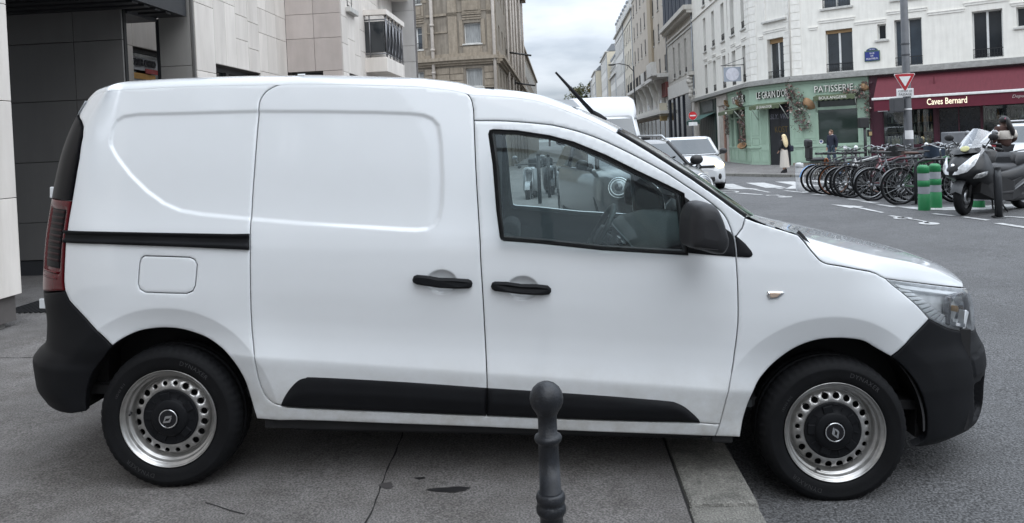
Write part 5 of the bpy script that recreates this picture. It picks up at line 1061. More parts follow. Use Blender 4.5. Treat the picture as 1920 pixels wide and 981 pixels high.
# corner part with the door
bpart('fascia',M2,[((-.05,y0_,Hh(2.70)),(L2+.05,-.002,Hh(3.48))),((-.05,y0_-.05,Hh(2.66)),(L2+.05,y0_,Hh(2.74))),((-.05,y0_-.06,Hh(3.38)),(L2+.05,y0_,Hh(3.48)))])
bpart('pilaster',M2,[((-.05,y0_,Hh(-.1)),(U(.62),-.002,Hh(2.66)))]); bpart('stall_riser',M2,[((-.05,y0_-.05,Hh(.66)),(U(.62)+.02,y0_,Hh(.73)))]); framed(M2,.06,U(.62)-.10,Hh(.05),Hh(.58),y0_); framed(M2,.06,U(.62)-.1,Hh(.82),Hh(1.15),y0_); framed(M2,.06,U(.62)-.1,Hh(1.25),Hh(2.55),y0_)
# splayed reveal beside the door
bpart('door_reveal',M2,[((U(.62),y0_,Hh(-.1)),(U(1.16),-.002,Hh(2.66)))]); 
for j in range(5): bpart('panel_moulding',M2,[((U(.66)+.10*j,y0_-.014,Hh(.85)),(U(.66)+.10*j+.05,y0_,Hh(2.4)))])
framed(M2,U(.66),U(1.12),Hh(.05),Hh(.58),y0_)
DOOR=PM('roller_shutter',(.012,.013,.016),rough=.55,var=.25,vs_=4)
dm=MB(); dm.box((U(1.16),-.035,Hh(-.1)),(U(1.82),-.004,Hh(2.66))); dm.box((U(1.84),-.035,Hh(-.1)),(U(2.50),-.004,Hh(2.66)))
put(dm.build('shop_door',DOOR),bs,M2)
CHALK=PM('graffiti_grey',(.20,.20,.23),rough=.8); CHALK2=PM('graffiti_brown',(.11,.075,.025),rough=.8)
sign_text(bs,M2,'SLY. VRO',U(1.24),U(2.45),Hh(1.95),Hh(2.17),-.05,CHALK,name='graffiti',ext=.003,shear=.2); sign_text(bs,M2,'KOST',U(1.5),U(2.3),Hh(1.35),Hh(1.62),-.05,CHALK2,name='graffiti',ext=.003,shear=-.1)
bpart('pilaster',M2,[((U(2.50),y0_,Hh(-.1)),(L2+.05,-.002,Hh(2.66)))])
awning(M2,U(.5),U(2.46),Hh(2.70),Hh(2.58),.70,SAGED,"LE GRAIN D'OR",n=8,tu=(U(1.0),U(2.0)))
for ee,mm,yy in ((.05,LETK,y0_-.05),(.003,GOLDL,y0_-.103)): sign_text(bs,M2,"LE GRAIN D'OR",U(.55),U(2.56),Hh(2.90),Hh(3.22),yy,mm,ext=ee)
# long part with the big window
b1=U(3.06)
bpart('fascia',M3,[((-.05,y0_,Hh(2.70)),(b1,-.002,Hh(3.48))),((-.05,y0_-.05,Hh(2.64)),(b1,y0_,Hh(2.72))),((-.05,y0_-.06,Hh(3.38)),(b1,y0_,Hh(3.48)))])
bpart('pilaster',M3,[((-.05,y0_,Hh(-.1)),(U(1.0),-.002,Hh(2.66)))]); bpart('pilaster',M3,[((U(2.66),y0_,Hh(-.1)),(b1,-.002,Hh(2.66)))])
bpart('stall_riser',M3,[((U(1.0),y0_-.01,Hh(-.1)),(U(2.66),-.002,Hh(.76))),((-.05,y0_-.05,Hh(.68)),(b1,y0_-.011,Hh(.76)))]); bpart('plinth',M3,[((-.05,y0_-.04,Hh(-.1)),(b1,y0_-.012,Hh(.02)))],PM('stone_plinth',(.22,.19,.15),rough=.9,var=.2))
for u0,u1 in ((.06,U(.40)),(U(.46),U(.96))): 
    framed(M3,u0,u1,Hh(.10),Hh(.62),y0_); framed(M3,u0,u1,Hh(.84),Hh(.98),y0_); framed(M3,u0,u1,Hh(1.05),Hh(2.55),y0_)
for k in range(3): framed(M3,U(1.06)+.62*k,U(1.06)+.62*k+.54,Hh(.10),Hh(.60),y0_-.01)
framed(M3,U(2.72),b1-.06,Hh(.85),Hh(2.5),y0_)
bpart('shop_window',M3,[((U(1.0),-.03,Hh(.76)),(U(2.66),-.004,Hh(2.66)))],SHG); bpart('window_frame',M3,[((U(1.0),-.11,Hh(.76)),(U(1.0)+.06,-.031,Hh(2.66))),((U(2.66)-.06,-.11,Hh(.76)),(U(2.66),-.031,Hh(2.66))),((U(1.0)+.06,-.11,Hh(2.22)),(U(2.66)-.06,-.031,Hh(2.34))),((U(1.0)+.06,-.10,Hh(.76)),(U(2.66)-.06,-.031,Hh(.80)))])
awning(M3,U(1.0),U(2.64),Hh(2.86),Hh(2.78),.66,SAGED,'BOULANGERIE',n=8,tu=(U(1.24),U(2.32)))
for ee,mm,yy in ((.05,LETK,y0_-.05),(.003,GOLDL,y0_-.103)): sign_text(bs,M3,'PATISSERIE',U(.97),U(2.5),Hh(2.96),Hh(3.24),yy,mm,ext=ee)
m=MB(); m.lathe([(.001,.0),(.11,.0),(.11,.01)],20,M=M3.inverted()@M3@T(U(1.10)+.03,-.045,Hh(.90))@RX(PI/2)); put(m.build('window_sticker',WENA),bs,M3); m=MB(); m.lathe([(.001,.012),(.05,.012)],16,M=T(U(1.10)+.03,-.045,Hh(.90))@RX(PI/2)); put(m.build('window_sticker',BLUE),bs,M3)
# ---------------------------------------------------------------- flower garlands (each a thing of its own)
FLW=[PM('flower_pink',(.27,.15,.13),rough=.8,var=.2),PM('flower_white',(.40,.36,.32),rough=.8,var=.2),PM('flower_mauve',(.15,.10,.11),rough=.8,var=.2),PM('foliage_grey',(.10,.125,.085),rough=.8,var=.25),PM('foliage_brown',(.10,.07,.05),rough=.8,var=.2)]
BASK=PM('wicker_basket',(.36,.22,.12),rough=.85,var=.2,bump=.5,bs=60)
def garland(M,path,wid,n,label,baskets=()):
    t=thing('flower_garland',label,'flower garland',M=M,group='dried flower garlands on the bakery')
    P=[Vector((U(a),-.20,Hh(b))) for a,b in path]; seg=[(b-a).length for a,b in zip(P[:-1],P[1:])]; tot=sum(seg)
    ms=[MB() for _ in FLW]
    for i in range(n):
        d=rnd.random()*tot; k=0
        while k<len(seg)-1 and d>seg[k]: d-=seg[k]; k+=1
        f=min(1,d/seg[k]); c=P[k].lerp(P[k+1],f); w_=wid[k]*(1-f)+wid[k+1]*f
        c=c+Vector((rnd.gauss(0,w_*.45),-abs(rnd.gauss(0,.10)),rnd.gauss(0,w_*.4))); mi=rnd.choices(range(5),[2.2,2.2,2.2,4.5,2.5])[0]; m=ms[mi]
        R=Matrix.Rotation(rnd.random()*6.3,4,Vector((rnd.gauss(0,1),rnd.gauss(0,1),rnd.gauss(0,1))).normalized())
        if mi<3:
            r=rnd.uniform(.035,.075)
            for j in range(5): a=2*PI*j/5; m.add([(0,0,-r*.3),(r*math.cos(a-.5),r*math.sin(a-.5),r*.25),(r*1.15*math.cos(a),r*1.15*math.sin(a),r*.4),(r*math.cos(a+.5),r*math.sin(a+.5),r*.25)],[(0,1,2,3)],False,T(*c)@R)
        else:
            r=rnd.uniform(.06,.13)
            for j in range(3): a=2*PI*j/3; m.add([(0,0,0),(r*.5,-r*.16,.01),(r,0,.03),(r*.5,r*.16,.01)],[(0,1,2,3)],False,T(*c)@R@RZ(a))
    for m,mt,nm in zip(ms,FLW,('pink_flowers','white_flowers','mauve_flowers','leaves','dry_twigs')):
        o=m.build(nm,mt,t); o['kind']='stuff'
    for (a,b,r,ang) in baskets:
        m=MB(); m.lathe([(r*.25,0),(r*.7,.06),(r,.20),(r*1.02,.21),(r*.95,.20),(r*.6,.07)],20,M=T(U(a),-.28,Hh(b))@RX(ang)@RY(.5)); m.build('basket',BASK,t)
    return t
garland(M1,[(10.15,2.95),(10.2,2.5),(10.25,1.8),(10.3,1.35)],[.30,.28,.22,.12],170,'dried flower garland with straw cone on the leftmost pilaster of the bakery',[(10.15,2.85,.28,-.6)])
garland(M1,[(13.2,3.35),(13.35,2.7),(13.5,1.9),(13.6,1.2),(13.6,.9)],[.35,.42,.42,.30,.12],330,'long flower garland with wicker baskets hanging left of the bakery door sign',[(13.0,2.7,.34,-.5),(13.6,.68,.26,.5)])
garland(M2,[(2.62,3.40),(2.66,2.9),(2.70,2.4)],[.12,.16,.2],70,'small flower spray above the right end of the bakery door')
garland(M3,[(.05,3.25),(.25,2.5),(.35,1.9),(.55,1.45)],[.30,.42,.46,.32],330,'full flower garland with large basket between bakery door and big window',[(.62,2.42,.36,-.9)]); 
garland(M3,[(2.15,2.95),(2.7,2.8),(2.95,3.2)],[.14,.2,.3],110,'flower branch trailing over the end of the patisserie letters')
garland(M3,[(2.95,3.3),(2.98,2.6),(3.02,2.0),(3.02,1.6)],[.28,.26,.2,.1],150,'flower garland with straw hat on the right end of the bakery',[(2.85,2.95,.22,-.7)])
# ---------------------------------------------------------------- hanging sign
hs=thing('hanging_sign','pale lilac square hanging sign with a round white badge on an iron bracket','sign',M=M1@T(U(13.55),-.02,Hh(3.85)))
LIL=PM('sign_lilac',(.30,.33,.38),rough=.4); HSM=WM(hs)
m=MB(); m.box((-.02,-1.15,.02),(.02,-.20,.82)); put(m.build('sign_board',LIL),hs,HSM); m=MB(); m.lathe([(.001,.03),(.36,.03),(.36,-.03),(.001,-.03)],28,M=T(0,-.68,.42)@RY(PI/2),smooth=False); put(m.build('sign_badge',PM('badge_white',(.58,.58,.63),rough=.4)),hs,HSM)
sign_text(hs,HSM@T(-.04,-.68,0)@RZ(-PI/2),"LE GRAIN D'OR",-.26,.26,.38,.46,0,LIL,ext=.002)
m=MB(); m.tube([(0,0,.92),(0,-1.3,.92)],.022,6); m.tube([(0,0,1.30),(0,-1.1,.94)],.014,6); m.tube([(0,-.02,.3),(0,-.02,1.35)],.025,6); put(m.build('sign_bracket',IRON),hs,HSM)
# ---------------------------------------------------------------- green door front + stone pier on the street side of the bakery
DGR=PM('dark_green_paint',(.010,.030,.026),rough=.4,var=.12); 
gs_=thing('green_shopfront','dark green closed shopfront with small green awning left of the bakery','shopfront',(10.5,55,BZ))
strip_part(gs_,M1,'shutter_panel',DGR,[((U(1.7),-.06,Hh(-.2)),(U(6.6),-.002,Hh(3.42)))])
for k in range(9): strip_part(gs_,M1,'shutter_slat',DGR,[((U(1.8)+.62*k,-.09,Hh(-.15)),(U(1.8)+.62*k+.55,-.06,Hh(2.4)))])
strip_part(gs_,M1,'carved_panel',PM('carved_panel',(.12,.125,.12),rough=.8,var=.5,vs_=14,bump=1,bs=20),[((U(2.9),-.11,Hh(2.72)),(U(5.9),-.061,Hh(3.35)))]); 
m=MB(); m.add([(U(1.9),-.1,Hh(2.62)),(U(6.5),-.1,Hh(2.62)),(U(6.5),-1.1,Hh(2.25)),(U(1.9),-1.1,Hh(2.25)),(U(1.9),-1.1,Hh(2.02)),(U(6.5),-1.1,Hh(2.02))],[(0,1,2,3),(3,2,5,4)]); put(m.build('awning',PM('green_awning',(.02,.075,.06),rough=.8)),gs_,M1)
PIER=PM('limestone',(.42,.39,.35),rough=.85,var=.12,vs_=5,bump=.3,dirt=.2)
strip_part(wb,M1,'stone_pier',PIER,[((U(7.7),-.14,Hh(-.2)),(U(10.0),-.002,Hh(2.9))),((U(7.6),-.22,Hh(2.9)),(U(10.0),-.002,Hh(3.48)))],bev=.02); strip_part(wb,M1,'stone_pier',PIER,[((U(.4),-.14,Hh(-.2)),(U(1.6),-.002,Hh(3.48)))],bev=.02)
strip_part(wb,M1,'downpipe',PM('pink_pipe',(.28,.16,.12),rough=.6),[((U(9.2),-.24,Hh(-.1)),(U(9.5),-.15,Hh(2.6)))])
# ---------------------------------------------------------------- wine shop
BORD=PM('burgundy_paint',(.060,.010,.022),rough=.42,var=.1); BORDC=PM('burgundy_canvas',(.11,.019,.028),rough=.85,var=.09,vs_=4,stretch=(3,1,.4)); BORDV=PM('burgundy_valance',(.105,.012,.025),rough=.85,var=.08)
ws_=thing('wine_shop_front','burgundy wine merchant shopfront with a long red awning right of the bakery','shopfront',(18,36,BZ))
def wpart(name,boxes,mat=BORD,bev=0): return strip_part(ws_,M3,name,mat,boxes,bev)
c0=U(3.09); c1=U(13)
wpart('fascia',[((c0,-.10,Hh(2.2)),(c1,-.002,Hh(3.48))),((c0-.01,-.15,Hh(2.95)),(c0+.5,-.101,Hh(3.05)))])
wpart('pilaster',[((c0,-.14,Hh(-.1)),(U(3.58),-.002,Hh(3.3)))]); wpart('pilaster',[((U(5.36),-.12,Hh(-.1)),(U(5.50),-.002,Hh(2.2)))]); wpart('pilaster',[((U(6.93),-.12,Hh(-.1)),(U(7.02),-.002,Hh(2.2)))])
wpart('stall_riser',[((U(3.58),-.12,Hh(-.1)),(U(5.36),-.002,Hh(.64))),((U(3.58),-.17,Hh(.60)),(U(5.36),-.121,Hh(.66)))]); wpart('stall_riser',[((U(7.02),-.12,Hh(-.1)),(c1,-.002,Hh(.64)))])
for k in range(2): wpart('panel_moulding',[((U(3.66)+1.02*k,-.14,Hh(.0)),(U(3.66)+1.02*k+.92,-.121,Hh(.06))),((U(3.66)+1.02*k,-.14,Hh(.50)),(U(3.66)+1.02*k+.92,-.121,Hh(.56)))])
wpart('panel_moulding',[((c0+.08,-.16,Hh(.2)),(c0+.12,-.141,Hh(2.6))),((U(3.50),-.16,Hh(.2)),(U(3.53),-.141,Hh(2.6)))])
INT=PM('shop_interior',(.035,.034,.032),rough=.8,var=.4,vs_=2)
wpart('shop_interior',[((U(3.6),.55,Hh(.64)),(U(5.34),.6,Hh(2.2))),((U(7.04),.55,Hh(.64)),(c1,.6,Hh(2.2)))],INT)
wpart('display_floor',[((U(3.6),.01,Hh(.60)),(U(5.34),.55,Hh(.66))),((U(7.04),.01,Hh(.60)),(c1,.55,Hh(.66)))],INT)
# the wall behind is opened for the displays
for z in (1.13,1.52): wpart('display_shelf',[((U(3.62),.12,Hh(z)),(U(5.33),.40,Hh(z)+.025))],PM('shelf_wood',(.16,.13,.08),rough=.6)); 
for z in (1.50,): wpart('display_shelf',[((U(7.05),.12,Hh(z)),(U(10),.40,Hh(z)+.025))],PM('shelf_wood',(.16,.13,.08),rough=.6))
wpart('glass_door',[((U(5.50),-.05,Hh(-.1)),(U(6.93),-.004,Hh(2.2)))],PM('door_dark',(.012,.014,.018),rough=.12,var=.3)); wpart('door_frame',[((U(5.50),-.09,Hh(-.1)),(U(5.56),-.051,Hh(2.15))),((U(6.2),-.09,Hh(-.1)),(U(6.24),-.051,Hh(2.15)))])
SGL=GLASS('shop_pane',(.80,.84,.82),boost=1.3)
wpart('display_window',[((U(3.58),-.03,Hh(.64)),(U(5.36),-.025,Hh(2.2)))],SGL); wpart('display_window',[((U(7.02),-.03,Hh(.64)),(c1,-.025,Hh(2.2)))],SGL)
# awning
e0,e1=U(3.42),U(11.5); zt,zb_=Hh(3.40),Hh(2.50); ot=1.25
m=MB(); N_=24
for k in range(N_):
    ua,ub_=e0+(e1-e0)*k/N_,e0+(e1-e0)*(k+1)/N_
    m.add([(ua,-.16,zt),(ub_,-.16,zt),(ub_+ (.0),-ot,zb_),(ua,-ot,zb_)],[(0,1,2,3)])
m.add([(e0,-.16,zt),(e0,-ot,zb_),(e0,-ot+.02,zb_-.0),(e0,-.16,zt-.02)],[(0,1,2,3)]); put(m.build('awning',BORDC),ws_,M3)
wpart('awning_bar',[((e0-.06,-ot-.06,zb_-.05),(e1,-ot+.03,zb_+.06))],PM('white_bar',(.72,.72,.70),rough=.4),bev=.02); wpart('awning_valance',[((e0+.02,-ot-.012,zb_-.55),(e1,-ot,zb_-.05))],BORDV)
for k in (2.05,): wpart('awning_bracket',[((U(3.42)+q*k,-.7,Hh(2.95)),(U(3.42)+q*k+.05,-.65,Hh(3.3)))],BORDC)
LITL=PM('lit_letters',(.9,.82,.62),rough=.4,emit=(1,.86,.6),es=.35)
sign_text(ws_,M3,'Caves Bernard',U(5.30),U(6.62),zb_-.40,zb_-.12,-ot-.024,LITL,ext=.006,off=.012); sign_text(ws_,M3,'Depuis 1900',U(8.02),U(8.85),zb_-.34,zb_-.17,-ot-.022,PM('pale_letters',(.45,.40,.38),rough=.6),shear=.3,ext=.004)
eb=wpart('emblem_plate',[((c0+.36,-.20,Hh(2.02)),(c0+.78,-.15,Hh(2.36)))],WENA); m=MB()
for k in range(8): m.add([(0,0,0),(.05*math.cos(k*PI/4-.35),-.0,.05*math.sin(k*PI/4-.35)),(.15*math.cos(k*PI/4),-.004,.15*math.sin(k*PI/4)),(.05*math.cos(k*PI/4+.35),0,.05*math.sin(k*PI/4+.35))],[(0,1,2,3)],False,T(c0+.57,-.208,Hh(2.19)))
put(m.build('emblem_flower',PM('emblem_brown',(.12,.09,.07),rough=.6)),ws_,M3)
# bottles on display
BOT=[PM('bottle_clear',(.35,.36,.33),rough=.15,var=.2),PM('bottle_dark',(.02,.03,.02),rough=.12),PM('bottle_amber',(.30,.14,.04),rough=.15),PM('bottle_cream',(.50,.42,.30),rough=.4)]
def mkb():
    m=MB(); m.lathe([(.001,0),(.042,0),(.045,.01),(.045,.20),(.03,.235),(.016,.26),(.015,.33),(.001,.332)],8); return m.mesh('bottle')
bme=mkb(); nb=0
bl={.66:'on the floor of the left wine shop window',1.13+.022:'on the lower shelf of the left wine shop window',1.52+.022:'on the upper shelf of the left wine shop window',1.5+.022:'on the shelf of the right wine shop window'}
for z,ua,ub_,n,s_ in ((.66,3.66,5.30,22,1.25),(1.13+.022,3.66,5.30,14,1.0),(1.52+.022,3.66,5.30,12,1.05),(1.5+.022,7.1,9.2,14,1.2)):
    for k in range(n):
        if rnd.random()<.12: continue
        me=bme.copy(); bt=rnd.choice(BOT); me.materials.append(bt); o=bpy.data.objects.new('bottle',me); COL.objects.link(o)
        o.matrix_world=M3@T(U(ua+(ub_-ua)*(k+.5)/n)+rnd.uniform(-.02,.02),.16+rnd.random()*.12,Hh(z)+.004)@Matrix.Scale(s_*rnd.uniform(.8,1.1),4)
        tag(o,bt.name.split('_')[1]+' bottle '+bl[z],'bottle','bottles in the wine shop windows')
# ================================================================== RIGHT: the row of houses receding up the street
RX0=10.53
BEI=PM('beige_render',(.46,.41,.35),rough=.9,var=.06,vs_=1.5,dirt=.14); CRM=PM('cream_render',(.60,.55,.46),rough=.9,var=.05,vs_=1.5,dirt=.12); GRW=PM('grey_white_stone',(.56,.535,.49),rough=.9,var=.08,vs_=2,dirt=.2); WHF=PM('white_plaster',(.66,.645,.61),rough=.9,var=.05,dirt=.14); PINK=PM('pinkish_stone',(.42,.36,.32),rough=.9,var=.06,dirt=.14); SHUT=PM('blue_grey_shutter',(.055,.065,.085),rough=.6,var=.1); SHOPD=PM('dark_shop_glass',(.018,.02,.025),rough=.12,var=.4,vs_=1); YEL=PM('pale_yellow_render',(.60,.55,.44),rough=.9,var=.04,dirt=.08)
def row_house(name,label,Y0,Y1,H,floors,ncol,mat,x=RX0,roof=2.2,detail=False,gw=1.05,rails=True,shopmat=SHOPD,shop=3.3,gable=None,cat='building',cols=None,depth=11,dormers=0):
    b=thing(name,label,cat,(x,Y0,BZ)); M=FM((x,Y1),(x,Y0),BZ); Ln=Y1-Y0
    cols=cols or [Ln*(k+.5)/ncol for k in range(ncol)]; hs_=[(c-gw/2,c+gw/2,z0,z1) for z0,z1 in floors for c in cols]; dp_=.22 if detail else .11
    wall(b,M,Ln,H,hs_,mat,dep=dp_)
    for i,h in enumerate(hs_): window(b,M,*h,dep=dp_,leaves=2,rail=rails,detail=detail,fr=.07 if detail else .045,sill=detail,glass=(None if rnd.random()<.5 else rnd.choice([GLD,GLB])) if detail else PM('far_window',(.030,.034,.04),rough=.35,spec=.3,orand=.4),frame=WFR if detail else PM('far_window_frame',(.20,.20,.20),rough=.6))
    if not detail: strip_part(b,M,'window_sill',SILL,[((h[0]-.12,-.08,h[2]-.10),(h[1]+.12,.0,h[2]-.01)) for h in hs_])['kind']='stuff'
    # ground floor openings
    n=max(2,int(Ln/3.4)); 
    for k in range(n): strip_part(b,M,'shop_front',shopmat,[((Ln*k/n+.35,-.04,-.3),(Ln*(k+1)/n-.35,-.003,shop-.5))])
    strip_part(b,M,'string_course',SILL,[((0,-.14,shop-.1),(Ln,-.001,shop+.12)),((0,-.10,floors[-1][1]+.45),(Ln,-.001,floors[-1][1]+.60))])
    strip_part(b,M,'eaves_cornice',SILL,[((-.05,-.32,H-.12),(Ln+.05,.4,H+.10))])
    gm=gable or mat
    strip_part(b,Matrix(),'gable_wall',gm,[((x+.002,Y0+.003,BZ-.3),(x+depth,Y0+.3,BZ+H-.02))]); strip_part(b,Matrix(),'gable_wall',gm,[((x+.002,Y1-.3,BZ-.3),(x+depth,Y1-.003,BZ+H-.02))])
    if roof:
        m=MB(); pr=[(x-.05,H+.10),(x+1.0,H+.1+roof*.85),(x+depth*.5,H+.1+roof),(x+depth,H+.1)]
        m.add([(px_,Y0,BZ+z) for px_,z in pr]+[(px_,Y1,BZ+z) for px_,z in pr],[(0,1,5,4),(1,2,6,5),(2,3,7,6),(3,2,1,0),(4,5,6,7)]); put(m.build('roof',ZINC),b)
        for k in range(dormers):
            yy=Y0+(Y1-Y0)*(k+.5)/dormers; strip_part(b,Matrix(),'dormer',WHF,[((x+.15,yy-.6,BZ+H+.1),(x+1.6,yy+.6,BZ+H+.1+roof*.75))]); strip_part(b,Matrix(),'dormer_window',GLD,[((x+.13,yy-.4,BZ+H+.25),(x+.149,yy+.4,BZ+H+.1+roof*.62))])
            strip_part(b,Matrix(),'dormer_roof',ZINC,[((x+.05,yy-.72,BZ+H+.1+roof*.75),(x+1.7,yy+.72,BZ+H+.1+roof*.86))])
    for k in range(2):
        yy=Y0+(Y1-Y0)*(.1+.8*k); m=MB(); m.box((x+2,yy-.8,BZ+H+roof*.6),(x+2.7,yy+.8,BZ+H+roof+1.2)); 
        for j in range(3): m.tube([(x+2.35,yy-.5+.5*j,BZ+H+roof+1.2),(x+2.35,yy-.5+.5*j,BZ+H+roof+1.7)],.10,6)
        put(m.build('chimney',PM('chimney',(.30,.20,.15),rough=.9,var=.15)),b)
    m=MB(); m.tube([(x-.10,Y0+.25,BZ),(x-.10,Y0+.25,BZ+H)],.06,6); put(m.build('downpipe',ZINC),b)
    return b,M,Ln
# narrow grey stone house with shuttered mansard
b,M,Ln=row_house('stone_house','narrow grey stone house with blue grey shutters above its heavy cornice',59.7,73.6,Hh(9.75),[(Hh(5.75),Hh(8.1))],4,GRW,detail=True,gw=.95,shop=Hh(4.3),roof=0,cols=[3.7,6.7,9.9,13.0][:4])
strip_part(b,M,'cornice',GRW,[((-.1,-.75,Hh(9.55)),(Ln+.1,0,Hh(9.85))),((-.05,-.5,Hh(9.35)),(Ln+.05,-.001,Hh(9.55))),((0,-.14,Hh(8.75)),(Ln,-.001,Hh(8.9)))])
strip_part(b,M,'shop_fascia',WHF,[((.4,-.22,Hh(4.25)),(Ln-1.7,-.15,Hh(5.25)))]); strip_part(b,M,'shop_window',SHOPD,[((.6,-.10,-.2),(Ln-1.8,-.045,Hh(4.25)))]); 
for k in range(4): strip_part(b,M,'shop_mullion',PM('dark_bronze',(.02,.025,.035),rough=.4),[((.7+2.6*k,-.2,-.2),(.95+2.6*k,-.101,Hh(4.25)))])
m=MB(); 
for k in range(7): m.ball((Ln-.75,-.22-.06*math.sin(k*1.7),Hh(5.15)-.27*k),(.50-.045*k,.34-.03*k,.26),10,6)
m.box((Ln-1.35,-.45,Hh(5.3)),(Ln-.1,-.001,Hh(5.55))); put(m.build('carved_bracket',GRW),b,M); strip_part(b,M,'stone_pier',GRW,[((Ln-1.3,-.15,-.2),(Ln-.15,-.002,Hh(4.0)))])
strip_part(b,M,'mansard_wall',PM('mansard_lead',(.10,.11,.13),rough=.6),[((0,-.35,Hh(9.85)),(Ln,.3,Hh(13.5)))])
for k in range(6):
    mm=MB(); u=1.0+2.1*k; 
    for j in range(22): mm.box((u,-.42,Hh(10.1)+.15*j),(u+.95,-.355,Hh(10.1)+.15*j+.10),M=None)
    mm.box((u-.05,-.44,Hh(10.05)),(u,-.351,Hh(12.9))); mm.box((u+.95,-.44,Hh(10.05)),(u+1.0,-.351,Hh(12.9))); put(mm.build('louvred_shutter',SHUT),b,M)
for j in range(22):
    for u0,u1 in ((.05,3.15),(4.25,6.15),(7.25,9.35),(10.45,12.45)): strip_part(b,M,'rusticated_course',GRW,[((u0,-.03,Hh(5.6)+.16*j),(u1,-.001,Hh(5.6)+.16*j+.14))])
# beige house with white balconies
b,M,Ln=row_house('balcony_house','beige house with white projecting balconies and open loggia below, beyond the grey stone house',73.6,106,Hh(17.5),[(Hh(6.75),Hh(8.1)),(Hh(9.6),Hh(11.1)),(Hh(12.3),Hh(13.8)),(Hh(15),Hh(16.4))],8,BEI,gw=1.15,shop=Hh(3.3),detail=False)
strip_part(b,M,'pier',PM('tan_render',(.36,.30,.22),rough=.9,var=.05,dirt=.1),[((19.0,-.25,Hh(6.7)),(22.0,-.001,Hh(17.4)))])
strip_part(b,M,'balcony_slab',WHF,[((0,-1.1,Hh(6.15)),(Ln,-.001,Hh(6.45)))]); strip_part(b,M,'balcony_front',WHF,[((Ln-4.2,-1.6,Hh(6.3)),(Ln-.2,-1.1,Hh(7.4))),((Ln-14,-1.15,Hh(6.3)),(Ln-11,-1.05,Hh(7.35)))])
for k in range(8): strip_part(b,M,'balcony_railing',IRON,[((1.0+3.9*k+.12*j,-1.08,Hh(6.45)),(1.04+3.9*k+.12*j,-1.04,Hh(7.3))) for j in range(18)]+[((1.0+3.9*k,-1.09,Hh(7.3)),(3.1+3.9*k,-1.03,Hh(7.36)))])
for k in range(6):
    m=MB(); u=2+5.3*k; m.add([(u,-1.05,Hh(6.2)),(u+.35,-1.05,Hh(6.2)),(u+.35,-.01,Hh(3.7)),(u,-.01,Hh(3.7)),(u,-.01,Hh(6.2)),(u+.35,-.01,Hh(6.2))],[(0,1,2,3),(0,3,4),(1,5,2)]); put(m.build('balcony_bracket',WHF),b,M)
strip_part(b,M,'loggia',WHF,[((0,-.05,Hh(3.3)),(Ln,-.002,Hh(6.15)))]); 
for k in range(9): strip_part(b,M,'loggia_window',GLD,[((1+3.5*k,-.06,Hh(3.9)),(2.1+3.5*k,-.051,Hh(5.7)))]); 
for k in range(3): strip_part(b,M,'red_panel',PM('brick_red_panel',(.16,.045,.04),rough=.7,var=.15),[((Ln-3.2+1.1*k,-.30,Hh(4.6)),(Ln-2.3+1.1*k,-.052,Hh(5.75)))])
strip_part(b,M,'first_floor_slab',WHF,[((0,-.9,Hh(3.2)),(Ln,-.003,Hh(3.45)))])
hs2=thing('hanging_sign','blank cream square shop sign projecting from the beige balcony house','sign',M=M@T(Ln-1.2,0,Hh(2.5)))
strip_part(hs2,WM(hs2),'sign_board',YEL,[((-.08,-.85,.6),(.08,-.15,1.85))]); strip_part(hs2,WM(hs2),'sign_base',PM('ochre',(.45,.33,.16),rough=.7),[((-.08,-.85,.15),(.08,-.15,.595))]); strip_part(hs2,WM(hs2),'sign_bracket',IRON,[((-.03,-.15,.3),(.03,0,.36)),((-.03,-.15,1.5),(.03,0,1.56))])
fl4=[(Hh(4.2),Hh(6.0)),(Hh(7.1),Hh(9.0)),(Hh(10.1),Hh(12.0)),(Hh(13.1),Hh(14.9))]
row_house('cream_house','cream fronted house with rows of tall windows and dormers, third beyond the white corner house',106,120,Hh(16.4),fl4,5,CRM,dormers=4,roof=2.6,gw=1.05)
row_house('pale_house','pale grey fronted house with closely spaced tall windows, fourth beyond the white corner house',120,138,Hh(16.3),fl4,7,WHF,dormers=5,roof=2.8,gw=1.0)
row_house('low_house','lower pale house with a tall zinc mansard of dormers below a blank yellow gable',138,153,Hh(11.2),fl4[:3],6,WHF,roof=4.2,dormers=5,gw=1.0)
row_house('yellow_gable_house','tall house showing a blank pale yellow gable above its lower neighbour',153.1,175,Hh(15.9),fl4,7,WHF,x=10.0,gable=YEL,roof=1.6,gw=1.0)
row_house('far_gable_house','far pale house with a blank cream gable standing out into the street',175.1,193,Hh(14.4),fl4[:3],6,WHF,x=8.75,gable=YEL,roof=1.2,gw=1.0)
row_house('last_white_house','last white house before the tree at the end of the street',193.1,212,Hh(13.6),fl4[:3],6,WHF,x=8.45,gable=WHF,roof=1.5,gw=1.0)
for X,Y,z,h in ((11,176,17.2,3.2),(10.5,194,16.2,2.6)):
    a=thing('roof_aerial','thin television aerial on the roof of the '+('far gable house' if Y<180 else 'last white house'),'aerial',(X,Y,BZ+z-1)); m=MB(); m.tube([(0,0,0),(0,0,h+1)],.05,5); m.build('mast',IRON,a)
    m=MB(); m.tube([(-1.1,0,h+.6),(1.4,0,h+1.0)],.04,5); [m.tube([(-.8+.45*k,-.4,h+.66+.08*k),(-.8+.45*k,.4,h+.66+.08*k)],.03,4) for k in range(5)]; m.build('aerial_boom',IRON,a)
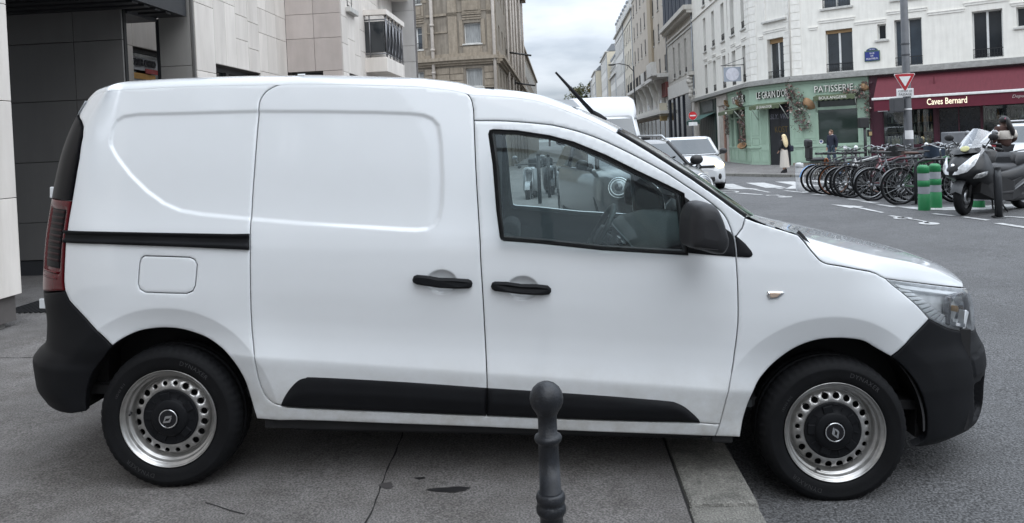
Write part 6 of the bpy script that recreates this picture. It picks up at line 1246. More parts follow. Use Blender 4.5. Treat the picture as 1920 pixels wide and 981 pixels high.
# ================================================================== LEFT: beige stone apartment house across the side street
OLD=PM('old_beige_stone',(.25,.218,.178),rough=.9,var=.16,vs_=2.2,bump=.3,bs=25,dirt=.32); OLDL=PM('old_beige_moulding',(.30,.255,.20),rough=.9,var=.12,dirt=.28)
PipeM=PM('cast_pipe',(.40,.36,.32),rough=.6,var=.1)
ab=thing('apartment_house','sooty beige stone apartment house with a chamfered corner and drainpipes across the side street','building',(-5,50,-.4))
def cam2w(x,Y): return x
C1,C2,C3,C4=(-17.,52.8),(-6.95,50.3),(-3.75,50.0),(-3.75,88.)
A1=FM(C1,C2,-.4); A2=FM(C2,C3,-.4); A3=FM(C3,C4,-.4); La=[math.hypot(b[0]-a[0],b[1]-a[1]) for a,b in ((C1,C2),(C2,C3),(C3,C4))]
ZF=[(-.3+.4,2.2),(3.3+.4+.0,5.55),(6.9+.98,9.6),(9.95+1.1,12.6),(13.05+1.0,15.6)]
ZF=[(5.55,6.75),(8.35,9.70),(11.35,12.8),(14.4,15.8)]
hA=[(La[0]-2.75,La[0]-1.85,z0-.15,z1) for z0,z1 in ZF]+[(2.2,3.2,z0-.15,z1) for z0,z1 in ZF]
hB=[(La[1]/2-.55,La[1]/2+.55,z0,z1) for z0,z1 in ZF]
hC=[(1.6+3.0*k,2.6+3.0*k,z0,z1) for z0,z1 in ZF for k in range(12)]
for M,Ln,h in ((A1,La[0],hA),(A2,La[1],hB),(A3,La[2],hC)):
    wall(ab,M,Ln,18,h,OLD,dep=.3)
    for i,hh in enumerate(h): window(ab,M,*hh,dep=.3,leaves=2 if M is not A2 else 1,rail=(M is A1),sill=True,glass=CURT if M is A2 else (GLB if i%2 else CURT),detail=M is not A3,fr=.07,tr=(.7,) if M is A1 else ())
    strip_part(ab,M,'cornice',OLDL,[((-.05,-.45,7.28),(Ln+.05,0,7.50)),((-.03,-.30,7.12),(Ln+.03,-.001,7.28)),((-.02,-.15,6.98),(Ln+.02,-.002,7.12)),((-.02,-.10,7.5),(Ln+.02,-.001,7.75))])
    strip_part(ab,M,'cornice',OLDL,[((-.05,-.6,17.5),(Ln+.05,0,18.1))])
for z0,z1 in ZF[1:]:
    for M,u in ((A1,La[0]-2.3),(A2,La[1]/2)):
        strip_part(ab,M,'carved_panel',OLDL,[((u-.62,-.05,z0-1.0),(u+.62,-.001,z0-.18)),((u-.45,-.09,z0-.85),(u+.45,-.051,z0-.35)),((u-.65,-.06,z1+.22),(u+.65,-.001,z1+.30)),((u-.6,-.05,z1+.38),(u+.6,-.001,z1+.46)),((u-.65,-.07,z1+.54),(u+.65,-.001,z1+.62)),((u-.85,-.05,z0-.12),(u-.62,-.001,z1+.2)),((u+.62,-.05,z0-.12),(u+.85,-.001,z1+.2))])
    strip_part(ab,A1,'string_course',OLDL,[((La[0]-1.5,-.10,z1+.55),(La[0]-.05,-.001,z1+.70)),((La[0]-1.5,-.06,z1-.55),(La[0]-.05,-.001,z1-.47))])
    strip_part(ab,A2,'string_course',OLDL,[((.05,-.05,z1+.75),(La[1]-.05,-.001,z1+.80))])
    for a in (.02,La[1]-.62): strip_part(ab,A2,'corner_pilaster',OLDL,[((a,-.09,z0-1.2),(a+.6,-.001,z1+.75))],bev=.02)
for k in range(9):
    for M,segs in ((A1,[(3.4,La[0]-2.85),(La[0]-1.75,La[0]-.02)]),(A2,[(.02,La[1]/2-.7),(La[1]/2+.7,La[1]-.02)])):
        for s0,s1 in segs: strip_part(ab,M,'rusticated_course',OLDL,[((s0,-.06,3.0+.43*k),(s1,-.001,3.0+.43*k+.40))],bev=.02)
m=MB(); m.tube([(La[0]-1.05,-.18,-.3),(La[0]-1.05,-.18,18)],.12,8)
for z in (3.5,6.5,8,9.6,12.6): m.tube([(La[0]-1.05,-.18,z),(La[0]-1.05,-.18,z+.15)],.16,8)
put(m.build('drainpipe',PipeM),ab,A1); m=MB(); m.tube([(La[1]-.15,-.25,-.3),(La[1]-.15,-.25,18)],.11,8); put(m.build('drainpipe',PipeM),ab,A2)
for k,u in enumerate((8,13,17,22,29,36)): m=MB(); m.tube([(u,-.2,-.3),(u,-.2,17.5)],.10,6); put(m.build('drainpipe',PipeM),ab,A3)
for u,z in ((9,8.6),(16,6.8),(26,5.9),(30,6.3)): m=MB(); m.tube([(u,0,z+.1),(u,-1.9,z-.25)],.07,6); m.box((u-.15,-.25,z-.1),(u+.15,-.0,z+.3)); put(m.build('wall_bracket',IRON),ab,A3)
sgn=strip_part(ab,A3,'projecting_sign',PM('white_sign',(.62,.62,.62),rough=.4),[((33,-.75,4.3),(33.4,-.1,6.2))],bev=.1)
strip_part(ab,Matrix(),'roof',ZINC,[((-17,53,17.65),(-3.9,88,18.6))])
nb2,_,_=row_house('far_left_house','far dark beige house beyond the sooty apartment house',0.1,1,3,[(1,2)],1,OLD) if False else (None,None,None)
fl=thing('far_left_house','soot-stained house in line behind the apartment house on the left side of the street','building',(-5,100,-.4)); strip_part(fl,Matrix(),'wall',OLD,[((-15,88.05,-.4),(-3.95,150,12.6))]); strip_part(fl,Matrix(),'eaves_cornice',OLDL,[((-15,88.04,12.6),(-3.7,150,12.9))]); strip_part(fl,Matrix(),'roof',ZINC,[((-15,88.06,12.9),(-4.3,149,14.0))])
MFL=T(-3.95,0,-.4)@RZ(PI/2)
for k in range(14):
    for z in (4,7,10): window(fl,MFL,90+4*k,91.1+4*k,z,z+1.9,dep=-.01,rail=False,sill=False,detail=False)
# houses behind the camera across the crossing, mirrored in the van's paint and glass
ob=thing('opposite_house','pale plastered house standing behind the viewer on the other side of the street','building',(13,-20,-.1)); 
strip_part(ob,Matrix(),'wall',WHF,[((12.2,-70,-.4),(24,-9,15.5))]); MOB=T(12.2,0,0)@RZ(-PI/2)
for k in range(14):
    for z in (1.2,4.6,7.6,10.6): window(ob,MOB,11+4.1*k,12.3+4.1*k,z,z+1.9,dep=-.01,rail=False,sill=False,detail=False,glass=GLD)
strip_part(ob,Matrix(),'roof',ZINC,[((12.1,-70,15.5),(24,-8.9,17))])
ob2=thing('end_house','far beige house closing the street behind the viewer','building',(0,-95,-.1)); strip_part(ob2,Matrix(),'wall',BEI,[((-25,-100,-.4),(26,-92,13.5))]); strip_part(ob2,Matrix(),'roof',ZINC,[((-25,-100,13.5),(26,-92.3,15.5))])
MO2=T(0,-92,0)@RZ(PI)
for k in range(10):
    for z in (1.2,4.4,7.4,10.4): window(ob2,MO2,-22+4.3*k,-20.6+4.3*k,z,z+1.8,dep=-.01,rail=False,sill=False,detail=False,glass=GLD)
# ================================================================== TREE at the end of the street
LEAF=PM('autumn_leaves',(.105,.088,.03),rough=.8,var=.45,vs_=.55,col2=(.13,.10,.028)); LEAFD=PM('green_leaves',(.06,.068,.024),rough=.8,var=.4,vs_=.6); BARK=PM('bark',(.05,.04,.03),rough=.95,var=.2)
def tree(x,y,z,h,w_,label,seed,n=2600):
    t=thing('tree',label,'tree',(x,y,z)); r=random.Random(seed); m=MB(); m.tube([(0,0,0),(.1,0,h*.3),(-.1,.1,h*.6)],[.35,.28,.15],8)
    tips=[]
    for k in range(9):
        a=r.random()*6.28; L_=w_*.42*r.uniform(.6,1); z0=h*r.uniform(.28,.5); tip=(L_*math.cos(a),L_*math.sin(a),h*r.uniform(.5,.93)); tips.append(tip); m.tube([(0,0,z0),(tip[0]*.5,tip[1]*.5,(z0+tip[2])*.5+.4),tip],[.14,.08,.03],5)
    m.build('trunk',BARK,t); ms=[MB(),MB()]
    cl=[]
    for k in range(46):
        a=r.random()*6.28; rr=w_*.5*math.sqrt(r.random()); zz=h*r.uniform(.34,1); s_=math.sqrt(max(.05,1-((zz-h*.6)/(h*.45))**2)); cl.append((rr*s_*math.cos(a),rr*s_*math.sin(a),zz,r.uniform(.5,1.25)*w_*.12))
    for i in range(n):
        c=cl[i%len(cl)]; d=Vector((r.gauss(0,1),r.gauss(0,1),r.gauss(0,1))).normalized()*c[3]*r.uniform(.55,1.05); p=Vector(c[:3])+d; s_=r.uniform(.16,.36); R=Matrix.Rotation(r.random()*6.3,4,Vector((r.gauss(0,1),r.gauss(0,1),r.gauss(0,1))).normalized())
        ms[0 if (i%len(cl))%3 else 1].add([(-s_,0,0),(0,-s_*.5,.04),(s_,0,0),(0,s_*.5,.04)],[(0,1,2,3)],False,T(*p)@R)
    m2=ms[0]; o=MB(); c1_=ms[0].build('crown',LEAF,t); c2_=ms[1].build('crown',LEAFD,t)
    return t
tree(6.2,200,-.4,15.5,9.5,'autumn brown tree against the last white house at the end of the street',3,4200); tree(2.6,206,-.4,10.0,8,'lower olive tree left of the tall autumn tree at the end of the street',5,2600); tree(-3,235,-.4,8.5,10,'farthest low tree at the end of the street behind the big white van',9,1800)
# ================================================================== STREET FURNITURE
def lamp(x,y,h,label,arm=2.2):
    t=thing('street_lamp',label,'street lamp',(x,y,-.4)); m=MB(); m.tube([(0,0,0),(0,0,h)],[.12,.06],8); m.build('pole',IRON,t); m=MB(); m.tube([(0,0,h-.6),(-.6,0,h+.1),(-arm*.7,0,h+.35),(-arm,0,h+.3)],.045,6); m.build('arm',IRON,t); m=MB(); m.ball((-arm-.2,0,h+.25),(.40,.17,.10),12,6); m.build('lamp_head',IRON,t)
lamp(8.5,86,9.6,'black street lamp with curved arm before the cream house'); lamp(7.0,150,6.8,'distant street lamp before the yellow gable house',1.8)
CAST=PM('cast_iron_paint',(.013,.0145,.018),rough=.42,var=.3,vs_=45,bump=.18,bs=190,spec=.4,spk=.18)
bo=thing('bollard','dark grey cast iron bollard with a ball top in front of the white van','bollard',(-.062,2.0,pz(-.06)))
H0=1.45-.66-pz(-.06)-.01
s_=.0440
bprof=[(.001,H0+s_),(.012,H0+s_*.96),(.024,H0+s_*.84),(.0345,H0+s_*.62),(.0415,H0+s_*.34),(.044,H0),(.0425,H0-s_*.28),(.0375,H0-s_*.55),(.0295,H0-s_*.82),(.0255,H0-s_*1.02),(.0245,H0-.055),(.0248,H0-.092),(.0285,H0-.094),(.0345,H0-.098),(.0365,H0-.104),(.0345,H0-.111),(.0285,H0-.116),(.0262,H0-.121),(.0285,H0-.255)]
m=MB(); m.lathe(bprof[:11],40); m.build('ball_top',CAST,bo); m=MB(); m.lathe(bprof[10:19]+[(.0285,H0-.2449),(.0335,H0-.247),(.0370,H0-.252),(.0385,H0-.262),(.0365,H0-.270),(.0335,H0-.274),(.0362,H0-.278),(.0392,H0-.287),(.0385,H0-.297),(.0345,H0-.304),(.0300,H0-.310),(.0330,H0-.50),(.035,.08),(.05,.04),(.055,.0)],40); m.build('shaft',CAST,bo)
# traffic pole with yield sign
GREYP=PM('painted_steel_grey',(.065,.068,.075),rough=.5,var=.15,vs_=8); SWH=PM('sign_white',(.66,.66,.66),rough=.35); SRED=PM('sign_red',(.36,.015,.025),rough=.35); SGY=PM('sign_grey_back',(.05,.052,.057),rough=.5)
tp=thing('traffic_pole','tall grey steel pole carrying a red yield sign before the wine shop','pole',(9.62,22.0,gz(9.6,22)))
TPZ=gz(9.6,22); m=MB(); m.tube([(0,0,0),(0,0,1.4),(-.0,0,1.45),(0,0,9)],[.135,.125,.105,.085],16); m.build('pole',GREYP,tp); m=MB(); m.lathe([(.18,0),(.18,.04),(.14,.10),(.14,.45),(.13,.5)],16); m.build('base',GREYP,tp)
for z in (2.05,3.55,3.85): m=MB(); m.lathe([(.108,0),(.112,.02),(.108,.04)],16,M=T(0,0,z)); m.build('clamp',SWH if z<3 else GREYP,tp)
def tri(s,y,mt,nm,rad=.16):
    P=[]; 
    for k in range(3):
        a=-PI/2+2*PI*k/3; c=Vector((math.cos(a),math.sin(a)))*(s-rad*s*2*.5); 
        for j in range(7): b=a-PI/3+2*PI/3*j/6; P.append((c.x+rad*s*.5*math.cos(b),c.y+rad*s*.5*math.sin(b)))
    m=MB(); m.prism(P,0,.012,M=T(-.11,y,2.60-TPZ+.08)@RX(PI/2)); m.build(nm,mt,tp)
tri(.345,-.13,SWH,'sign_plate'); tri(.320,-.1425,SRED,'sign_plate'); tri(.185,-.1545,SWH,'sign_plate',.1)
m=MB(); m.box((-.34,-.15,2.22-TPZ),(.12,-.13,2.44-TPZ),bev=.03); m.build('supplementary_plate',SWH,tp)
for t_,z0,z1,w2 in (('CÉDEZ LE',2.345,2.41,.36),('PASSAGE',2.25,2.315,.34)): m=MB(); rect_text(m,t_,w2,z1-z0,T(-.11,-.153,(z0+z1)/2-TPZ)@RX(PI/2),ext=.002); m.build('sign_lettering',INK,tp)
m=MB(); m.box((-.42,-.12,1.80-TPZ),(-.12,.18,2.20-TPZ),bev=.03); m.build('signal_box',SGY,tp)
m=MB(); m.lathe([(.1275,0),(.1275,.24)],10,M=T(0,0,1.05-TPZ),a0=-PI*.85,a1=-PI*.15); m.build('sticker',SWH,tp)
# no entry sign
ne=thing('no_entry_sign','round red no entry sign on a thin post with a small white plate below','road sign',(7.52,44.,-.47)); m=MB(); m.tube([(0,0,0),(0,0,3.2)],.04,8); m.build('post',GREYP,ne)
zc=2.95; m=MB(); m.lathe([(.001,.0),(.24,.0),(.24,.02)],28,M=T(0,-.05,zc)@RX(PI/2)); m.build('sign_plate',SWH,ne); m=MB(); m.lathe([(.001,.01),(.225,.01)],28,M=T(0,-.05,zc)@RX(PI/2)); m.build('sign_plate',PM('sign_red_bright',(.48,.015,.02),rough=.35),ne); m=MB(); m.box((-.16,-.07,zc-.035),(.16,-.062,zc+.035)); m.build('sign_bar',SWH,ne)
m=MB(); m.box((-.24,-.06,2.38),(.24,-.045,2.58),bev=.02); m.build('supplementary_plate',SWH,ne)
# walk signal post and lantern by the bakery
wsg=thing('pedestrian_signal','black pedestrian signal on a post at the right end of the bakery','traffic signal',(11.53,30.,-.36)); m=MB(); m.tube([(0,0,0),(0,0,2.15)],.055,10); m.build('post',IRON,wsg); m=MB(); m.box((-.22,-.10,1.75),(.14,.12,2.15),bev=.03); m.box((.10,-.08,1.42),(.24,.08,1.68),bev=.02); m.build('signal_head',IRON,wsg); m=MB(); m.box((.115,-.09,1.46),(.225,-.081,1.60)); m.build('push_button',PM('brass',(.4,.3,.15),rough=.4,metal=.6),wsg)
# green lane posts, white post
PGR=PM('post_green',(.018,.20,.068),rough=.5,var=.08,dirt=.06); PBD=PM('post_reflective_band',(.33,.34,.37),rough=.5,var=.08)
def lane_post(x,y,mt,label,h=.78,r=.095,band=PBD,grp=None,name='lane_post'):
    t=thing(name,label,'post',(x,y,gz(x,y)),group=grp); m=MB(); m.lathe([(.001,h),(r*.55,h-.004),(r*.95,h-.03),(r,h-.05),(r,h-.13),(r*.95,h-.135),(r*.95,h-.27),(r,h-.275),(r,h-.37),(r*.95,h-.375),(r*.95,h-.50),(r,h-.505),(r*1.02,.01),(r*1.02,0)],28); m.build('post_body',mt,t)
    for z in (h-.265,h-.495): m=MB(); m.lathe([(r*.965,z),(r*.965,z+.12)],28); m.build('reflective_band',band,t)
    return t
lane_post(6.20,13.66,PGR,'nearer left green lane post with two grey bands beside the scooter',grp='green lane posts'); lane_post(6.53,13.95,PGR,'green lane post with two grey bands standing behind its twin beside the scooter',grp='green lane posts')
gp3=lane_post(7.15,13.75,PGR,'green lane post mostly hidden behind the scooter front wheel',h=.62,grp='green lane posts')
WPO=PM('post_white',(.52,.53,.54),rough=.5,var=.12,dirt=.15); lane_post(6.22,20.6,WPO,'white cylindrical lane post left of the bicycle row',h=.74,r=.105,band=PM('post_white_band',(.62,.63,.64),rough=.3))
for i,(x,y) in enumerate(((9.35,26.),(9.69,26.),(11.93,26.),(11.2,25.6))):
    t=thing('white_top_post','thin black post with white ball top '+('left of a pair','right of a pair','right of the traffic pole','beside the traffic pole')[i]+' behind the bicycles','post',(x,y,gz(x,y)),group='white topped posts'); m=MB(); m.tube([(0,0,0),(0,0,1.02)],.035,8); m.build('post',IRON,t); m=MB(); m.ball((0,0,1.08),.065,12,8); m.build('white_cap',SWH,t)
def hoop(x,y,rz,label,w_=.9,h=.82,r=.024,grp='cycle hoops'):
    t=thing('cycle_hoop',label,'cycle hoop',(x,y,gz(x,y)),rz,grp); m=MB(); m.tube([(-w_/2,0,0),(-w_/2,0,h-.15),(-w_/2+.04,0,h-.05),(-w_/2+.14,0,h),(w_/2-.14,0,h),(w_/2-.04,0,h-.05),(w_/2,0,h-.15),(w_/2,0,0)],r,8); m.build('hoop',PM('hoop_dark',(.025,.027,.03),rough=.5,var=.2),t)
    m=MB(); 
    for s_ in (-1,1): m.lathe([(.09,0),(.09,.012),(.03,.016)],14,M=T(s_*w_/2,0,0))
    m.build('foot_plate',IRON,t); return t
hoop(6.66,12.25,1.2,'narrow dark cycle hoop standing in front of the black scooter',w_=.16,h=.76,r=.045)
for i in range(5): hoop(6.95,14.64+1.0*i,.0,'dark cycle hoop in the bicycle row, '+('nearest the green posts','second from the green posts','third from the green posts','fourth from the green posts','last before the white post')[i])
# ticket machine (grey box)
tk=thing('utility_cabinet','grey metal cabinet with a rounded top standing before the wine shop','cabinet',(11.85,24,gz(11.8,24))); m=MB(); m.box((-.32,-.2,0),(.32,.2,1.42),bev=.03); m.build('cabinet_body',PM('cabinet_grey',(.13,.135,.145),rough=.5,var=.1),tk); m=MB(); m.box((-.25,-.215,.1),(.25,-.201,1.0)); m.build('cabinet_door',PM('cabinet_door',(.115,.12,.13),rough=.5),tk)
# litter bin / street items glimpsed through the van window are further down
# ================================================================== CARS
CGL=PM('car_glass',(.035,.042,.045),rough=.04,var=.25,vs_=1,spec=.9); CWH=PM('car_white_paint',(.54,.555,.57),rough=.3,coat=1,var=.01); CGR=PM('car_grey_paint',(.055,.058,.062),rough=.3,metal=.4,coat=1,var=.05); CBL=PM('car_black_trim',(.012,.012,.013),rough=.4)
HLG=PM('headlamp_clear',(.26,.27,.28),rough=.12,metal=.5,var=.4,vs_=18); HLS=PM('scooter_lamp',(.62,.63,.64),rough=.15,metal=.3,var=.25,vs_=22); HLON=PM('headlamp_lit',(1,.95,.8),rough=.3,emit=(1,.80,.40),es=1.3); PLT=PM('plate_white',(.62,.62,.60),rough=.4); RIMS=PM('alloy',(.35,.36,.37),rough=.3,metal=.8)
def sect(x,w,zb,zt,cr,tuck=.06):
    P=[(0,zb),(w*.80,zb),(w-tuck*.5,zb+.03),(w-tuck*.15,zb+.12),(w,zb+(zt-zb)*.42),(w*.992,zb+(zt-zb)*.70),(w*.965,zt-(zt-zb)*.12),(w*.90,zt-.02),(w*.75,zt+cr*.45),(w*.4,zt+cr*.85),(0,zt+cr)]
    P=P+[(-y,z) for y,z in P[::-1][1:-1]]; return [(x,y,z) for y,z in P]
def car(name,label,loc,rz,L_,W,stn,gh,paint,wr=.31,wx=None,cat='car',glass=CGL,roofmat=None,group=None):
    """stn: (x, half width, bottom, top, crown) stations of the lower body; gh: (x_base_front,z,x_roof_front,zr,x_roof_rear,zrr,x_base_rear,zbr,tumble)"""
    t=thing(name,label,cat,loc,rz,group); m=MB(); m.loft([sect(*s) for s in stn]); body=m.build('body',paint,t,fix=True)
    xf,zf,x1,z1,x2,z2,xb,zb,tm=gh; w0=W/2*.955; w1=w0-tm
    def ghring(k):  # k 0 base ..1 top
        ww=w0+(w1-w0)*k; a=xf+(x1-xf)*k; b=xb+(x2-xb)*k; za=zf+(z1-zf)*k; zc=zb+(z2-zb)*k; r=.10
        return [(a+.10,0,za+.0),(a+.07,ww*.5,za),(a,ww-.14,za),(a-.16,ww-.01,za*.9+zc*.1),((a+b)/2,ww+.012,(za+zc)/2),(b+.14,ww-.01,zc),(b,ww-.15,zc),(b-.05,0,zc)]
    def full(R): return R+[(x,-y,z) for x,y,z in R[::-1][1:-1]]
    m=MB(); R0,R1=full(ghring(0)),full(ghring(1)); top=[((x-(x1+x2)/2)*.86+(x1+x2)/2,y*.84,z+.045) for x,y,z in R1]; m.loft([R0,R1,top]); m.build('cabin',roofmat or paint,t,fix=True)
    def pane(nm,i,ks,ins=.0):
        pass
    def quad(nm,A,off,n=8):
        m=MB(); rows=[]
        for a in np.linspace(.06,.93,5):
            r0=ghring(a); pts=[r0[2],r0[1],r0[0],(r0[1][0],-r0[1][1],r0[1][2]),(r0[2][0],-r0[2][1],r0[2][2])] if A=='f' else [r0[3],r0[4],r0[5]]
            if A=='f': rows.append([(p[0]+off,p[1]*1.0,p[2]+off*.4) for p in pts])
            else: s=1 if A=='l' else -1; rows.append([(p[0]+(.03 if k==2 else -.05 if k==0 else 0),s*(p[1]+off),p[2]) for k,p in enumerate(pts)])
        m.loft(rows,False,False); return m.build(nm,glass,t)
    quad('windscreen','f',.012); quad('side_window','l',.012); quad('side_window','r',.012)
    for s in (1,-1):
        R=[ghring(k)[2] for k in (0,.5,1)]; mm=MB(); mm.tube([(p[0]+.005,s*(p[1]+.035),p[2]) for p in R],.034,6); mm.build('windscreen_pillar',paint if roofmat is None else CBL,t)
        mm=MB(); r0,r1=ghring(.05)[4],ghring(.95)[4]; mm.tube([(r0[0]-.05,s*(r0[1]+.012),r0[2]),(r1[0]-.05,s*(r1[1]+.012),r1[2])],.035,6); mm.build('door_pillar',CBL,t)
        mm=MB(); Mx=T(xf-.18,s*(w0+.10),zf+.08); mm.ball((0,0,0),(.07,.115,.085),12,8,M=Mx); mm.tube([Mx@Vector((0,-s*.03,-.05)),Mx@Vector((-.02,-s*.16,-.09))],.03,6); mm.build('door_mirror',CBL,t)
    for x in wx or (L_/2-.75,-L_/2+.70):
        for s in (1,-1):
            mm=MB(); hw=.10; mm.lathe([(wr*.62,-hw),(wr*.9,-hw),(wr,-hw*.7),(wr,hw*.7),(wr*.9,hw),(wr*.62,hw)],28,M=T(x,s*(W/2-.11),wr)@RX(PI/2)); w_=mm.build('wheel',RUB,t)
            mm=MB(); mm.lathe([(wr*.63,hw*.9),(wr*.55,hw*.6),(wr*.2,hw*.75),(.001,hw*.8)],20,M=T(x,s*(W/2-.11),wr)@RX(-PI/2*s)); mm.build('rim',RIMS,w_)
            mm=MB(); mm.lathe([(wr*1.16,-.02),(wr*1.16,.012),(wr*1.0,.016)],24,M=T(x,s*(W/2-.005),wr+.01)@RX(-PI/2*s),a0=-.1 if s<0 else -.1,a1=PI+.1); 
    return t
def lamp_part(t,nm,c,r,mt,M=None):
    m=MB(); m.ball((0,0,0),r,18,10,M=(T(*c)@(M or Matrix()))); return m.build(nm,mt,t)
# small white city car coming up the street, lamps on
cc=car('city_car','small white city car driving towards the viewer with its headlamps lit','x',0,3.6,1.65,[],(),CWH) if False else None
def place(rzdeg): return R_(rzdeg)
st=[(1.80,.50,.30,.56,.05),(1.76,.66,.22,.66,.06),(1.62,.77,.19,.75,.08),(1.35,.815,.18,.85,.08),(1.02,.825,.17,.95,.07),(.3,.825,.17,1.0,.0),(-1.0,.825,.17,1.02,.0),(-1.6,.80,.2,1.0,.0),(-1.78,.70,.3,.9,.0)]
cc=car('city_car','small white city car driving towards the viewer with its headlamps lit',(4.06,25.05,gz(4,24.)),R_(-90),3.6,1.65,st,(1.05,1.0,.42,1.47,-1.25,1.48,-1.72,1.02,.13),CWH,wr=.30,wx=(1.10,-1.35))
for s in (1,-1):
    lamp_part(cc,'headlamp',(1.70,s*.585,.715),(.115,.145,.11),HLON); lamp_part(cc,'fog_lamp_recess',(1.765,s*.58,.40),(.03,.06,.09),CBL)
m=MB(); m.box((1.76,-.46,.655),(1.825,.46,.715),bev=.02); m.build('grille',CBL,cc); m=MB(); m.lathe([(.001,.012),(.085,.012),(.085,0)],18,M=T(1.822,0,.69)@RY(PI/2)); lg=m.build('badge_disc',CBL,cc); m=MB(); m.prism([(-.035,0),(0,.06),(.035,0),(0,-.06)],0,.01,M=T(1.835,0,.69)@RZ(PI/2)@RX(PI/2)); m.build('badge',CHROME,lg)
m=MB(); m.box((1.76,-.45,.26),(1.825,.45,.40),bev=.03); m.build('lower_intake',CBL,cc); m=MB(); m.box((1.815,-.26,.43),(1.828,.26,.54)); m.build('number_plate',PLT,cc); m=MB(); m.box((1.70,-.74,.20),(1.79,.74,.235),bev=.01); m.build('bumper_lip',CBL,cc)
m=MB(); m.tube([(1.06,.1,1.02),(.88,.55,1.12)],.012,5); m.tube([(1.06,-.45,1.02),(.90,.0,1.13)],.012,5); m.build('wiper',CBL,cc)
cc.scale=(1.07,)*3
# dark compact SUV parked nose to the viewer
st=[(2.14,.50,.32,.72,.02),(2.10,.72,.24,.86,.03),(1.95,.84,.20,.94,.05),(1.6,.895,.20,1.0,.06),(1.15,.91,.20,1.06,.06),(.3,.91,.20,1.06,.0),(-1.3,.91,.20,1.08,.0),(-1.9,.86,.25,1.05,.0),(-2.1,.75,.35,.95,.0)]
mn=car('compact_suv','dark grey compact car with round chrome headlamps and roof rails parked behind the white van',(1.11,13.76,gz(1.6,13)),R_(-79),4.25,1.82,st,(1.18,1.04,.60,1.43,-1.70,1.43,-2.0,1.04,.14),CGR,wr=.33,wx=(1.35,-1.30),roofmat=PM('car_roof_black',(.02,.02,.023),rough=.2,coat=1))
for s in (1,-1):
    m=MB(); Mh=T(2.055,s*.655,.785)@RZ(s*.35)@RY(PI/2-.30); m.lathe([(.160,.0),(.163,.03),(.153,.042),(.148,.035)],30,M=Mh); hr=m.build('headlamp_ring',CHROME,mn); m=MB(); m.lathe([(.145,.03),(.12,.055),(.06,.07),(.001,.075)],26,M=Mh); m.build('headlamp_glass',HLG,hr); m=MB(); m.lathe([(.062,.068),(.062,.082),(.05,.09),(.001,.095)],18,M=Mh); m.build('headlamp_projector',PM('projector',(.03,.033,.04),rough=.05,spec=1),hr); m=MB(); m.lathe([(.125,.058),(.118,.066),(.11,.062)],26,M=Mh); m.build('daytime_ring',PM('daytime_ring',(.7,.72,.74),rough=.2),hr)
    m=MB(); m.tube([(.35,s*.66,1.48),(.20,s*.66,1.54),(-1.2,s*.66,1.55),(-1.5,s*.66,1.49)],.018,6); m.build('roof_rail',PM('roof_rail',(.45,.46,.47),rough=.3,metal=.7),mn)
m=MB(); m.box((2.06,-.42,.50),(2.16,.42,.74),bev=.05); m.build('grille',CBL,mn); m=MB(); m.tube([(2.14,-.44,.62),(2.165,-.38,.75),(2.175,0,.77),(2.165,.38,.75),(2.14,.44,.62)],.014,6); m.build('grille_trim',CHROME,mn); m=MB(); m.box((2.15,-.26,.42),(2.165,.26,.53)); m.build('number_plate',PLT,mn)
m=MB(); m.box((1.62,.22,1.055),(2.02,.34,1.062)); m.v=[(x,y,z-(x-1.62)*.24) for x,y,z in m.v]; m.build('bonnet_stripe',PM('bonnet_stripe',(.45,.45,.47),rough=.3),mn); m=MB(); m.tube([(1.2,.1,1.09),(1.02,.6,1.19)],.012,5); m.build('wiper',CBL,mn)
# big white van behind it
st=[(2.74,.55,.35,1.02,.03),(2.70,.86,.30,1.12,.03),(2.5,.98,.28,1.25,.04),(2.1,1.03,.28,1.38,.03),(1.6,1.035,.28,1.42,.0),(-2.5,1.035,.28,1.42,.0),(-2.7,1.0,.3,1.40,.0)]
wv=car('large_van','tall white delivery van facing the viewer behind the dark compact car',(1.27,24.9,gz(1.6,22)),R_(-90),5.5,2.07,st,(2.16,1.36,1.62,2.02,-2.62,2.10,-2.70,1.42,.08),CWH,wr=.34,wx=(1.75,-1.7),cat='van')
m=MB(); rg=[]
for x,w_,z0,z1 in ((1.66,.86,1.98,2.06),(1.58,.91,1.98,2.36),(1.35,.925,1.98,2.52),(.8,.93,1.98,2.60),(-2.6,.93,1.98,2.60),(-2.68,.90,2.0,2.50)):
    rg.append([(x,y,z) for y,z in ((w_,z0),(w_,z0+(z1-z0)*.5),(w_*.95,z1-.06),(w_*.82,z1),(-w_*.82,z1),(-w_*.95,z1-.06),(-w_,z0+(z1-z0)*.5),(-w_,z0))])
m.loft(rg,True,True,smooth=True); m.build('high_roof',CWH,wv,fix=True)
for s in (1,-1):
    m=MB(); m.ball((0,0,0),(.16,.13,.24),16,10,M=T(2.60,s*.83,1.0)@RY(-.25)@RZ(s*.3)); hh=m.build('headlamp',HLG,wv); m=MB(); m.box((2.10,s*1.04-.012,.35),(2.6,s*1.04+.012,.62)) if False else m.box((2.3,s*.93-.10,.30),(2.76,s*.93+.06,.66),bev=.05); m.build('bumper_corner',CBL,wv)
m=MB(); m.box((2.66,-.8,.30),(2.79,.8,.68),bev=.05); m.build('front_bumper',CBL,wv); m=MB(); m.box((2.69,-.5,.78),(2.765,.5,.98),bev=.03); m.build('grille',CBL,wv); m=MB(); m.box((2.785,-.26,.46),(2.80,.26,.57)); m.build('number_plate',PLT,wv); m=MB(); m.prism([(-.05,0),(0,.09),(.05,0),(0,-.09)],0,.012,M=T(2.765,0,.90)@RZ(PI/2)@RX(PI/2)); m.build('badge',CHROME,wv)
wv.scale=(1.14,)*3
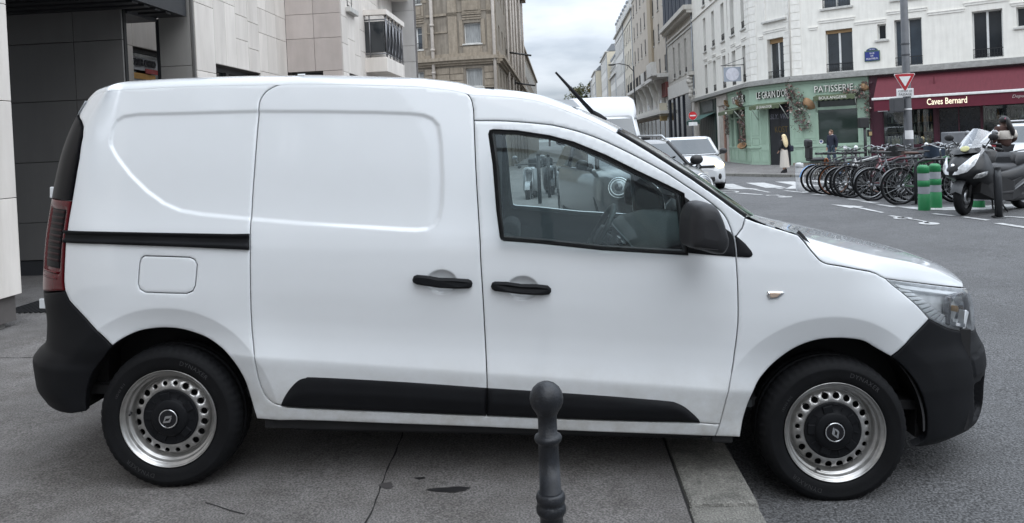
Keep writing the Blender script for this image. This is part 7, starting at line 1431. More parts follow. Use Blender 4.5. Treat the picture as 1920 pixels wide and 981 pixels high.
# white estate with roof bars parked at the far right
st=[(2.1,.50,.32,.70,.02),(2.05,.74,.24,.82,.03),(1.6,.86,.20,.92,.05),(1.0,.88,.20,1.0,.05),(.3,.88,.20,1.0,.0),(-1.3,.88,.20,1.02,.0),(-2.0,.84,.25,1.0,.0),(-2.15,.74,.35,.9,.0)]
pe=car('parked_car','white car with silver roof bars parked behind the scooter at the right','x' if False else (13.2,22.6,gz(13,22)),R_(205),4.2,1.76,st,(1.05,.98,.40,1.50,-1.75,1.52,-2.05,1.0,.13),CWH,wr=.32,wx=(1.3,-1.3))
for s in (1,-1): m=MB(); m.tube([(.3,s*.62,1.55),(.1,s*.62,1.62),(-1.5,s*.62,1.62),(-1.7,s*.62,1.56)],.02,6); m.build('roof_bar',PM('roof_bar',(.5,.5,.51),rough=.3,metal=.6),pe); lamp_part(pe,'headlamp',(1.86,s*.64,.74),(.14,.14,.09),HLG)
# ================================================================== BICYCLES
def bike_parts(t,fcol,mud=None,rack=True,basket=False,rimcol=None,child=False,bar='flat',saddle=None,wr=.335):
    Lw=1.05
    for x in (0,Lw):
        m=MB(); m.tube([(x+wr*math.cos(a),0,wr+.0+wr*.985*math.sin(a)) for a in np.linspace(0,2*PI,37)[:-1]],.019,7,closed=True); w_=m.build('wheel',RUB,t)
        m=MB(); m.tube([(x+(wr-.028)*math.cos(a),0,wr+(wr-.028)*math.sin(a)) for a in np.linspace(0,2*PI,29)[:-1]],.011,5,closed=True); m.build('rim',rimcol or RIMB,w_)
        m=MB()
        for k in range(14):
            a=2*PI*k/14; m.tube([(x+.02*math.cos(a+1),.02*(-1)**k,wr+.02*math.sin(a+1)),(x+(wr-.03)*math.cos(a),0,wr+(wr-.03)*math.sin(a))],.0022,3,cap=False)
        m.tube([(x,-.05,wr),(x,.05,wr)],.022,8); o=m.build('spokes',SPK,w_)
    bb=(.43,0,.28); st_=(.27,0,.80); hd=(.80,0,.86); hd2=(.84,0,.66); sd=(.235,0,.93)
    m=MB(); m.tube([bb,(.26,0,.83)],.017,7); m.tube([(.285,0,.74),hd],.017,7); m.tube([bb,hd2],.020,7); m.tube([hd,hd2],.022,7)
    for s in (.05,-.05): m.tube([(0,s,wr),(.42,s*.6,.28)],.010,5); m.tube([(0,s,wr),(.27,s*.4,.78)],.009,5); m.tube([(Lw,s,wr),(.87,s,.60),(.84,0,.67)],.012,5)
    m.build('frame',fcol,t)
    m=MB(); m.lathe([(.095,-.004),(.10,0),(.095,.004),(.06,.003)],20,M=T(.43,.05,.28)@RX(PI/2)); m.tube([(.43,.07,.28),(.50,.07,.13)],.010,5); m.box((.46,.06,.115),(.54,.15,.14)); m.build('crankset',IRON,t); m=MB(); m.tube([(.43,.02,.28),(.43,-.07,.28),(.36,-.07,.43)],.010,5); m.box((.32,-.15,.42),(.40,-.06,.445)); m.build('crank_arm',IRON,t)
    m=MB(); m.loft([[(sd[0]-.14,y,sd[2]+.02+z) for y,z in ((-.075,0),(-.05,.035),(.05,.035),(.075,0),(.05,-.02),(-.05,-.02))],[(sd[0]-.02,y,sd[2]+.02+z) for y,z in ((-.065,0),(-.04,.03),(.04,.03),(.065,0),(.04,-.02),(-.04,-.02))],[(sd[0]+.14,y,sd[2]+.015+z) for y,z in ((-.022,0),(-.015,.022),(.015,.022),(.022,0),(.012,-.015),(-.012,-.015))]]); m.build('saddle',saddle or SADB,t); m=MB(); m.tube([(.26,0,.82),(.24,0,.94)],.013,6); m.build('seat_post',SPK,t)
    m=MB(); m.tube([hd,(.78,0,.98),(.80,0,1.0)],.014,6)
    if bar=='flat': m.tube([(.78,-.30,1.02),(.81,-.1,1.0),(.81,.1,1.0),(.78,.30,1.02)],.012,6)
    else: m.tube([(.60,-.29,1.05),(.74,-.27,1.09),(.83,-.1,1.02),(.83,.1,1.02),(.74,.27,1.09),(.60,.29,1.05)],.013,6)
    hb=m.build('handlebar',SPK if bar!='flat' else IRON,t)
    for s in (1,-1):
        g=MB(); x0=.78 if bar=='flat' else .62; g.tube([(x0,s*.30,1.02 if bar=='flat' else 1.052),(x0+.02 if bar=='flat' else .70,s*.20 if bar=='flat' else s*.28,1.012 if bar=='flat' else 1.08)],.018,6); g.build('grip',SADB,hb)
    if mud:
        for x,a0,a1 in ((0,R_(-5),R_(170)),(Lw,R_(25),R_(190))):
            m=MB(); R2=wr+.028; m.loft([[(x+R2*math.cos(a),y,wr+R2*math.sin(a)-abs(y)*.25) for y in (-.03,0,.03)] for a in np.linspace(a0,a1,20)],False,False); m.build('mudguard',mud,t)
    if rack:
        m=MB()
        for s in (-.06,.06): m.tube([(-.28,s,.745),(.22,s,.745)],.007,5); m.tube([(0,s,wr),(-.10,s,.745)],.006,5); m.tube([(0,s,wr),(.05,s,.745)],.006,5)
        for k in range(4): m.tube([(-.26+.14*k,-.06,.745),(-.26+.14*k,.06,.745)],.006,4)
        m.build('luggage_rack',IRON,t)
    if basket:
        m=MB(); m.loft([[(1.0+.13*c,.16*s_,z*1.0) for c,s_ in ((-1,-1),(1,-1),(1,1),(-1,1))] for z in (.82,.92,1.04)],True,False); m.build('front_basket',basket if basket is not True else IRON,t)
    if child:
        m=MB(); m.box((-.30,-.15,.78),(.12,.15,.86),bev=.03); m.box((-.32,-.15,.84),(-.23,.15,1.16),bev=.035); m.box((-.36,-.13,1.12),(-.22,.13,1.32),bev=.05); m.build('child_seat',SADB,t)
SPK=PM('spoke_steel',(.40,.41,.42),rough=.3,metal=.8); RIMB=PM('rim_dark',(.06,.06,.065),rough=.35,metal=.5); SADB=PM('saddle_black',(.018,.018,.019),rough=.6); SADN=PM('saddle_brown',(.07,.032,.022),rough=.55)
FB=PM('bike_black',(.013,.014,.015),rough=.35,coat=.5); FG=PM('bike_green',(.02,.14,.045),rough=.35,coat=.5); FW=PM('bike_white',(.55,.55,.55),rough=.35,coat=.5); FR=PM('bike_red',(.12,.012,.022),rough=.35,coat=.5); FBL=PM('bike_blue',(.10,.26,.52),rough=.35,coat=.5); FGR=PM('bike_grey',(.10,.11,.12),rough=.35,coat=.5); FO=PM('bike_orange',(.22,.07,.02),rough=.4)
BK=[ # y, x, frame, label, options
 (14.85,6.20,FB,'black bicycle with full mudguards and brown saddle nearest the green posts',dict(mud=FB,saddle=SADN,bar='swept')),
 (15.15,6.42,FG,'green framed bicycle with silver swept handlebar beside the nearest black bicycle',dict(bar='swept',rack=False,rimcol=SPK)),
 (15.75,6.12,FGR,'grey bicycle with rack third in the row from the green posts',dict(mud=FGR)),
 (16.2,6.24,FR,'dark red framed bicycle in the middle of the row',dict(rack=True,rimcol=SPK)),
 (16.7,6.15,FB,'black bicycle with front basket in the middle of the row',dict(basket=True,bar='swept',mud=FB)),
 (17.15,6.18,FW,'white framed bicycle among the black ones',dict(rack=False,rimcol=RIMB)),
 (17.65,6.12,FB,'black city bicycle left of the white framed bicycle',dict(mud=FB,bar='swept')),
 (18.15,6.20,FGR,'dark bicycle with orange rim sides fourth from the white post',dict(rimcol=FO)),
 (18.65,6.22,FB,'plain black bicycle third from the white post',dict(mud=FB,rimcol=SPK)),
 (19.15,6.22,FB,'black bicycle carrying a tall child seat near the white post',dict(child=True,mud=FB,bar='swept')),
 (19.6,6.20,FB,'bicycle with a pale blue rear mudguard at the left end of the row',dict(mud=FBL,bar='flat'))]
for i,(y,x,fc,lab,kw) in enumerate(BK):
    b=thing('bicycle',lab,'bicycle',(x+rnd.uniform(-.07,.07),y+rnd.uniform(-.09,.09),gz(x,y)),R_(rnd.uniform(-11,11)),'bicycles parked in the row'); kw=dict(kw,wr=rnd.choice([.335,.335,.345,.318])); b.rotation_euler=(R_(rnd.uniform(-7,7)),0,b.rotation_euler[2]); bike_parts(b,fc,**kw)
for i,(y,x,rz,fc,lab,kw) in enumerate(((15.6,8.3,180,FB,'black bicycle facing the row from behind beside the green posts',dict(bar='swept',basket=PM('blue_bag',(.02,.035,.06),rough=.8))),(17.0,8.35,184,FGR,'grey bicycle parked head on behind the middle of the row',dict(bar='flat',mud=FGR)),(18.4,8.3,178,FB,'black bicycle parked head on behind the left part of the row',dict(bar='swept')))):
    b=thing('bicycle',lab,'bicycle',(x,y,gz(x,y)),R_(rz),'bicycles parked in the row'); bike_parts(b,fc,**kw)
for i,(y,x,rz,fc,lab,kw) in enumerate(((15.4,6.75,4,FB,'black bicycle set back between the two nearest the green posts',dict(mud=FB,bar='swept')),(16.45,6.85,-3,FGR,'dark grey bicycle set back behind the red framed one',dict(basket=True)),(17.4,6.8,5,FB,'black bicycle set back behind the white framed one',dict(bar='swept',saddle=SADN)),(18.9,6.75,2,FB,'dark bicycle set back beside the child seat bicycle',dict(mud=FB)))):
    b=thing('bicycle',lab,'bicycle',(x,y,gz(x,y)),R_(rz),'bicycles parked in the row'); bike_parts(b,fc,**kw)
lk=thing('bicycle_lock','orange lock hanging on a bicycle near the left end of the row','bicycle lock',(6.36,18.95,.62)); m=MB(); m.tube([(.04*math.cos(a),0,.10*math.sin(a)) for a in np.linspace(0,2*PI,17)[:-1]],.022,6,closed=True); m.build('lock_loop',FO,lk)
# ================================================================== MOTOR SCOOTER
SCB=PM('scooter_grey',(.014,.0145,.016),rough=.4,coat=.2,var=.1,spec=.35); SCM=PM('scooter_matt',(.016,.016,.017),rough=.6,var=.1); SEATM=PM('scooter_seat',(.030,.031,.034),rough=.55,bump=.15,bs=200); SCS=PM('scooter_silver',(.22,.225,.23),rough=.35,metal=.6)
def scooter():
    a=Vector((6.36,12.70,gz(6.2,12.6))); r_=Vector((7.66,13.40,gz(7.5,13.3))); d=(a-r_); t=thing('motor_scooter','large black maxi scooter with tall clear windscreen parked at the right edge','scooter',((a+r_)/2),math.atan2(d.y,d.x))
    def lf(nm,rg,mt,par=None,closed=True,cap=True,smooth=True): 
        m=MB(); m.loft(rg,closed,cap,smooth=smooth); return m.build(nm,mt,par or t,fix=True)
    for nm,x,r,w_ in (('front_wheel',.735,.285,.062),('rear_wheel',-.735,.265,.072)):
        m=MB(); m.lathe([(r*.62,-w_*.8),(r*.82,-w_),(r*.94,-w_*.75),(r,-w_*.2),(r,w_*.2),(r*.94,w_*.75),(r*.82,w_),(r*.62,w_*.8)],32,M=T(x,0,r)@RX(PI/2)); w=m.build(nm,RUB,t); m=MB(); m.lathe([(r*.63,.03),(r*.6,.012),(r*.2,.03),(.001,.03)],20,M=T(x,0,r)@RX(PI/2)); m.lathe([(r*.63,.03),(r*.6,.012),(r*.2,.03),(.001,.03)],20,M=T(x,0,r)@RX(-PI/2)); m.build('rim',SCS,w); m=MB(); m.lathe([(.12,.0),(.125,.004),(.06,.006)],24,M=T(x,.055,r)@RX(-PI/2)); m.build('brake_disc',SPK,w)
    m=MB(); 
    for s in (.085,-.085): m.tube([(.735,s,.285),(.60,s,.66)],.024,8)
    m.build('fork',SCM,t)
    lf('front_mudguard',[[(.735+(.31)*math.cos(q_),y*1.0,.285+.315*math.sin(q_)-abs(y)**1.5*1.6) for y in (-.085,-.06,0,.06,.085)] for q_ in np.linspace(R_(20),R_(165),14)],PM('scooter_mudguard',(.045,.047,.05),rough=.5),closed=False,cap=False)
    Ms_=T(.70,0,0)@RZ(R_(14))@T(-.70,0,0)
    for ch in kids(t):
        if ch.name.startswith(('front_wheel','fork','front_mudguard')): ch.matrix_basis=Ms_@ch.matrix_basis
    # apron and nose
    def nr(z,xf,xb,w_,xs): 
        P=[(xf,0),(xf-.02,w_*.28),(xf-.10,w_*.62),(xs,w_),(xb+.04,w_*.98),(xb,w_*.7),(xb,0)]; return [(x,y,z) for x,y in P]+[(x,-y,z) for x,y in P[::-1][1:-1]]
    lf('front_fairing',[nr(.34,.44,.22,.16,.34),nr(.42,.62,.24,.22,.44),nr(.52,.74,.28,.28,.52),nr(.60,.92,.30,.30,.62),nr(.66,1.00,.33,.305,.66),nr(.74,.995,.36,.30,.66),nr(.84,.93,.38,.275,.62),nr(.94,.84,.40,.24,.58),nr(1.01,.76,.43,.20,.54),nr(1.06,.66,.46,.15,.50)],SCB)
    # head lamps: swept almonds, indicators
    def almond(pts,out,mt,nm):
        for s in (1,-1):
            P=[Vector((x,s*y,z)) for x,y,z in pts]; c=sum(P,Vector())/len(P); n=Vector((.75,s*.62,.22)).normalized(); m=MB(); m.add([p+n*.004 for p in P]+[p.lerp(c,.35)+n*out for p in P]+[c+n*out*1.25],[(i,(i+1)%len(P),len(P)+(i+1)%len(P),len(P)+i) for i in range(len(P))]+[(len(P)+i,len(P)+(i+1)%len(P),2*len(P)) for i in range(len(P))],True); m.build(nm,mt,t)
    almond([(1.005,.03,.655),(.985,.10,.66),(.90,.20,.70),(.80,.255,.80),(.70,.262,.92),(.66,.255,.985),(.76,.215,.95),(.86,.15,.86),(.955,.07,.76)],.030,HLS,'headlamp')
    almond([(.86,.262,.595),(.72,.305,.60),(.60,.318,.64),(.56,.315,.70),(.66,.31,.69),(.80,.285,.66)],.018,PM('indicator_smoked',(.30,.30,.30),rough=.1,metal=.5,var=.4,vs_=30),'indicator')
    m=MB(); m.lathe([(.001,.008),(.03,.008),(.03,0)],16,M=T(.955,0,.80)@RY(PI/2-.55)); m.build('badge',CHROME,t)
    lf('lower_fairing',[[(.60,y,z) for y,z in ((-.24,.62),(.24,.62),(.20,.36),(-.20,.36))],[(.30,y,z) for y,z in ((-.30,.62),(.30,.62),(.27,.22),(-.27,.22))],[(-.1,y,z) for y,z in ((-.29,.50),(.29,.50),(.26,.20),(-.26,.20))],[(-.42,y,z) for y,z in ((-.26,.58),(.26,.58),(.20,.26),(-.20,.26))]],SCM,smooth=False)
    # windscreen: curved clear sheet
    rows=[]
    for k in np.linspace(0,1,10):
        z=.98+.39*k; xc=.80-.42*k+.0*k*k; w_=(.22+.10*k-.16*k**3); rows.append([(xc-.28*(u*u)*.55,u*w_,z-.07*u*u) for u in np.linspace(-1,1,15)])
    m=MB(); m.loft(rows,False,False); m.build('windscreen',GLASS('screen_clear',(.72,.75,.78),rough=.12,boost=3.2),t)
    lf('windscreen_base',[[(x+dx,y*k,z) for x,y,z in ((.86,0,.97),(.80,.16,.99),(.66,.25,1.0),(.55,.2,1.02),(.55,-.2,1.02),(.66,-.25,1.0),(.80,-.16,.99))] for k,dx,z in ((1,0,0),)]+[[(x-.06,y*.85,z+.07) for x,y,z in ((.86,0,.97),(.80,.16,.99),(.66,.25,1.0),(.55,.2,1.02),(.55,-.2,1.02),(.66,-.25,1.0),(.80,-.16,.99))]],SCB)
    lamp_part(t,'sticker_light',(.79,.10,1.06),(.01,.075,.05),PM('sticker_yellow',(.62,.60,.30),rough=.4),RY(-.5))
    # handlebar, mirrors
    m=MB(); m.tube([(.36,-.36,1.03),(.42,-.18,1.08),(.42,.18,1.08),(.36,.36,1.03)],.022,8); m.box((.36,-.12,1.0),(.50,.12,1.09),bev=.03); hb=m.build('handlebar',SCM,t)
    for s in (1,-1):
        m=MB(); m.tube([(.345,s*.40,1.02),(.375,s*.28,1.05)],.024,8); m.build('grip',SADB,hb); m=MB(); m.tube([(.40,s*.30,1.06),(.49,s*.38,1.03)],.008,5); m.build('brake_lever',SPK,hb)
        m=MB(); m.tube([(.46,s*.2,1.06),(.50,s*.33,1.20)],.010,6); m.ball((.50,s*.37,1.23),(.03,.085,.055),12,8); m.build('mirror',SCM,hb)
    # seat in two steps, tail
    def sr(x,w_,z0,z1): return [(x,y,z) for y,z in ((-w_,z0),(-w_*1.0,z1-.05),(-w_*.75,z1),(w_*.75,z1),(w_*1.0,z1-.05),(w_,z0))]
    lf('seat',[sr(.20,.09,.64,.74),sr(.10,.14,.62,.775),sr(-.15,.185,.62,.77),sr(-.34,.19,.64,.79)],SEATM); lf('pillion_seat',[sr(-.34,.17,.70,.86),sr(-.40,.185,.72,.935),sr(-.70,.17,.74,.945),sr(-.92,.12,.76,.93)],SEATM); lf('backrest',[sr(-.30,.13,.78,.88),sr(-.34,.16,.78,.96),sr(-.42,.15,.78,.95)],SEATM)
    lf('rear_body',[sr(.14,.13,.40,.66),sr(-.10,.23,.38,.68),sr(-.40,.27,.42,.74),sr(-.75,.24,.52,.80),sr(-1.02,.13,.66,.85)],SCB)
    for s in (1,-1):
        m=MB(); n_=s; P=[(.06,.30),(-.10,.40),(-.50,.575),(-.62,.60),(-.35,.44),(-.05,.32)]; m.add([(x,s*(.262+(.012 if x<-.05 else .0)),z) for x,z in P]+[(x,s*.23,z) for x,z in P],[tuple(range(6)),tuple(range(11,5,-1))]+[(i,(i+1)%6,6+(i+1)%6,6+i) for i in range(6)]); m.build('side_trim',SCS,t,fix=True)
    m=MB(); m.box((-.80,-.16,.20),(-.25,.12,.42),bev=.05); m.box((-.62,.05,.16),(-.18,.18,.30),bev=.04); m.build('engine',SCM,t); m=MB(); m.tube([(-.25,-.20,.26),(-.45,-.24,.28)],.03,8); m.tube([(-.45,-.24,.29),(-1.0,-.26,.40)],[.07,.075],12); m.build('exhaust',SCS,t)
    m=MB(); m.box((-.12,-.28,.30),(.36,.28,.36),bev=.02); m.build('footboard',SCM,t); m=MB(); m.tube([(.02,.10,.22),(-.06,.20,.01)],.014,6); m.tube([(-.22,-.16,.2),(-.30,-.2,.01)],.014,6); m.build('stand',IRON,t)
    m=MB(); m.box((-1.06,-.10,.62),(-1.02,.10,.74),bev=.015); m.build('tail_lamp',TLR,t); m=MB(); 
    for s in (.15,-.15): m.tube([(-.66,s,.93),(-.95,s,.96),(-1.0,s*.6,.97)],.014,6)
    m.build('grab_rail',SCS,t); return t
scooter()
# ---- darker motorbike behind the green posts, nose to the left
def motorbike(x,y,rz,label,white=False,full=True):
    t=thing('motorbike',label,'motorbike',(x,y,gz(x,y)),rz,'parked motorbikes')
    for nm,xx in (('front_wheel',.70),('rear_wheel',-.68)):
        m=MB(); r=.30; m.lathe([(r*.65,-.05),(r*.85,-.06),(r*.97,-.04),(r,0),(r*.97,.04),(r*.85,.06),(r*.65,.05)],28,M=T(xx,0,r)@RX(PI/2)); w=m.build(nm,RUB,t); m=MB(); m.lathe([(r*.66,.03),(r*.6,.015),(r*.2,.03),(.001,.03)],18,M=T(xx,0,r)@RX(PI/2)); m.lathe([(r*.66,.03),(r*.6,.015),(r*.2,.03),(.001,.03)],18,M=T(xx,0,r)@RX(-PI/2)); m.build('rim',RIMB if not white else SCS,w)
    m=MB(); [m.tube([(.70,s,.30),(.50,s,.90)],.025,7) for s in (.09,-.09)]; m.build('fork',SCS,t)
    bodym=SCB if not white else PM('moped_grey',(.30,.31,.32),rough=.4,coat=.5)
    m=MB(); m.loft([[(x_,y_,z_) for y_,z_ in ((-w_,z0),(-w_,z1-.06),(-w_*.6,z1),(w_*.6,z1),(w_,z1-.06),(w_,z0))] for x_,w_,z0,z1 in ((.50,.13,.62,.98),(.35,.20,.36,1.0),(.16,.19,.30,.86),(.0,.17,.30,.78),(-.4,.18,.36,.80),(-.85,.12,.60,.86))]); m.build('body',bodym,t,fix=True)
    m=MB(); m.loft([[(x_,y_,z_) for y_,z_ in ((-w_,z0),(-w_,z1-.03),(-w_*.6,z1),(w_*.6,z1),(w_,z1-.03),(w_,z0))] for x_,w_,z0,z1 in ((.12,.10,.78,.86),(-.2,.17,.76,.85),(-.6,.16,.80,.92),(-.88,.11,.84,.92))]); m.build('seat',SEATM,t,fix=True)
    m=MB(); m.box((-.45,-.16,.22),(.30,.16,.48),bev=.06); m.build('engine',SCM,t); m=MB(); m.box((-1.05,-.20,.92),(-.68,.20,1.22),bev=.06); m.build('top_box',SCM,t)
    m=MB(); m.tube([(.36,-.38,1.06),(.48,-.15,1.08),(.48,.15,1.08),(.36,.38,1.06)],.018,7); hb=m.build('handlebar',SCM,t)
    for s in (1,-1): m=MB(); m.tube([(.44,s*.25,1.07),(.46,s*.36,1.24)],.009,5); m.ball((.46,s*.38,1.27),(.03,.08,.05),10,6); m.build('mirror',SCS,hb); m=MB(); m.ball((.50,s*.26,1.02),(.05,.05,.05),8,6); m.build('hand_guard',SWH if not white else SCM,hb)
    lamp_part(t,'headlamp',(.58,0,.92),(.06,.10,.09),HLG); m=MB(); m.loft([[(.70+.33*math.cos(q_),y_,.30+.33*math.sin(q_)) for y_ in (-.07,0,.07)] for q_ in np.linspace(R_(20),R_(160),10)],False,False); m.build('mudguard',bodym,t)
    return t
motorbike(8.05,14.5,R_(186),'dark motorbike with pale hand guards standing behind the green lane posts')
motorbike(-.80,21.4,R_(-96),'grey moped on the pavement seen through the van window left of the white van',white=True); motorbike(-.36,24.0,R_(-84),'dark moped on the pavement farther back seen through the van window')
for i,(px_,Y) in enumerate(((-.52,18.4),(-.33,21.4))):
    t=thing('pavement_post','thin dark pavement post seen through the van window'+(', the nearer one' if i==0 else ', the farther one'),'post',(px_,Y,pz(px_)-.0275*min(16,max(0,Y-16))),group='thin pavement posts'); m=MB(); m.tube([(0,0,0),(0,0,1.15)],.045,10); m.ball((0,0,1.15),.05,10,6); m.build('post',IRON,t)
# ================================================================== PEOPLE
SKINM=PM('skin',(.45,.27,.20),rough=.6,var=.05); SKIND=PM('skin_dark',(.10,.05,.035),rough=.6,var=.05)
def skin_obj(name,J,Ed,mat,parent,sub=2,root=None):
    """J: joint name -> (position, radius); Ed: pairs; one continuous skinned surface"""
    ks=list(J); me=bpy.data.meshes.new(name); me.from_pydata([J[k][0] for k in ks],[(ks.index(a),ks.index(b)) for a,b in Ed],[]); me.materials.append(mat)
    o=bpy.data.objects.new(name,me); COL.objects.link(o); o.parent=parent
    md=o.modifiers.new('skin','SKIN'); md.use_smooth_shade=True
    sv=me.skin_vertices[0].data
    for i,k in enumerate(ks):
        r=J[k][1]; sv[i].radius=(r,r) if not isinstance(r,tuple) else r; sv[i].use_root=(k==(root or ks[0]))
    sd_=o.modifiers.new('subd','SUBSURF'); sd_.levels=sub; sd_.render_levels=sub; return o
def person(label,loc,rz,h,skin,pose,group=None):
    t=thing('person',label,'person',loc,rz,group); t.scale=(h/1.72,)*3; P=dict(pel=(0,0,.93),sp=(0,.01,1.12),ch=(0,.0,1.32),nk=(0,.01,1.47),hd=(0,-.01,1.56),ht=(0,-.005,1.66))
    for s,n in ((1,'l'),(-1,'r')):
        P.update({'sh'+n:(.165*s,.01,1.40),'el'+n:(.215*s,.03,1.13),'wr'+n:(.225*s,-.03,.89),'hp'+n:(.09*s,0,.90),'kn'+n:(.095*s,-.01,.49),'an'+n:(.095*s,.02,.085),'to'+n:(.105*s,-.14,.03)})
    P.update(pose); V={k:Vector(v) for k,v in P.items()}
    R=dict(pel=.125,sp=.115,ch=.125,nk=.052,hd=.082,ht=.07); 
    for n in 'lr': R.update({'sh'+n:.062,'el'+n:.044,'wr'+n:.028,'hp'+n:.082,'kn'+n:.056,'an'+n:.038,'to'+n:.034})
    J={k:(tuple(V[k]),R[k]) for k in V}; Ed=[('pel','sp'),('sp','ch'),('ch','nk'),('nk','hd'),('hd','ht')]
    for n in 'lr': Ed+=[('ch','sh'+n),('sh'+n,'el'+n),('el'+n,'wr'+n),('pel','hp'+n),('hp'+n,'kn'+n),('kn'+n,'an'+n),('an'+n,'to'+n)]
    J['nose']=(tuple(V['hd']+Vector((0,-.098,.012))),.014); Ed.append(('hd','nose')); J['chin']=(tuple(V['hd']+Vector((0,-.06,-.075))),.03); Ed.append(('hd','chin'))
    for n,s in (('l',1),('r',-1)):
        d=(V['wr'+n]-V['el'+n]).normalized(); side=d.cross(Vector((0,1,0))); side=side.normalized() if side.length>.1 else Vector((1,0,0)); pm=V['wr'+n]+d*.055; J['pm'+n]=(tuple(pm),(.034,.018)); Ed.append(('wr'+n,'pm'+n))
        for k,(o_,ln,bend) in enumerate(((-.028,.055,.012),(-.010,.068,.012),(.010,.062,.014),(.027,.048,.016))):
            a=pm+d*.032+side*o_; b=a+d*ln*.55+Vector((0,-bend,0)); c=b+d*ln*.4+Vector((0,-bend*1.6,0))
            for q_,v,r_ in (('a',a,.0095),('b',b,.0085),('c',c,.007)): J[f'f{n}{k}{q_}']=(tuple(v),r_)
            Ed+=[('pm'+n,f'f{n}{k}a'),(f'f{n}{k}a',f'f{n}{k}b'),(f'f{n}{k}b',f'f{n}{k}c')]
        th=V['wr'+n]+d*.03+side*-.035*1+Vector((0,-.02,0)); J['t'+n]=(tuple(th),.012); J['u'+n]=(tuple(th+d*.035+Vector((0,-.015,0))),.009); Ed+=[('wr'+n,'t'+n),('t'+n,'u'+n)]
    skin_obj('body',J,Ed,skin,t,root='pel')
    for s in (1,-1):
        m=MB(); m.ball(tuple(V['hd']+Vector((.033*s,-.078,.022))),(.012,.008,.008),8,6); m.build('eye',PM('eye_dark',(.02,.015,.012),rough=.2),t); m=MB(); m.ball(tuple(V['hd']+Vector((.088*s,.0,.0))),(.012,.022,.034),8,6); m.build('ear',skin,t)
    m=MB(); m.ball(tuple(V['hd']+Vector((0,-.088,-.038))),(.024,.008,.007),8,5); m.build('mouth',PM('lips',(.25,.09,.08),rough=.6),t)
    return t,V
def garment(t,nm,V,pts,Ed,mat,root=None): return skin_obj(nm,{k:(tuple(V[k] if isinstance(p,(int,float,tuple)) and k in V else p[0]),(p if k in V else p[1])) for k,p in pts.items()},Ed,mat,t,root=root)
def top(t,V,mat,r=1.0,nm='jacket',long=0):
    pts=dict(pel=.150*r,sp=.138*r,ch=.150*r); pts['nb']=(tuple(V['nk']+Vector((0,.0,-.04))),.062*r); Ed=[('pel','sp'),('sp','ch'),('ch','nb')]
    if long: pts['hem']=(tuple(V['pel']+Vector((0,0,-long))),.16*r); Ed.append(('pel','hem'))
    for n in 'lr':
        pts['sh'+n]=.082*r; pts['el'+n]=.064*r; pts['wr'+n]=.050*r; Ed+=[('ch','sh'+n),('sh'+n,'el'+n),('el'+n,'wr'+n)]
    return garment(t,nm,V,pts,Ed,mat,'ch')
def trousers(t,V,mat):
    pts=dict(pel=.135); Ed=[]
    for n in 'lr': pts['hp'+n]=.100; pts['kn'+n]=.078; pts['an'+n]=.062; Ed+=[('pel','hp'+n),('hp'+n,'kn'+n),('kn'+n,'an'+n)]
    return garment(t,'trousers',V,pts,Ed,mat,'pel')
def shoes(t,V,mat,heel=0):
    for n in 'lr':
        a,b=V['an'+n],V['to'+n]; m=MB(); m.loft([[(a.x+x,a.y+.045+y*.2,z) for x,y,z in ((-.045,0,0),(.045,0,0),(.05,0,.05),(.045,0,.17),(-.045,0,.17),(-.05,0,.05))],[(a.x+x,a.y-.05,z) for x,z in ((-.048,heel*.5),(.048,heel*.5),(.05,.05),(.035,.13),(-.035,.13),(-.05,.05))],[(b.x+x,b.y-.02,z) for x,z in ((-.035,0),(.035,0),(.034,.03),(.02,.05),(-.02,.05),(-.034,.03))]]); m.build('shoe',mat,t,fix=True)
KNIT=PM('black_knit',(.012,.012,.014),rough=.9); CREAM=PM('cream_cloth',(.50,.46,.41),rough=.9,var=.06,vs_=6,stretch=(10,10,.6)); BLOND=PM('blond_hair',(.62,.50,.30),rough=.55,var=.2,stretch=(14,14,1.2)); NAVY=PM('navy_cloth',(.012,.015,.030),rough=.85); JEAN=PM('blue_jeans',(.035,.055,.080),rough=.9); BRN=PM('brown_hair',(.10,.055,.03),rough=.6); BLKH=PM('black_hair',(.012,.010,.010),rough=.5); BROWNK=PM('brown_knit',(.055,.028,.022),rough=.95); WKNIT=PM('cream_knit',(.55,.51,.46),rough=.95,bump=.3,bs=90); REDK=PM('red_cloth',(.22,.02,.03),rough=.9)
def hair_cap(t,V,mat,r=(.098,.112,.115),back=.02,cut=-.03):
    m=MB(); n=18; rings=[]; c=V['hd']+Vector((0,back,.035))
    for th in np.linspace(-.35,PI/2,9):
        rings.append([(c.x+r[0]*math.cos(th)*math.cos(2*PI*j/n),c.y+r[1]*math.cos(th)*math.sin(2*PI*j/n)*(1 if math.sin(2*PI*j/n)>0 else .72+.0*th)+0,c.z+r[2]*math.sin(th)+(.045 if (math.sin(2*PI*j/n)<-.2 and th<.3) else 0)) for j in range(n)])
    m.loft(rings,True,True); return m.build('hair',mat,t,fix=True)
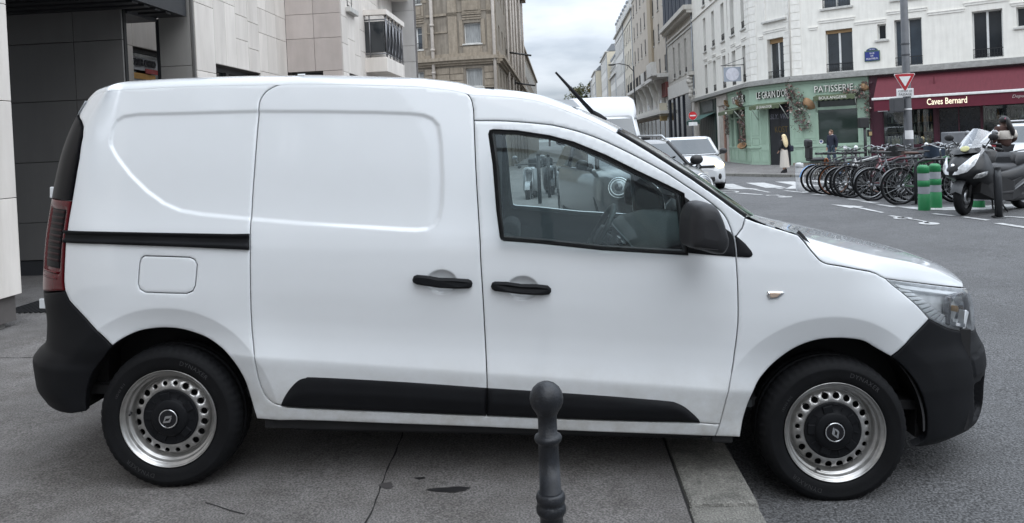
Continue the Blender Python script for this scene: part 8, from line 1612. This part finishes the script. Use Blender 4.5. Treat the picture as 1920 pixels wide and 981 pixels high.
# woman in the long cream skirt, seen from behind, turned a little to the right
t,V=person('person with long blond hair in a cream maxi skirt outside the bakery door',(9.42,33.2,fz-.0),R_(205),1.64,SKINM,dict(elr=(-.24,-.04,1.16),wrr=(-.16,-.20,1.30),ell=(.22,.02,1.14),wrl=(.20,-.10,.98),anl=(.10,.07,.085),tol=(.11,-.08,.03),anr=(-.09,-.06,.085),tor=(-.10,-.21,.03)))
top(t,V,KNIT,.98,'jumper')
m=MB(); rings=[]
for z,rx,ry,dy in ((1.06,.135,.105,.0),(.95,.165,.135,.0),(.75,.180,.150,.0),(.45,.20,.175,.0),(.24,.215,.19,.0)):
    rings.append([(rx*math.cos(a)*(1+.035*math.sin(9*a)*(1.1-z)),dy+ry*math.sin(a)*(1+.035*math.sin(9*a)*(1.1-z)),z) for a in np.linspace(0,2*PI,55)[:-1]])
m.loft(rings,True,True); m.build('long_skirt',CREAM,t,fix=True)
hair_cap(t,V,BLOND); m=MB(); rings=[]
for z,rx,ry,y in ((1.64,.085,.06,.045),(1.55,.115,.06,.065),(1.42,.135,.055,.095),(1.30,.13,.05,.125),(1.20,.10,.04,.14),(1.13,.05,.02,.145)):
    rings.append([(rx*math.cos(a)+.02*(1.5-z),y+ry*math.sin(a),z) for a in np.linspace(0,2*PI,17)[:-1]])
m.loft(rings,True,True); m.build('hair_length',BLOND,t,fix=True)
shoes(t,V,KNIT,.05)
bg=thing('shoulder_bag','black bag hanging from the shoulder of the person in the cream skirt','bag',(9.42,33.2,fz),R_(205)); m=MB(); m.box((-.34,-.02,.88),(-.16,.22,1.14),bev=.05); m.build('bag_body',NAVY,bg); m=MB(); m.tube([(-.25,.15,1.10),(-.19,.10,1.30),(-.15,.01,1.42),(-.17,-.08,1.30),(-.25,-.02,1.10)],.014,6); m.build('bag_strap',KNIT,bg)
# man in the navy jacket walking along the shop window
t,V=person('person with short brown hair in a navy jacket and jeans walking past the bakery window',(12.32,35.9,fz),R_(-58),1.75,SKINM,dict(ell=(.22,.06,1.13),wrl=(.20,.02,.88),anl=(.09,.20,.12),tol=(.10,.06,.03),knl=(.095,.03,.50),anr=(-.09,-.16,.085),tor=(-.10,-.32,.04),knr=(-.095,-.12,.50),hd=(0,-.05,1.55),ht=(0,-.045,1.65)))
top(t,V,NAVY,1.05,'jacket',.10); trousers(t,V,JEAN); shoes(t,V,KNIT); hair_cap(t,V,BRN); m=MB(); m.lathe([(.062,1.44),(.058,1.48),(.05,1.50)],14,M=T(0,.01,0)); m.build('collar',SWH,t)
# person in the striped jumper with a long dark ponytail, back to the viewer
t,V=person('person with a long dark ponytail in a brown and cream striped jumper behind the scooter',(10.45,18.9,gz(10,18.9)),R_(188),1.68,SKIND,dict(ell=(.27,.02,1.14),wrl=(.20,-.14,1.05),elr=(-.27,.02,1.14),wrr=(-.20,-.14,1.05)))
top(t,V,BROWNK,1.12,'jumper'); trousers(t,V,KNIT); shoes(t,V,KNIT); hair_cap(t,V,BLKH,(.105,.118,.118))
m=MB(); rings=[]
for z,rx,ry in ((1.35,.205,.172),(1.33,.222,.180),(1.24,.205,.172),(1.16,.185,.166),(1.145,.172,.158)): rings.append([(rx*math.cos(a),ry*math.sin(a)+.005,z) for a in np.linspace(0,2*PI,33)[:-1]])
m.loft(rings,True,False); m.build('cream_stripe',WKNIT,t,fix=True)
for s,n in ((1,'l'),(-1,'r')):
    a,b=V['sh'+n].lerp(V['el'+n],.30),V['sh'+n].lerp(V['el'+n],.85); m=MB(); m.tube([a,a.lerp(b,.5),b],[.096,.088,.080],14); m.build('sleeve_stripe',WKNIT,t)
m=MB(); m.tube([(0,.10,1.66),(0,.15,1.60),(-.03,.17,1.45),(-.08,.19,1.30),(-.10,.185,1.22)],[.035,.05,.062,.055,.02],10); m.build('ponytail',BLKH,t); m=MB(); m.lathe([(.045,0),(.05,.015),(.045,.03)],12,M=T(0,.115,1.62)@RX(.9)); m.build('hair_tie',PM('pink_tie',(.45,.12,.18),rough=.7),t)
rb_=thing('red_bag','red bag held at the side of the person in the striped jumper','bag',(10.45,18.9,gz(10,18.9)),R_(188)); m=MB(); m.box((.24,-.16,.72),(.36,.08,1.04),bev=.05); m.build('bag_body',REDK,rb_); m=MB(); m.tube([(.30,-.10,1.02),(.24,-.12,1.08),(.30,.02,1.02)],.012,6); m.build('bag_handle',REDK,rb_)
# person cut by the right edge
t,V=person('person in a dark jacket half cut off by the right edge of the view',(10.62,17.6,gz(10.6,17.6)),R_(170),1.72,SKINM,{})
top(t,V,PM('dark_green_cloth',(.022,.026,.026),rough=.9),1.15,'jacket',.08); trousers(t,V,KNIT); shoes(t,V,KNIT); hair_cap(t,V,BLKH)
